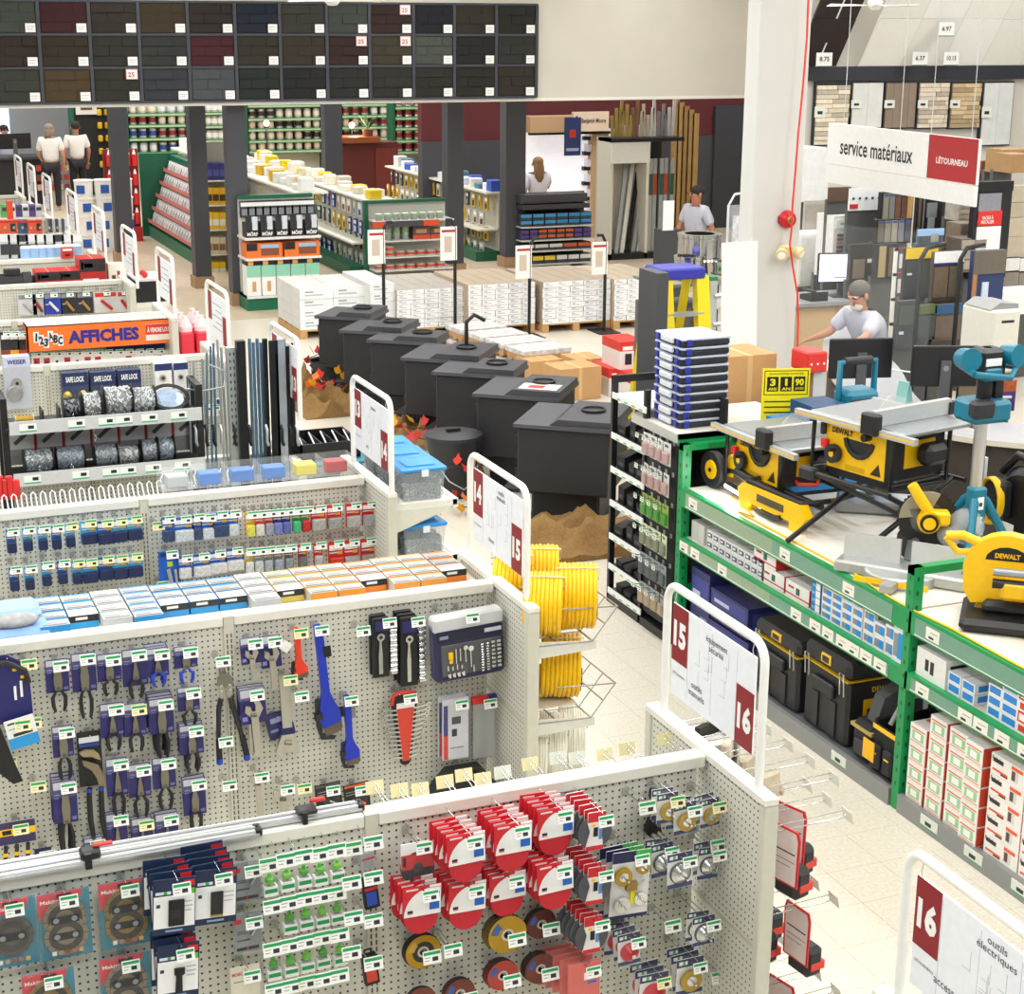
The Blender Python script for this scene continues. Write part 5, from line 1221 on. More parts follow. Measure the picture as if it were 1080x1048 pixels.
MB().box((px(113,368,Y=y6-.06).x,y6-.012,zb_-.14),(b_.x,y6-.006,zb_-.02),M('#2a3078')).build('blue_frame',G['g6'])
for k,(x,c) in enumerate(((5,'#8a3a1c'),(14,'#e8a020'),(23,'#c83a1c'))):
    p = px(x,350,Y=y6-.12); t = thing('mixed_pack','dark hanging pack with orange print, '+ORD[k]+' at the far left','hardware pack',p)
    card_mesh('card',.08,.3,.02,CHAR,((.05,.5,.95,.8,c),(.1,.08,.9,.2,PAPER))).build('card',t); hook(G['g6'],p.x,y6,p.z-.01,.16,LAB_W)
y7 = Y['g7']-.03
FP = [(28,.17,'#cfd0d2','#b8bcc0'),(40,.11,'#b9babc','#a03030'),(55,.17,'#2a3fa8','#e8e8ec'),(72,.15,'#2c2c30','#b98a3a'),(89,.15,'#2f2c38','#b98a3a'),(111,.22,'#d6d6d4','#cc2a2a'),(130,.12,'#d6d6d6','#cc2a2a')]
for k,(x,w_,c,d_) in enumerate(FP):
    p = px(x,310-(x-28)*.03,Y=y7-.1); t = thing('faucet_pack',('clear','small clear','blue','black and gold','dark grey and gold','wide red and white','narrow red and white')[k]+' faucet pack on the gondola behind the orange header','faucet pack',p)
    card_mesh('card',w_,.2,.006,M(c,.4),((.05,.04,.95,.24,'#d8322c' if k > 4 else '#8b8d96'),(.1,.5,.5,.54,'#dfe0e4'))).build('card',t)
    MB().tube([(-w_*.2,-.015,-.08),(.0,-.02,-.12),(w_*.25,-.015,-.17)],.014,M(d_,.35,.4),8).build('faucet_part',t)
    hook(G['g7'],p.x,y7,p.z-.01,.12,LAB_W)
for k in range(9):
    p = px(12+k*15,304,Y=y7); hook(G['g7'],p.x,y7,p.z,.06,None)
def carton(x0,y0,x1,y1,Yp,d,col,label,cat='carton',name='carton',stripes=(),zbase=None,side=None):
    """a carton standing with its front-bottom-left at pixel (x0, y1) and its front top right at (x1, y0) on plane Y"""
    a = px(x0,y1,Y=Yp); b_ = px(x1,y0,Y=Yp); w_,h_ = b_.x-a.x,b_.z-a.z
    z0 = a.z if zbase is None else zbase; h_ = b_.z-z0
    b = MB().box((0,0,0),(w_,d,h_),M(col,.5))
    for k,(u0,v0,u1,v1,c) in enumerate(stripes): b.box((u0*w_,-.0012,v0*h_),(u1*w_,0,v1*h_),c)
    b.box((w_*.48,.0,h_),(w_*.52,d,h_+.0006),M('#d8c9a8',.4))
    return b.build(name,None,(a.x,Yp,z0),None,label=label,category=cat)
PR = ((0,.62,1,.98,'#2a2226'),(.06,.7,.14,.9,PAPER),(.18,.74,.5,.86,'#d8d0d0'),(.1,.3,.7,.42,'#f1e3e0'),(.1,.14,.8,.26,'#f1e3e0'))
c8 = Y['g8']
MB().box((-1.,Y['g7']+.03,GZ-.18),(GX-.04,Y['g7']+.6,GZ-.152),CAP).build('top_shelf',G['g7'])
carton(39,286,64,299,Y['g7']+.2,.3,'#c42a26','low red pump carton, left of two on the faucet gondola','carton','pump_carton',PR,GZ-.15)
carton(64,285,84,298,Y['g7']+.2,.3,'#c42a26','low red pump carton, right of two on the faucet gondola','carton','pump_carton',PR,GZ-.15)
carton(85,272,111,296,Y['g7']+.2,.3,'#b92822','tall red pump carton beside the white framed sign','carton','pump_carton',PR,GZ-.15)
carton(66,261,77,283,c8-.1,.08,'#d03428','narrow red hanging pack above the pump cartons','pack','red_pack',((.1,.7,.9,.9,PAPER),(.3,.2,.7,.4,'#2c2226')),GZ+.003)
carton(115,278,130,293,Y['g7']+.2,.15,'#ece6da','cream fitting pack on the gondola corner by the sign','pack','fitting_pack',((.2,.2,.45,.6,'#6a4a2c'),(.55,.55,.75,.75,'#a83030')),GZ-.15)
t = thing('pump_motor','black pump motor lying on the gondola at the left edge','pump',(px(10,290,Y=Y['g7']+.3).x,Y['g7']+.32,GZ-.15))
MB().cyl((-.3,0,.11),(.12,0,.11),.1,BLACK,16).cyl((.12,0,.11),(.2,0,.11),.11,CHAR,16).box((-.35,-.13,0),(.3,.13,.015),BLACK).box((-.05,-.05,.2),(.1,.05,.25),CHAR).build('motor_body',t)
MB().lathe([(0,0),(.06,0),(.07,.01),(.07,.02),(0,.02)],BLACK,14,(.24,-.02,.12),'y').build('pulley',t)
for k in range(7):
    p = px(27+k*9,262,Y=c8+.05); q = MB().lathe([(0,0),(.055,0),(.055,.1),(.045,.12),(0,.12)],None,12,mats=[WHITE,M('#9fc4ec',.4),WHITE,WHITE])
    q.build('jar',None,(p.x,c8+.08,GZ+.003),None,label='white and pale blue jar, '+ORD[k]+' from left behind the pump cartons',category='jar')
for k in range(9):
    x = 4+k*9.5; yy = c8+1.05; p = px(x,247,Y=yy)
    c = ('#e9e9ea','#dedfe2','#34363a','#e6e6e8')[k % 4]
    t = thing('battery_pack',('white','pale','black','white')[k % 4]+' carded pack, '+ORD[k]+' from left below the orange tool packs','pack',(p.x,yy,p.z))
    card_mesh('card',.12,.26,.05,M('#c9cacc',.5),((0,0,1,.3,c),(.1,.4,.9,.85,'#3c3e42'))).build('card',t)
    hook(G['g9'],p.x,Y['g9']-.024,p.z-.01,Y['g9']-.024-yy+.03,None)
for k,(x0,x1,c) in enumerate(((0,18,'#d8562c'),(19,29,'#27506e'),(30,44,'#e0532a'))):
    carton(x0,232,x1,247,Y['g9']+.1,.12,c,('orange','blue','orange and black')[k]+' power tool pack, '+ORD[k]+' from left on the far gondola','tool pack','tool_pack',((.6,.3,.9,.8,'#2a2a2c'),(0,.85,1,1,'#c42a26')),GZ+.003)
for k in range(6):
    carton(52+k*3.2,231,55+k*3.2,241,Y['g9']+.3,.1,('#4a4e56','#c9ccd2')[k % 2],'small grey boxed part, '+ORD[k]+' from left near the far signs','carton','part_box',(),GZ+.003)
for k,(x,c) in enumerate(((2,'#58b04a'),(10,'#e8e8ea'),(17,'#5b3f8a'),(24,'#e8e8ea'),(31,'#6a4a98'),(38,'#d8d8dc'))):
    carton(x,216,x+6,226,Y['g10']+.1,.15,c,('green','white','purple','pale','violet','grey')[k]+' small carton on the farthest gondola top','carton','part_box',((.1,.5,.9,.8,'#3c3e48'),),GZ+.003)
carton(8,212,13,226,Y['g10']-.4,.08,'#e04a28','upright orange and red pack on the farthest gondola','pack','red_pack',(),GZ+.003)
end_shelf(G['g6'],Y['g6'],1.16)
jug = None
for k,(dx,dy) in enumerate(((.08,-.3),(.22,-.3),(.08,-.12),(.22,-.12),(.08,.06),(.22,.06))):
    lb = 'pink and red fluid jug, '+ORD[k]+' on the end shelf under the aisle sign'
    loc = (GX+.03+dx,Y['g6']+dy,1.162)
    if jug is None:
        jug = thing('fluid_jug',lb,'jug',loc)
        MB().cbox((-.06,-.075,0),(.06,.075,.2),M('#e2384a',.3),.015).build('red_lower_body',jug)
        MB().lathe([(.062,.2),(.06,.24),(.035,.29),(.02,.305)],M('#f6d6da',.3),12).build('pink_shoulder',jug)
        MB().cyl((0,0,.3),(0,0,.33),.021,M('#f2f0ee'),10).build('cap',jug)
    else: dup(jug,loc,None,lb)
end_shelf(G['g7'],Y['g7'],1.3)
t = thing('black_crate','black crate display with two red knobs on a gondola end','crate',(GX+.06,Y['g7']-.3,1.302))
MB().box((0,0,.0),(.28,.5,.2),BLACK).build('crate_body',t); MB().box((-.005,-.005,.2),(.285,.505,.22),M('#d9dadb')).build('white_top',t)
for k in (.1,.22): MB().ell((.1,k,.25),(.03,.03,.03),M('#e02a24',.35)).build('red_knob',t)
end_shelf(G['g4'],Y['g4'],1.06,.42)
t = thing('parts_tray','black divided tray with white strips on a teal dolly','tray',(GX+.23,Y['g4']-.1,1.19))
MB().box((-.2,-.2,0),(.2,.2,.012),BLACK).box((-.2,-.2,0),(.2,-.19,.11),BLACK).box((-.2,.19,0),(.2,.2,.11),BLACK).box((-.2,-.2,0),(-.19,.2,.11),BLACK).box((.19,-.2,0),(.2,.2,.11),BLACK).build('tray_body',t)
for k in range(4): MB().box((-.14+k*.09,-.19,.012),(-.135+k*.09,.19,.1),CHAR).build('divider',t)
for k in range(5): MB().tube([(-.16+k*.08,-.15,.05),(-.15+k*.08,.0,.09),(-.13+k*.08,.15,.1)],.006,M('#eef0f2'),6).build('white_strip',t)
t = thing('teal_dolly','teal plastic tool dolly with grey casters beside the rods','dolly',(GX+.25,Y['g4']-.1,1.062))
MB().cbox((-.24,-.26,.09),(.26,.26,.125),M('#177f95',.4),.02).build('platform',t)
for sx in (-.18,.2):
    for sy in (-.2,.2):
        c = MB().cyl((sx,sy-.012,.045),(sx,sy+.012,.045),.044,M('#8b8f92',.4),14).build('caster',t); MB().box((sx-.015,sy-.018,.06),(sx+.015,sy+.018,.09),STEEL).build('fork',c)
# ================================================================ green shelving with power tools
SX0,SX1 = 4.95,6.05
GRN = M('#0f9150',.4); STRIPC = M('#8fa58a',.3,0,.05); STRIP2 = M('#6f9a86',.3,0,.05)
DECK = 1.10; MID = .775
bays = [(6.73,9.16),(4.30,6.71)]
shelf = thing('green_shelving','long green steel shelving unit loaded with power tools and boxes','shelving',(0,0,0))
def gpost(x,y,top):
    b = MB().box((x,y-.03,0),(x+.06,y+.03,top),GRN)
    z = top-.05
    while z > .1:
        b.box((x-.001,y-.005,z-.022),(x,y+.005,z),M('#0a4a2c')); b.box((x+.02,y-.0312,z-.022),(x+.034,y-.03,z),M('#0a4a2c')); z -= .075
    b.build('post',shelf)
for y,top in ((9.19,1.38),(6.72,1.33),(4.27,1.33)):
    gpost(SX0,y,top); gpost(SX1-.06,y,top)
    MB().box((SX0,y-.028,top-.04),(SX1,y+.028,top),GRN).build('top_rail',shelf)
    MB().box((SX0+.06,y-.01,.4),(SX1-.06,y+.01,.44),GRN).build('cross_rail',shelf)
for bi,(ya,yb_) in enumerate(bays):
    for z,hh,nm in ((DECK,.12,'deck'),(MID,.095,'mid')):
        for xx in (SX0,SX1-.04): MB().box((xx,ya+.02,z-hh),(xx+.035,yb_-.0,z),GRN).build('beam',shelf)
        MB().box((SX0+.035,ya,z-.012),(SX1-.04,yb_,z-.002),M('#e9e4d8',.5,0,.04,3)).build('shelf_board',shelf)
        half = (ya+yb_)/2+.1
        for q0,q1,sm in (((half,yb_-.05,STRIPC),(ya+.15,half,STRIP2)) if not bi else ((ya,yb_-.08,STRIP2),)) if False else ([(half,yb_-.06,STRIPC),(ya+.12,half,STRIP2)] if bi == 0 else [(ya,yb_-.06,STRIP2)]):
            st = MB().box((SX0-.004,q0,z-hh+.012),(SX0,q1,z-.018),sm).box((SX0-.005,q0,z-hh+.012),(SX0-.004,q1,z-hh+.018),M('#e6ece2')).build('label_strip',shelf)
        lb = MB().box((-.0012,-.055,-.032),(0,.055,.032),M('#ecebe0')).box((-.0018,-.01,-.024),(-.0012,.03,-.012),CHAR).box((-.0018,-.04,.006),(-.0012,.02,.01),M('#9a9a92'))
        lm = lb.mesh('shelf_label')
        ys = {('deck',0): (9.0,7.9,7.25),('mid',0): (9.1,8.95,8.6,7.75,7.55,7.42,7.28,7.17,7.05,6.92),('deck',1): (6.5,),('mid',1): (6.55,6.2,6.08,5.92,5.75,5.6,5.45)}[(nm,bi)]
        for y in ys: put('shelf_label',lm,shelf,(SX0-.005,y,z-hh/2))
    MB().box((SX0+.02,ya,0),(SX1,yb_,.095),M('#55575a',.5)).build('base_plinth',shelf)
    MB().box((SX0-.01,ya+.03,.0),(SX0+.02,yb_-.03,.10),M('#8f9190',.35,.3)).build('kick_plate',shelf)
    for y in ([ya+.5] if bi == 0 else [ya+.3+k*.36 for k in range(6)]):
        MB().box((SX0-.014,y-.07,.03),(SX0-.01,y+.07,.09),M('#dfe3da')).box((SX0-.0146,y-.02,.045),(SX0-.014,y+.03,.065),CHAR).box((SX0-.0146,y-.07,.03),(SX0-.014,y+.07,.036),M('#39a86c')).build('kick_label',shelf)
MB().box((SX0,9.22,1.40),(SX0+.95,9.9,1.43),M('#dedbd0',.5)).build('end_table_top',shelf)
MB().box((SX0,9.22,1.36),(SX0+.95,9.25,1.43),GRN).build('end_table_rail',shelf)
MB().box((SX0-.002,9.24,1.37),(SX0,9.9,1.43),M('#c9cac6',.35,.4)).build('end_table_strip',shelf)
MB().box((SX0+.1,9.86,0.5),(SX0+.9,9.9,1.40),M('#8b7a5e',.7)).build('end_back_panel',shelf)
def sbox(x0,y0,z0,dx,dy,dz,col,label,prints=(),name='carton',cat='carton',group=None,rz=0.):
    """carton whose front faces -X; prints (y0, z0, y1, z1, colour) as fractions, y0 from the far side"""
    b = MB().box((0,0,0),(dx,dy,dz),M(col,.45))
    for k,(a,c,d,e,m_) in enumerate(prints): b.box((-.001-.0002*k,dy*(1-d),dz*c),(0,dy*(1-a),dz*e),m_)
    if name == 'nail_box': b.box((.004,-.001,.004),(dx-.004,0,dz-.004),M('#cf4528',.5)).box((dx*.3,.01,dz),(dx*.9,dy-.01,dz+.0006),M('#d9573a',.5))
    elif prints and prints[0][4] != col:
        b.box((dx*.1,-.001,dz*.2),(dx*.8,0,dz*.8),prints[0][4])
    return b.build(name,None,(x0,y0,z0),rz,label=label,category=cat,group=group)
mz = MID
y = 9.08
for k in range(2): sbox(SX0+.06,8.96+k*.085,mz,.13,.08,.12,'#d9d8d4','plain pale carton, '+ORD[k]+' at the far end of the middle shelf',(),'carton')
for r in range(2):
    for k in range(9):
        yy = 8.9-k*.078
        sbox(SX0+.05+.0*r,yy-.07,mz+r*.062,.2,.072,.06,'#e8e7ea','small white and purple fastener carton, '+ORD[k]+' from far end, '+('lower','upper')[r]+' layer',((.1,.25,.9,.75,M('#5c5878')),(.2,.4,.6,.6,PAPER)),'fastener_carton','carton')
for r in range(2):
    for k in range(2 if r == 0 else 1):
        sbox(SX0+.05,7.98-k*.27+(.1 if r else 0),mz+r*.1,.24,.25,.098,'#f1efec','red and white spray tool carton, '+('lower '+ORD[k] if r == 0 else 'upper one'),((0,.18,1,.26,M('#d83030')),(.45,.35,.6,.75,M('#1f5f5a')),(.12,.6,.35,.72,M('#c8262c')),(.75,.0,1,.0,RED)),'spray_carton','carton')
        MB().box((SX0+.051,7.979-k*.27+(.1 if r else 0)-.001,mz+r*.1+.001),(SX0+.289,7.98-k*.27+(.1 if r else 0),mz+r*.1+.097),M('#c8242a',.4)).build('red_side',bpy.data.objects[[o.name for o in COL.objects if o.name.startswith('spray_carton')][-1]],(-(SX0+.05),-(7.98-k*.27+(.1 if r else 0)),-(mz+r*.1)))
for r in range(5):
    sbox(SX0+.05,7.6,mz+r*.043,.2,.09,.042,'#2c7fc4','slim blue and white nail carton, '+ORD[r]+' from bottom of its stack',((.5,.05,1,.95,PAPER),(.1,.3,.4,.7,M('#7fb8e8'))),'nail_carton','carton')
cols = [(7.49,5),(7.39,5),(7.29,4),(7.19,4),(7.08,3),(6.98,2),(6.88,2)]
for c,(yy,n) in enumerate(cols):
    for r in range(n):
        dz = (.045,.045,.055,.055,.062,.075,.085)[c]
        sbox(SX0+.04,yy-.02,mz+r*dz,.24,.095,dz-.002,'#eef0f3','white nail carton with blue oval, column '+ORD[c]+', '+ORD[r]+' from bottom',((.1,.2,.48,.8,M('#8a8f9c')),(.5,.18,.95,.82,M('#1d8fe6'))),'nail_carton','carton')
sbox(SX0+.03,6.77,mz,.3,.1,.19,'#eef0f1','larger white carton with a bright blue panel by the green post',((.05,.15,.4,.8,M('#9a9288')),(.42,.12,.95,.85,M('#1f96ea'))),'nail_carton','carton')
sbox(SX0+.03,6.42,mz,.28,.24,.15,'#f0efee','white carton with small black print just past the green post',((.3,.3,.42,.7,CHAR),(.48,.25,.6,.7,CHAR)),'carton')
for c,yy in enumerate((6.31,6.2,6.0,5.88,5.76,5.63,5.5,5.37,5.24)):
    n = (2,2,3,4,4,4,4,4,4)[c]
    for r in range(n):
        blue = c < 3 or (c in (3,))
        sbox(SX0+.04,yy,mz+r*.055,.22,.1 if c < 3 else .12,.053,'#eef0f3' if (blue or r % 2 == 0) else '#e4472c',('white and blue' if blue else ('white and red','red')[r % 2])+' nail carton, column '+ORD[c]+' past the post, '+ORD[r]+' from bottom',
             (((.1,.2,.9,.85,M('#2b8ae0')),) if blue else ((.1,.2,.55,.8,M('#d8402c') if r % 2 == 0 else PAPER),)),'nail_carton','carton')
bz = .096
for c,(yy,n,w_) in enumerate(((6.52,4,.14),(6.36,5,.14),(6.19,5,.15),(6.05,5,.14))):
    for r in range(n):
        sbox(SX0+.02-(.02 if c == 3 else 0),yy,bz+r*.105,.27,w_-.006,.103,'#f0efec','white box with green window label, column '+ORD[c]+', '+ORD[r]+' from bottom',((.15,.2,.85,.7,M('#9fcf9a')),(.3,.28,.68,.62,PAPER),(.08,.76,.92,.82,M('#e8602c')),(.08,.1,.92,.13,M('#e8602c'))),'nail_box','nail box')
for c,(yy,n) in enumerate(((5.76,5),(5.5,5),(5.24,5),(4.98,5),(4.72,5))):
    for r in range(n):
        sbox(SX0+.02,yy,bz+r*.105,.27,.25,.103,'#f3f1ed','wide orange and white fuel nail box, column '+ORD[c]+', '+ORD[r]+' from bottom',((.06,.62,.36,.82,M('#3a3230')),(.06,.2,.5,.3,M('#e8562c')),(.3,.12,.5,.2,CHAR),(.6,.2,.8,.8,M('#d8d8d6')),(.6,.76,.92,.92,M('#ee5a28')),(.62,.25,.72,.7,M('#5a4038'))),'nail_box','nail box')
        o = COL.objects[-1]
        if c < 2: text('brand_lettering','Paslode',.07,.022,'#2a2422',o,(-.0024,.205,.082),(PI/2,0,-PI/2),.0004,.02)
for k,(yy,zz,dx,dy,dz,lb) in enumerate(((8.86,.1,.3,.24,.52,'upright navy tool carton at the far end of the lower shelf'),(8.38,.34,.34,.46,.2,'large navy tool carton on top of another'),(8.36,.1,.36,.5,.23,'dark navy tool carton beneath the large one'))):
    sbox(SX0+.06,yy,zz if zz > .2 else bz,dx,dy,dz-.004 if k else .5,'#262a66',lb,((.05,.5,.95,.9,M('#3a4294')),(.1,.6,.5,.72,M('#c9cde8')),(.55,.15,.9,.4,M('#8f94b8'))),'tool_carton','tool carton')
def toolbox(y0,dx,dy,h,label,lean=0.):
    t = thing('tool_box',label,'tool box',(SX0+.05,y0,bz))
    BX = M('#202023',.5,0,.12)
    MB().cbox((0,0,0),(dx,dy,h*.78),BX,.02).build('body',t)
    MB().cbox((-.008,-.008,h*.78),(dx,dy+.008,h),BX,.025).build('lid',t)
    MB().box((-.01,-.005,h*.77),(dx-.02,dy+.005,h*.785),M('#d8b020',.4)).build('yellow_seam',t)
    hl = MB().cbox((-.03,dy*.25,h*.5),(-.002,dy*.75,h*.66),BLACK,.008).build('front_handle',t)
    for s in (.3,.7): MB().box((-.01,dy*s-.03,h*.05),(0,dy*s+.03,h*.46),CHAR).build('front_rib',t)
    for s in (.1,.9): MB().tube([(-.012,dy*s-.02,h*.6),(-.02,dy*s-.02,h*.86),(-.02,dy*s+.02,h*.86),(-.012,dy*s+.02,h*.6)],.004,STEEL,5).build('latch',t)
    MB().cbox((-.012,dy*.38,h*.84),(.03,dy*.62,h*.96),YEL,.008).cbox((-.014,dy*.42,h*.86),(.0,dy*.58,h*.94),BLACK,.004).build('yellow_latch',t)
    text('brand_lettering','DEWALT',.16,.03,'#e8b50c',t,(dx*.45,-.009 if False else -.002,h*.66),(PI/2,0,0),.0006,.03)
    MB().box((dx*.2,-.002,h*.3),(dx*.6,0,h*.55),M('#e8b50c')).box((dx*.25,-.003,h*.34),(dx*.55,-.002,h*.44),CHAR).build('yellow_label',t)
    return t
toolbox(7.78,.55,.48,.44,'tall black tool box with yellow label, left of two')
toolbox(7.27,.52,.44,.5,'black rolling tool box with yellow latch, right of two')
t = thing('tool_bag','small dark canvas tool bag with grey flap beside the tool box','tool bag',(SX0+.05,7.02,bz))
MB().cbox((0,0,0),(.3,.2,.22),M('#2b2b2e',.8),.03).build('bag_body',t); MB().cbox((-.02,.03,.03),(.0,.15,.12),M('#3a3a3d',.8),.01).build('front_pocket',t)
MB().box((-.006,.0,.17),(.3,.2,.19),M('#b9a35a',.6)).build('tan_band',t); MB().prism([(.05,.2),(.28,.2),(.22,.42),(.1,.36)],.05,.14,M('#5a5c60',.7),'xz').build('grey_flap',t)
t = thing('open_tool_bag','open black tool bag with yellow trim and tag','tool bag',(SX0+.04,6.77,bz))
for a,b_ in (((0,0,0),(.36,.02,.3)),((0,.21,0),(.36,.23,.3)),((0,0,0),(.025,.23,.27)),((.335,0,0),(.36,.23,.33)),((0,0,0),(.36,.23,.02))): MB().cbox(a,b_,M('#1c1c1f',.75),.008).build('bag_side',t)
MB().box((-.004,0,.245),(.0,.23,.27),YEL).build('yellow_trim',t)
for k in (.02,.13): MB().cbox((-.03,k,.03),(0,k+.085,.17),M('#26262a',.8),.012).box((-.032,k+.02,.12),(-.03,k+.06,.128),YEL).build('side_pocket',t)
MB().box((-.04,.16,.07),(-.034,.26,.18),M('#f4b80e',.5)).build('yellow_tag',t,(0,.0,0))
MB().tube([(.02,.11,.3),(.1,.11,.44),(.26,.11,.44),(.34,.11,.32)],.014,M('#9a9c9e',.3),8).build('wrapped_handle',t)
cz = 1.431; case = None
ca = px(692,462,Y=9.45).x;
for k in range(10):
    lb = 'black organiser case with clear lid and blue latch, '+ORD[k]+' from bottom of stack'
    loc = (5.02+random.uniform(-.006,.006),9.36+random.uniform(-.006,.006),cz+k*.0585)
    if case is None:
        case = thing('organiser_case',lb,'organiser case',loc)
        MB().cbox((0,0,0),(.35,.36,.04),M('#24262c',.45),.01).build('black_tray',case)
        MB().cbox((-.004,-.004,.04),(.354,.364,.056),M('#b4bccb',.2),.006).build('clear_lid',case)
        MB().cbox((-.02,.1,.012),(.0,.26,.05),M('#d8dce6',.3),.006).build('white_handle',case)
        for yy in (.03,.3): MB().cbox((-.012,yy,.008),(.004,yy+.035,.05),M('#2a35a0',.4),.004).build('blue_latch',case)
        MB().cbox((.03,-.012,.008),(.07,.004,.05),M('#2a35a0',.4),.004).build('blue_latch',case)
    else: dup(case,loc,random.uniform(-.02,.02),lb)
rk2 = thing('black_shelf_rack','narrow black steel rack with white price strips and small boxes','rack',(0,0,0))
r0,r1 = 9.28,10.22; RH = 1.62
for yy in (r0+.45,r1): MB().box((SX0,yy-.03,0),(SX0+.04,yy,RH),BLACK).build('post',rk2)
MB().box((SX0+.36,r0,0),(SX0+.38,r1,RH),M('#232326',.6)).build('back_panel',rk2)
MB().box((SX0,r1-.02,RH-.05),(SX0+.36,r1,RH),BLACK).box((SX0,r0,0),(SX0+.36,r1,.06),BLACK).build('frame',rk2)
lv = [1.5,1.22,.98,.74,.5,.28,.1]
for i,z in enumerate(lv):
    MB().box((SX0,r0+.42,z-.012),(SX0+.36,r1-.03,z),M('#e8e8e4',.5) if i == 0 else BLACK).build('shelf',rk2)
    s_ = MB().box((SX0-.008,r0+.4,z-.03),(SX0,r1-.03,z+.012),M('#e9eceb',.4));
    for k in range(4): s_.box((SX0-.009,r0+.45+k*.11,z-.024),(SX0-.008,r0+.5+k*.11,z-.016),M('#39a86c'))
    s_.build('price_strip',rk2)
    if i:
        for k in range(3):
            yy = r0+.47+k*.15; hh = .1+.03*((i+k) % 3) if i < 5 else .06
            t = thing('angled_bracket_box','small black post base box, '+ORD[k]+' on shelf '+ORD[i-1]+' from top of black rack','box',(SX0+.03,yy,z+.001),random.uniform(-.15,.15))
            MB().prism([(0,0),(.2,0),(.2,hh*.6),(.1,hh),(0,hh*.7)],0,.11,M('#19191b',.6),'xz').build('box_body',t)
            MB().box((-.001,.02,hh*.2),(0,.09,hh*.4),M('#4a4a4e')).build('box_label',t)
pegp = MB().box((SX0+.02,r0,.1),(SX0+.04,r0+.42,1.38),M('#2a2a2d',.6)).build('peg_panel',rk2)
HG = [('#dcdcda','#c9a8a6'),('#d8d8d6','#c4a4a2'),('#8fae4a','#4c9a3a'),('#d8e4c0','#8a9078'),('#8f9aa0','#5a6268'),('#9aa0a2','#b8a488')]
for r in range(6):
    for c in range(4):
        yy = r0+.04+c*.095; z = 1.36-r*.205
        t = thing('hanging_pack',('red and white','white and red','green','pale green','grey','tan')[r]+' pack on black rack pegs, '+ORD[c]+' from the near side, row '+ORD[r],'pack',(SX0-.03,yy,z),-PI/2+random.uniform(-.15,.15))
        card_mesh('card',.08,.15,.004,M(HG[r][0],.45),((.1,.4,.9,.9,HG[r][1]),(.2,.1,.7,.2,'#5a5c60'))).build('card',t)
        MB().cbox((-.035,-.025,-.14),(.035,-.003,-.06),M(HG[r][1],.35,0,0,30,0,.7),.008).build('blister',t)
        h = put('peg_hook',hook_mesh(.12,False),rk2,(SX0+.02,yy,z-.01),(0,0,-PI/2)); put('price_label',LAB_W,h,(0,-.125,.02)).scale = (.7,1,.7)
t = thing('cardboard_box','tall cardboard box standing between the cases and the white column','box',(5.72,10.05,0.0))
MB().box((0,0,0),(.42,.4,1.72),KRAFT).build('carton',t); MB().box((.19,-.001,0),(.23,.401,1.7205),M('#d6b27c',.35)).build('packing_tape',t)
p = px(770,290,Y=10.6)
MB().box((0,0,0),(.3,.02,2.38),M('#f6f6f4',.5)).build('white_board',None,(px(770,400,Y=10.75).x,10.78,.0),(-.06,0,.05),label='blank white board leaning against the white column',category='board')
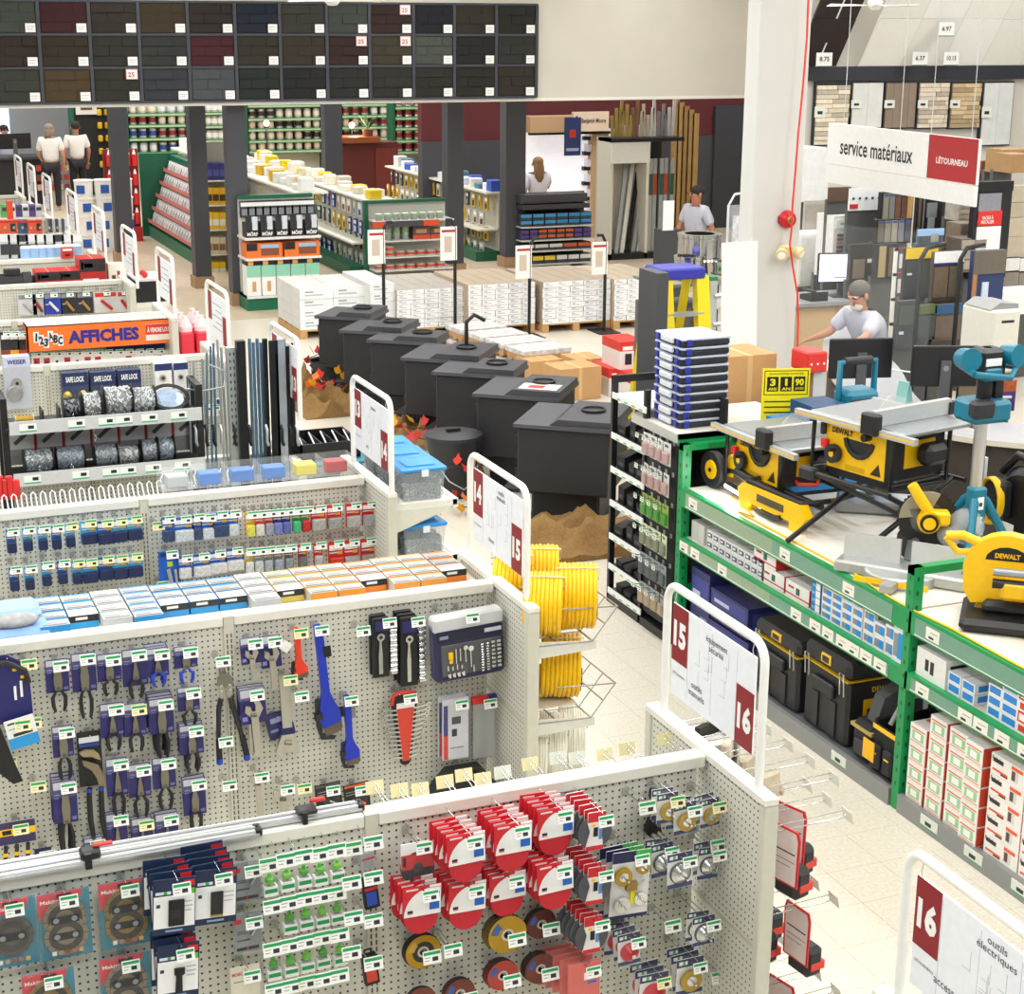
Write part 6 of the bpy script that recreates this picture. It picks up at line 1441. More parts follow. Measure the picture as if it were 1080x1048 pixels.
# ================================================================ power tools on the green shelving
DZ = DECK
GR = M('#9fa3a6',.35,.5); GRD = M('#6c7074',.4,.4)
def table_saw(loc,rz,label,stand):
    t = thing('table_saw',label,'table saw',loc,rz)
    z0,h = (.15,.26) if stand == 'roll' else (.41,.29)
    MB().prism([(-.24,z0),(.2,z0),(.24,z0+h),(-.27,z0+h)],-.22,-.2,YEL).build('front_panel',t)
    bd = MB().box((-.27,-.2,z0+.02),(.24,.2,z0+h),M('#1f1f21',.5)).box((-.28,-.18,z0+.03),(-.27,.18,z0+h-.02),YEL).box((.24,-.12,z0+.08),(.245,.12,z0+h-.06),YEL)
    bd.build('body',t)
    a = MB(); pts = [(.08*math.cos(q),.1*math.sin(q)) for q in [PI*1.05+k*PI*.9/8 for k in range(9)]]
    a.tube([(-.0+x_*1.3,-.223,z0+.22+z_*1.1) for x_,z_ in pts],.016,CHAR,6); a.build('bevel_slot',t)
    MB().prism([(.11*math.cos(q),z0+.2+.1*math.sin(q)) for q in [PI+k*PI/10 for k in range(11)]],-.2225,-.22,M('#c9ccce',.3,.4)).prism([(.085*math.cos(q),z0+.2+.075*math.sin(q)) for q in [PI+k*PI/10 for k in range(11)]],-.224,-.2225,M('#222224',.5)).build('bevel_plate',t)
    MB().prism([(.09,z0+.03),(.17,z0+.03),(.15,z0+.1)],-.2215,-.22,M('#3a2c14')).box((-.1,-.221,z0+.02),(.05,-.22,z0+.05),M('#d8a808')).build('warning_label',t)
    MB().box((.2,-.225,z0-.02),(.25,-.2,z0+h),BLACK).box((-.27,-.225,z0-.03),(.25,-.2,z0+.012),BLACK).build('black_frame',t)
    MB().cyl((.07,-.22,z0+h-.05),(.07,-.27,z0+h-.05),.022,BLACK,10).build('lock_knob',t)
    wh = MB(); disc(wh,(-.17,-.25,z0+.1),.055,.03,CHAR,18,0,None,((.0,.02,M('#e8b50c'),.001),)); wh.build('crank_wheel',t)
    MB().cyl((-.145,-.265,z0+.13),(-.145,-.31,z0+.135),.012,BLACK,8).build('crank_knob',t)
    MB().cbox((-.27,-.255,z0+.12),(-.225,-.22,z0+.17),M('#e0282a',.4),.006).build('red_switch',t)
    MB().cbox((-.285,-.25,z0+.19),(-.25,-.22,z0+.26),CHAR,.008).build('switch_hood',t)
    text('brand_lettering','DEWALT',.16,.032,'#1c1c1e',t,(-.13,-.222,z0+h-.06),th=.0008,bold=.04)
    tz = z0+h
    MB().cbox((-.36,-.26,tz),(.36,.28,tz+.03),GR,.008).build('table_top',t)
    MB().box((-.05,-.2,tz+.03),(.05,.2,tz+.032),M('#c9a419')).box((-.004,-.12,tz+.032),(.004,.12,tz+.0325),BLACK).build('throat_plate',t)
    MB().box((-.44,-.3,tz-.01),(.46,-.265,tz+.025),M('#c9cccd',.3,.5)).box((-.44,-.301,tz+.004),(.46,-.3,tz+.012),YEL).build('front_rail',t)
    MB().box((-.4,.285,tz-.01),(.42,.31,tz+.025),M('#c9cccd',.3,.5)).build('rear_rail',t)
    fc = MB().box((.13,-.29,tz+.032),(.17,.32,tz+.12),M('#c4c8cb',.3,.4)).build('rip_fence',t)
    MB().cbox((.09,-.33,tz-.01),(.21,-.27,tz+.11),BLACK,.01).build('fence_clamp',fc)
    MB().box((.12,.3,tz+.03),(.18,.36,tz+.1),BLACK).build('fence_end',fc)
    MB().prism([(-.12,tz+.033),(.14,tz+.033),(.12,tz+.12),(.0,tz+.15),(-.06,tz+.1)],-.006,.006,CLEAR,'yz').build('blade_guard',t)
    for xx in (-.34,.26): MB().tube([(xx,-.235,z0+h-.02),(xx,-.24,z0-.02),(xx+.01,.2,z0-.03),(xx,.22,z0+h-.02)],.013,BLACK,8).build('roll_cage',t)
    MB().cbox((.245,-.05,z0+.1),(.36,.12,z0+.22),CHAR,.03).build('motor',t)
    BK = M('#1b1b1d',.45)
    if stand == 'roll':
        for yy in (-.2,.16):
            MB().tube([(-.42,yy,.13),(-.1,yy,.15),(.3,yy,.15),(.62,yy,.15)],.019,BK,8).build('stand_rail',t)
        MB().cyl((-.2,-.25,.17),(.2,-.25,.13),.03,BK,10).build('stand_grip',t)
        for yy in (-.25,.21):
            w_ = MB().lathe([(.0,-.028),(.06,-.028),(.062,-.02),(.115,-.026),(.12,-.012),(.12,.012),(.115,.026),(.062,.02),(.06,.028),(0,.028)],None,22,(-.46,yy,.12),'y',[YEL,YEL,CHAR,CHAR,CHAR,CHAR,CHAR,YEL,YEL]).build('wheel',t)
            MB().cyl((-.46,yy-.034,.12),(-.46,yy+.034,.12),.014,BLACK,8).build('hub',w_)
            MB().prism([(-.44,.08),(-.3,.1),(-.26,.2),(-.34,.24),(-.4,.2)],yy-.02+.06,yy+.02+.06,YEL).build('wheel_bracket',t)
        MB().prism([(-.02,.0),(.06,0),(.07,.05),(.5,.05),(.5,0),(.58,0),(.66,.1),(.6,.17),(.0,.16),(-.05,.12)],-.34,-.28,YEL).box((.16,-.342,.085),(.44,-.34,.13),M('#4a4330')).build('yellow_foot',t)
        MB().tube([(.02,-.31,.17),(.0,-.1,.18),(.02,.1,.18),(.55,.1,.18),(.62,-.1,.18),(.58,-.31,.17),(.02,-.31,.17)],.018,BK,8).build('handle_loop',t)
        MB().tube([(.1,-.3,.02),(.16,-.32,-.0+.02),(.34,-.34,.03),(.42,-.34,.05)],.016,BK,8).build('foot_bar',t)
        MB().tube([(.2,-.1,.2),(.3,-.14,.2),(.36,-.05,.2),(.28,.02,.21),(.22,-.04,.215)],.012,M('#e04a30',.5),6).build('red_power_cord',t)
    else:
        for xx in (-.24,.24):
            MB().tube([(xx,-.24,z0-.01),(xx,.24,z0-.01)],.017,BK,8).build('stand_top_bar',t)
            MB().tube([(xx,-.5,.016),(xx,.3,z0-.03)],.016,BK,8).build('scissor_leg',t)
            MB().tube([(xx+.03,.42,.016),(xx+.03,-.3,z0-.03)],.016,BK,8).build('scissor_leg',t)
        for yy,zz in ((.42,.02),(-.3,z0-.03),(.3,z0-.03)): MB().tube([(-.3,yy,zz),(.32,yy,zz)],.016,BK,8).build('cross_bar',t)
        for yy in (-.3,.3): MB().cbox((-.36,yy-.03,z0-.07),(-.24,yy+.03,z0-.0),CHAR,.012).build('stand_bracket',t)
        for yy in (-.15,.16): MB().lathe([(0,-.03),(.1,-.03),(.11,0),(.1,.03),(0,.03)],CHAR,18,(.38,yy,.11),'y').build('stand_wheel',t)
        text('brand_lettering','DEWALT',.1,.02,'#e8b50c',t,(-.258,-.1,.2),(PI/2,0,-PI/2),.0006,.04)
    return t
table_saw((5.42,8.66,DZ),-PI/2+.06,'yellow table saw on a folded wheeled stand, left one','roll')
table_saw((5.5,7.78,DZ),-PI/2+.22,'yellow table saw on a black scissor stand, middle of the shelf','scissor')
a = px(768,515,Z=DZ+.03); b_ = px(806,538,Z=DZ+.03)
t = thing('led_bar_light','black LED bar light glowing white onto the shelf deck','light bar',(0,0,0))
MB().tube([a+Vector((.0,0,.02)),b_+Vector((0,0,.02))],.026,M('#26262a',.4),10).build('bar_body',t)
d = (b_-a).normalized(); nrm = Vector((-d.y,d.x,0)); nrm = nrm if nrm.x < 0 else -nrm
q = nrm*.026
MB().quad([a+q+Vector((0,0,.012)),b_+q+Vector((0,0,.012)),b_+q*1.02+Vector((0,0,.034)),a+q*1.02+Vector((0,0,.034))],M('#ffffff',.5,0,0,30,14.)).build('led_strip',t)
ld = bpy.data.lights.new('led_glow','AREA'); ld.shape = 'RECTANGLE'; ld.size = .32; ld.size_y = .03; ld.energy = 4.5; ld.color = (.93,.97,1)
lo = bpy.data.objects.new('led_glow',ld); COL.objects.link(lo); lo.parent = t
mid = (a+b_)/2+nrm*.04+Vector((0,0,.03))
zax = -(nrm*.9+Vector((0,0,-.45))).normalized(); xax = d; yax = zax.cross(xax)
lo.matrix_local = Matrix((xax,yax,zax)).transposed().to_4x4(); lo.location = mid
pts = [px(x,y,Z=DZ+.006) for x,y in ((765,528),(772,524),(785,533),(795,545))] + [Vector((SX0+.06-.0*k,yy,DZ+.006)) for k,yy in enumerate((8.55,8.1,7.7,7.3))] + [Vector((SX0+.02,7.0,DZ+.006)),Vector((SX0+.01,6.72,DZ+.006)),Vector((SX0+.03,6.4,DZ+.006)),Vector((SX0+.02,5.9,DZ+.006)),Vector((SX0+.03,5.4,DZ+.006)),Vector((SX0+.02,4.9,DZ+.006))]
t = thing('yellow_extension_lead','thin yellow extension cord along the front edge of the deck','cord',(0,0,0))
MB().tube(pts,.0055,YEL,6).build('cable',t)
MB().cbox((SX0+.03,7.35,DZ+.002),(SX0+.08,7.45,DZ+.035),BLACK,.008).build('plug_block',t)
p = px(828,425,X=5.72); t = thing('warranty_sign','bright yellow sign listing 3 ans, 1 an and 90 jours','sign',(p.x,p.y,p.z+.03),-.3); t.scale = (1.25,1,1.2)
MB().box((-.125,0,-.16),(.125,.006,.165),M('#f6e413',.5)).build('sign_card',t)
f_ = MB()
for a_,b2 in (((-.115,.02),(.115,.024)),((-.115,.15),(.115,.154)),((-.115,.02),(-.111,.154)),((.111,.02),(.115,.154))): f_.box((a_[0],-.001,a_[1]),(b2[0],0,b2[1]),BLACK)
for k in range(3): f_.box((-.1+k*.07,-.001,.04),(-.04+k*.07,0,.12),BLACK)
for k in range(3): f_.box((-.11,-.001,-.02-k*.03),(.09-.03*(k % 2),0,-.012-k*.03),M('#4a4710'))
f_.build('printed_frame',t)
for k,(n_,u_) in enumerate((('3','ANS'),('1','AN'),('90','JOURS'))):
    text('lettering',n_,(.03,.013,.045)[k],.04,'#f6e413',t,(-.07+k*.07,-.002,.09),bold=.04)
    text('lettering',u_,.045,.016,'#f6e413',t,(-.07+k*.07,-.002,.054),bold=.03)
text('lettering','GARANTIE LIMITÉE',.18,.012,'#1c1c10',t,(0,-.002,.138))
MB().box((-.125,-.0012,-.16),(.125,0,-.125),BLACK).build('black_band',t); text('brand_lettering','DEWALT',.15,.028,'#f6c913',t,(0,-.003,-.142),bold=.04)
MB().box((-.01,.006,-(p.z+.03-DZ)/1.2),(.01,.012,.1),CHAR).box((-.06,-.05,-(p.z+.03-DZ)/1.2),(.06,.06,-(p.z+.03-DZ)/1.2+.01),CHAR).build('stand',t)
p = px(985,545,X=5.3); t = thing('mitre_saw','sliding mitre saw with big dark blade and yellow handle','mitre saw',(5.2,7.14,DZ),-.9)
MB().lathe([(0,0),(.2,0),(.2,.05),(.19,.06),(0,.06)],M('#b9bbbb',.35,.5),24).build('turntable',t)
MB().cbox((-.36,-.06,.0),(.36,.14,.07),M('#b4b6b4',.35,.5),.012).build('base',t)
MB().prism([(-.03,-.3),(.03,-.3),(.05,-.1),(-.05,-.1)],.01,.05,M('#b9bbbb',.35,.5),'xy').build('mitre_arm',t)
MB().box((-.34,.05,.07),(-.03,.07,.2),M('#d2d4d4',.3,.4)).box((.03,.05,.07),(.34,.07,.2),M('#d2d4d4',.3,.4)).build('fence',t)
MB().box((-.2,-.206,.02),(.2,-.2,.05),YEL).build('yellow_scale',t)
MB().tube([(0,.14,.06),(0,.22,.2),(0,.16,.36)],.035,GRD,10).build('pivot_arm',t)
HB = Matrix.Translation((.06,.2,.3)) @ Matrix.Rotation(1.95,4,'Z')   # the swung saw head: blade normal towards local x
def hm(): q = MB(); q.M = HB; return q
b = MB(); b.M = HB @ Matrix.Rotation(PI/2,4,'Z')
b.lathe([(0,-.002),(.155,-.002),(.155,.002),(0,.002)],M('#3a3b3d',.4,.6),40,ax='y')
for k in range(40):
    a_ = k*2*PI/40; b.add([(.155*math.cos(a_),0,.155*math.sin(a_)),(.165*math.cos(a_+.02),0,.165*math.sin(a_+.02)),(.155*math.cos(a_+.1),0,.155*math.sin(a_+.1))],[(0,1,2)],M('#3a3b3d',.4,.6))
b.lathe([(0,-.003),(.09,-.003)],M('#5a5c60',.4,.5),24,ax='y'); b.lathe([(0.0,.003),(.09,.003)],M('#5a5c60',.4,.5),24,ax='y')
b.build('saw_blade',t)
b = MB(); b.M = HB @ Matrix.Rotation(PI/2,4,'Z')
b.prism([(.15*math.cos(q),.15*math.sin(q)) for q in [k*PI/16 for k in range(11)]]+[(0,.02)],.006,.03,M('#a29a88',.4,.3)); b.build('upper_guard',t)
hm().cyl((-.01,.0,.0),(-.1,.0,.0),.06,YEL,16).cyl((-.1,0,0),(-.12,0,0),.048,BLACK,16).cyl((-.12,0,0),(-.122,0,0),.034,YEL,16).build('motor',t)
hm().tube([(-.06,.0,.05),(-.07,.05,.12),(-.07,.1,.2)],[.03,.032,.028],YEL,10).build('yellow_handle',t)
hm().cbox((-.1,-.11,-.02),(-.015,.03,.06),YEL,.015).build('gear_case',t)
b = hm(); b.ell((-.03,-.2,-.03),(.08,.1,.1),M('#d8dcde',.2,0,0,30,0,.35),14,10); b.ell((-.04,-.12,-.08),(.06,.07,.06),M('#eef0f2',.2,0,0,30,0,.35),12,8); b.build('plastic_dust_bag',t)
hm().tube([(-.05,-.1,.0),(-.07,-.17,-.08),(-.06,-.24,-.14),(-.06,-.26,-.06)],.01,BLACK,6).build('power_cord',t)
t = thing('compact_mitre_saw','grey mitre saw base with black handle behind the middle table saw','mitre saw',(5.86,8.25,DZ),-.6)
MB().cbox((-.3,-.1,.0),(.3,.15,.08),GR,.015).build('base',t); MB().tube([(-.1,.1,.08),(.0,.0,.5),(.12,-.1,.56)],.03,M('#4a4c50',.4),8).build('arm',t)
MB().prism([(-.12,.3),(.0,.34),(.1,.5),(.14,.44),(.1,.3),(.0,.26)],-.03,.03,M('#5a4a30',.4)).tube([(-.2,0,.34),(.05,0,.6),(.2,0,.62)],.022,BLACK,8).build('guard',t)
t = thing('chop_saw','yellow abrasive chop saw on a black base','chop saw',(5.28,6.4,DZ),-.7)
MB().cbox((-.2,-.22,.0),(.26,.2,.07),BLACK,.025).cbox((-.1,-.1,.07),(.2,.16,.13),CHAR,.02).build('base',t)
b = MB(); prof = [(.2*math.cos(q)*1.05,.26+.2*math.sin(q)) for q in [-.5+k*(PI+.35)/14 for k in range(15)]] + [(-.2,.17),(-.16,.1),(.1,.13)]
b.prism(prof,-.04,.04,M('#f7c410',.35)); b.build('wheel_guard',t)
MB().prism([(.1*math.cos(q)*1.05,.33+.07*math.sin(q)) for q in [k*PI/8 for k in range(9)]],-.0415,-.04,BLACK).build('black_badge',t)
text('brand_lettering','DEWALT',.12,.026,'#f7c410',t,(0.0,-.043,.355),bold=.04)
MB().tube([(-.14,0,.4),(-.22,0,.43),(-.3,-.0,.42)],.024,M('#f7c410',.35),8).tube([(-.14,.0,.36),(-.24,0,.34),(-.3,0,.415)],.018,M('#f7c410',.35),8).build('handle',t)
MB().prism([(-.11,.12),(-.16,.03),(-.1,.03),(-.085,.1)],-.02,.02,M('#c9a21a',.4)).build('spark_deflector',t)
MB().cbox((-.02,-.16,.16),(.3,-.06,.26),M('#e8b80e',.4),.02).build('motor_cover',t)
MB().cyl((-.06,-.13,.3),(.3,-.13,.3),.02,GR,10).cyl((-.06,-.13,.24),(.34,-.13,.24),.024,BLACK,10).build('motor',t)
t = thing('saw_stand','folded aluminium saw stand with yellow end bracket','saw stand',(5.36,5.98,DZ),-.65)
for zz,yy in ((.06,0),(.12,.03),(.1,-.07)): MB().box((-.1,yy-.022,zz-.02),(.9,yy+.022,zz+.025),M('#d6d8d8',.3,.5)).build('rail',t)
MB().prism([(-.16,.0),(-.06,-.0),(-.03,.18),(-.1,.2),(-.17,.16)],-.11,.08,YEL).build('yellow_bracket',t)
text('brand_lettering','DEWALT',.09,.025,'#1c1c1e',t,(-.1,-.112,.11),bold=.03)
t = thing('tripod_light','teal battery tripod work light with two lamp heads','work light',(5.62,7.12,DZ))
TM = M('#12728c',.4); top = px(1042,366,X=5.62).z-DZ
for a_ in (-2.3,-.2,1.9):
    MB().prism([(-.03,0),(.03,0),(.035,.05),(-.035,.05)],0,.01,TM,'xy')
    e = Vector((math.cos(a_),math.sin(a_),0))
    l_ = MB().tube([e*.04+Vector((0,0,.42)),e*.06+Vector((0,0,.4)),e*.3+Vector((0,0,.01))],[.02,.026,.022],TM,6).build('leg',t)
MB().cbox((-.045,-.05,.1),(.045,.03,.48),TM,.012).build('front_column',t)
text('brand_lettering','Makita',.14,.04,'#eef4f6',t,(0.0,-.052,.25),(PI/2,PI/2,0),.0008,.03)
MB().box((-.02,-.052,.36),(.02,-.05,.43),PAPER).box((-.01,-.053,.38),(.01,-.052,.4),CHAR).build('price_sticker',t)
MB().cyl((0,0,.2),(0,0,.95),.034,ALU,14).cyl((0,0,.95),(0,0,top),.026,ALU,14).build('mast',t)
MB().cbox((-.12,-.1,.84),(.12,.1,.96),TM,.02).build('battery_housing',t); MB().cbox((-.14,-.13,.88),(-.01,-.05,.97),CHAR,.015).build('battery',t)
MB().tube([(-.16,-.12,1.12),(.02,-.18,1.1),(.17,-.03,1.12),(.05,.1,1.13),(-.12,.05,1.13),(-.16,-.12,1.12)],.017,TM,8).build('handle_ring',t)
MB().cyl((.0,0,.96),(0,0,1.12),.04,BLACK,12).box((.05,-.03,.96),(.1,.03,1.14),BLACK).build('clamp',t)
MB().cbox((-.075,-.06,top-.14),(.075,.06,top),M('#1a2226',.4),.02).cbox((-.05,-.07,top-.17),(.06,.05,top-.1),TM,.012).build('lamp_body',t)
MB().cbox((-.05,-.064,top-.09),(.05,-.058,top-.05),M('#f2f4f6',.4),.002).build('lamp_panel',t)
for s in (-1,1):
    MB().cyl((s*.06,0,top-.06),(s*.14,-.0,top-.05),.018,ALU,8).build('swivel',t)
    MB().cyl((s*.13,.03,top-.055),(s*.15,-.07,top-.045),.055,TM,14,.06).cyl((s*.13,.03,top-.055),(s*.129,.034,top-.0555),.045,M('#dfe4e6',.2),14).build('lamp_head',t)
p = px(903,412,Y=8.95); t = thing('teal_site_radio','teal and black site radio with tall carrying handle','radio',(p.x,8.95,p.z-.15))
MB().cbox((-.12,-.1,0),(.12,.1,.17),TM,.03).cbox((-.1,-.104,.03),(.1,-.09,.12),CHAR,.01).build('radio_body',t)
MB().tube([(-.13,0,.08),(-.13,0,.34),(.13,0,.34),(.13,0,.08)],.022,TM,8).build('handle',t); MB().cyl((-.1,0,.345),(.1,0,.345),.027,CHAR,10).build('grip',t)
p2 = p.z-.15
MB().box((p.x-.55,8.8,DZ),(p.x+.25,9.12,p2-.002),M('#2d86c8',.4)).box((p.x-.551,8.799,p2-.14),(p.x+.1,9.1,p2-.05),CHAR).build('blue_radio_carton',None,None,None,label='long blue and black radio carton behind the yellow sign',category='carton')
MB().box((p.x-.42,8.78,p2),(p.x-.17,9.05,p2+.11),M('#1c4a72',.4)).box((p.x-.42,8.779,p2+.03),(p.x-.17,8.78,p2+.07),BLACK).build('boxed_radio',None,None,None,label='small dark blue boxed radio right of the yellow sign',category='carton')
p = px(852,372,Y=9.8); t = thing('red_panel_stand','red tool stand with pale grey legs beside the column','stand',(p.x,9.8,0))
MB().cbox((-.06,-.1,p.z-.12),(.1,.12,p.z+.02),M('#d8302c',.4),.01).build('red_head',t)
for k in range(3): MB().cyl((-.03+k*.05,-.102,p.z-.06),(-.03+k*.05,-.1,p.z-.06),.008,PAPER,8).build('rivet',t)
MB().box((.02,-.06,0),(.12,.08,p.z-.12),M('#c3c6c8',.4)).build('grey_leg',t); MB().box((-.06,-.06,0),(-.02,.06,p.z-.1),M('#e0481c',.4)).build('orange_leg',t)
p = px(1075,530,X=6.0); t = thing('air_blower','black round floor blower with coiled yellow cord, right picture edge','blower',(6.15,p.y,DZ))
MB().lathe([(0,-.14),(.2,-.14),(.25,-.1),(.26,0),(.25,.1),(.2,.14),(0,.14)],M('#1c1c1e',.4),24,(0,0,.27),'x').build('housing',t)
MB().tube([(-.1,-.22,.42),(-.1,-.1,.55),(-.1,.1,.56),(-.1,.22,.44)],.025,BLACK,8).build('handle',t)
MB().cbox((-.22,.06,.2),(-.14,.24,.42),CHAR,.02).build('motor_box',t)
b = MB()
for k in range(5): b.tube([(-.24+.008*k,.15+.09*math.cos(q),.3+.13*math.sin(q)) for q in [j*2*PI/16 for j in range(16)]],.008,YEL,6,True)
b.build('yellow_cord',t)
MB().box((-.2,-.02,.08),(-.19,.1,.2),PAPER).build('paper_label',t)
t = thing('blue_stand_post','blue and white folded stand post right of the middle table saw','stand',(5.98,7.55,DZ))
MB().box((-.03,-.02,0),(.01,.02,.5),M('#2a3a9a',.4)).box((.01,-.022,0),(.03,.02,.5),M('#e6e8ee',.4)).build('post',t); MB().box((-.08,-.08,0),(.08,.08,.02),CHAR).build('foot',t)
t = thing('manual_booklet','white and yellow folded manual lying on the deck','booklet',(5.75,7.75,DZ+.001),.4)
MB().box((-.15,-.1,0),(.15,.1,.012),PAPER).box((-.1,-.1,.012),(-.06,.1,.013),YEL).build('pages',t)
# ================================================================ stoves, burlap, flooring pallets
SB = M('#2a2a2e',.55,.2,.1,8)
def stove(p,w_,d_,h_,label,kind,rz=0.):
    t = thing('wood_stove',label,'wood stove',p,rz)
    z0 = .3
    MB().cbox((0,0,z0),(w_,d_,h_-.03),SB,.012).build('firebox',t)
    MB().box((-.03,-.03,h_-.03),(w_+.03,d_+.02,h_),M('#505157',.5,.2)).build('top_plate',t)
    MB().cbox((w_*.12,d_*.15,.02),(w_*.88,d_*.85,z0),SB,.02).build('pedestal',t)
    MB().cbox((.02,.02,0),(w_-.02,d_-.02,.03),SB,.008).build('base_plate',t)
    MB().prism([(w_*.35,h_),(w_+.03,h_),(w_+.03,h_+.05),(w_*.45,h_+.05)],.0,d_*.95,M('#46474d',.5,.2)).build('raised_top',t)
    MB().lathe([(.0,.0),(.1,0),(.1,.02),(.085,.024),(.08,.008),(0,.008)],BLACK,20,(w_*.72,d_*.5,h_+.05)).build('flue_collar',t)
    for zz in (z0+.12,z0+(h_-z0)*.7): MB().cyl((-.012,.04,zz),(-.012,.04,zz+.06),.012,BLACK,8).build('hinge',t)
    MB().box((-.016,.06,z0+.06),(0,d_-.06,h_-.1),M('#222226',.4)).build('door',t)
    MB().box((-.14,.06,z0-.012),(.0,d_-.06,z0),SB).build('ash_lip',t)
    if kind == 1: MB().box((w_*.5,.06,h_+.0505),(w_*.98,d_*.4,h_+.053),M('#e9e4dc')).build('paper_notice',t); MB().box((w_*.6,.1,h_+.0532),(w_*.8,d_*.3,h_+.0542),M('#d8402c')).build('red_print',t)
    if kind == 2: MB().tube([(w_*.72,d_*.5,h_+.08),(w_*.72,d_*.5,h_+.3),(w_*.8,d_*.6,h_+.36),(w_*.92,d_*.7,h_+.3)],.02,BLACK,8).build('bent_handle',t)
    return t
SV = [((543,447),.74,.76,0),((500,415),.7,.7,1),((457,392),.7,.51,0),((424,377),.7,.7,2),((388,358),.66,.43,0),((359,348),.6,.6,0),((333,333),.56,.58,3)]
for k,((x,y),w_,d_,kd) in enumerate(SV):
    q = px(x,y,Z=.86)
    stove((q.x+.03,q.y+.02,0),w_,d_,.86,'black steel wood stove, '+ORD[k]+' counted from the nearest in the row',kd,-.66)
BUR = M('#8a6a3e',.95,0,.22,60,0.,1.,.5)
def burlap(c,sx,sy,h_,label,seed):
    rnd = random.Random(seed); nx,ny = 26,22; vs = []; fs = []
    for j in range(ny):
        for i in range(nx):
            u,v = i/(nx-1)*2-1,j/(ny-1)*2-1; r = max(0,1-(u*u+v*v)*.62)
            f1,f2,f3 = (1-abs(math.sin(a_*u+b2*v+seed*c2)) for a_,b2,c2 in ((2.9,2.2,1.),(-2.1,3.7,2.1),(5.1,-3.3,.7)))
            zz = h_*(r**.6)*(.12+.5*f1**1.5+.4*f2**1.5+.22*f3) + rnd.uniform(0,.012)*r
            vs.append((u*sx,v*sy,max(zz,.004)))
    for j in range(ny-1):
        for i in range(nx-1): a = j*nx+i; fs.append((a,a+1,a+nx+1,a+nx))
    b = MB(); b.add(vs,fs,BUR,True)
    b.add([(v[0],v[1],0.0) for v in vs],[tuple(reversed(f)) for f in fs],BUR)
    rim = [i for i in range(nx)]+[nx*j+nx-1 for j in range(1,ny)]+[nx*(ny-1)+i for i in range(nx-2,-1,-1)]+[nx*j for j in range(ny-2,0,-1)]
    n = len(vs); b.add(vs+[(v[0],v[1],0.) for v in vs],[(rim[(k+1) % len(rim)],rim[k],rim[k]+n,rim[(k+1) % len(rim)]+n) for k in range(len(rim))],BUR)
    return b.build('burlap_heap',None,c,None,label=label,category='burlap')
burlap((5.25,11.5,0),.62,.42,.3,'crumpled brown burlap in front of the nearest stove',1)
for k,(x,y,a,b_) in enumerate(((496,505,.28,.5),(455,470,.3,.5),(430,455,.25,.45),(360,425,.35,.5),(330,405,.2,.4))):
    q = px(x,y,Z=.05); burlap((q.x-.14,q.y,0),a,b_*.8,.32,'brown burlap heap, '+ORD[k]+' counted from the second stove backwards',3+k)
lf = [MB().prism([(0,-.05),(.03,-.03),(.05,0),(.02,.02),(0,.06),(-.02,.02),(-.05,0),(-.03,-.03)],0,.004,M(c,.6),'xy').mesh('leaf') for c in ('#d8301c','#e8741c','#e8a818','#b8241c')]
rnd = random.Random(5)
for gi,(x,y,n,nm) in enumerate(((348,400,14,'beside the far bucket'),(340,375,5,'behind the far bucket'),(425,450,6,'by the middle stoves'),(440,462,6,'right of the middle burlap'),(487,492,6,'above the dark bucket'),(482,505,8,'in front of the second stove'))):
    q = px(x,y,Z=.3); t = thing('leaf_garland','red and orange artificial autumn leaf garland '+nm,'leaf garland',(q.x,q.y,.25 if gi < 5 else .02))
    MB().tube([(-.2,0,.02),(-.05,.03,.06),(.1,-.02,.03),(.2,.02,.02)],.005,M('#5a3a1c',.8),5).build('stem',t)
    for k in range(n): put('leaf',lf[rnd.randrange(4)],t,(rnd.uniform(-.22,.22),rnd.uniform(-.12,.12),rnd.uniform(.0,.14)),(rnd.uniform(.4,1.6),rnd.uniform(-.6,.6),rnd.uniform(0,6)))
def bucket(x,y,r,h_,label,lid):
    q = px(x,y,Z=0); t = thing('ash_bucket',label,'bucket',(q.x,q.y,0))
    MB().lathe([(0,0),(r*.82,0),(r,h_),(r*1.04,h_+.01),(r*.95,h_),(r*.78,.01),(0,.01)],M('#26282c',.45),22).build('pail',t)
    if lid: MB().lathe([(r*1.06,h_),(r*1.05,h_+.03),(r*.3,h_+.05),(0,h_+.05)],M('#2c2e34',.45),22).box((-.06,-.02,h_+.05),(.06,.02,h_+.075),BLACK).build('lid',t)
    MB().tube([(-r,0,h_*.8),(-r*.5,-r*.95,h_*.35),(.0,-r*1.1,h_*.2),(r*.5,-r*.95,h_*.35),(r,0,h_*.8)],.006,GALV,6).build('bail_handle',t)
bucket(346,412,.19,.34,'dark metal ash bucket beside the far burlap heap',False)
bucket(478,520,.24,.5,'dark lidded ash bucket between the stoves and nail tubs',True)
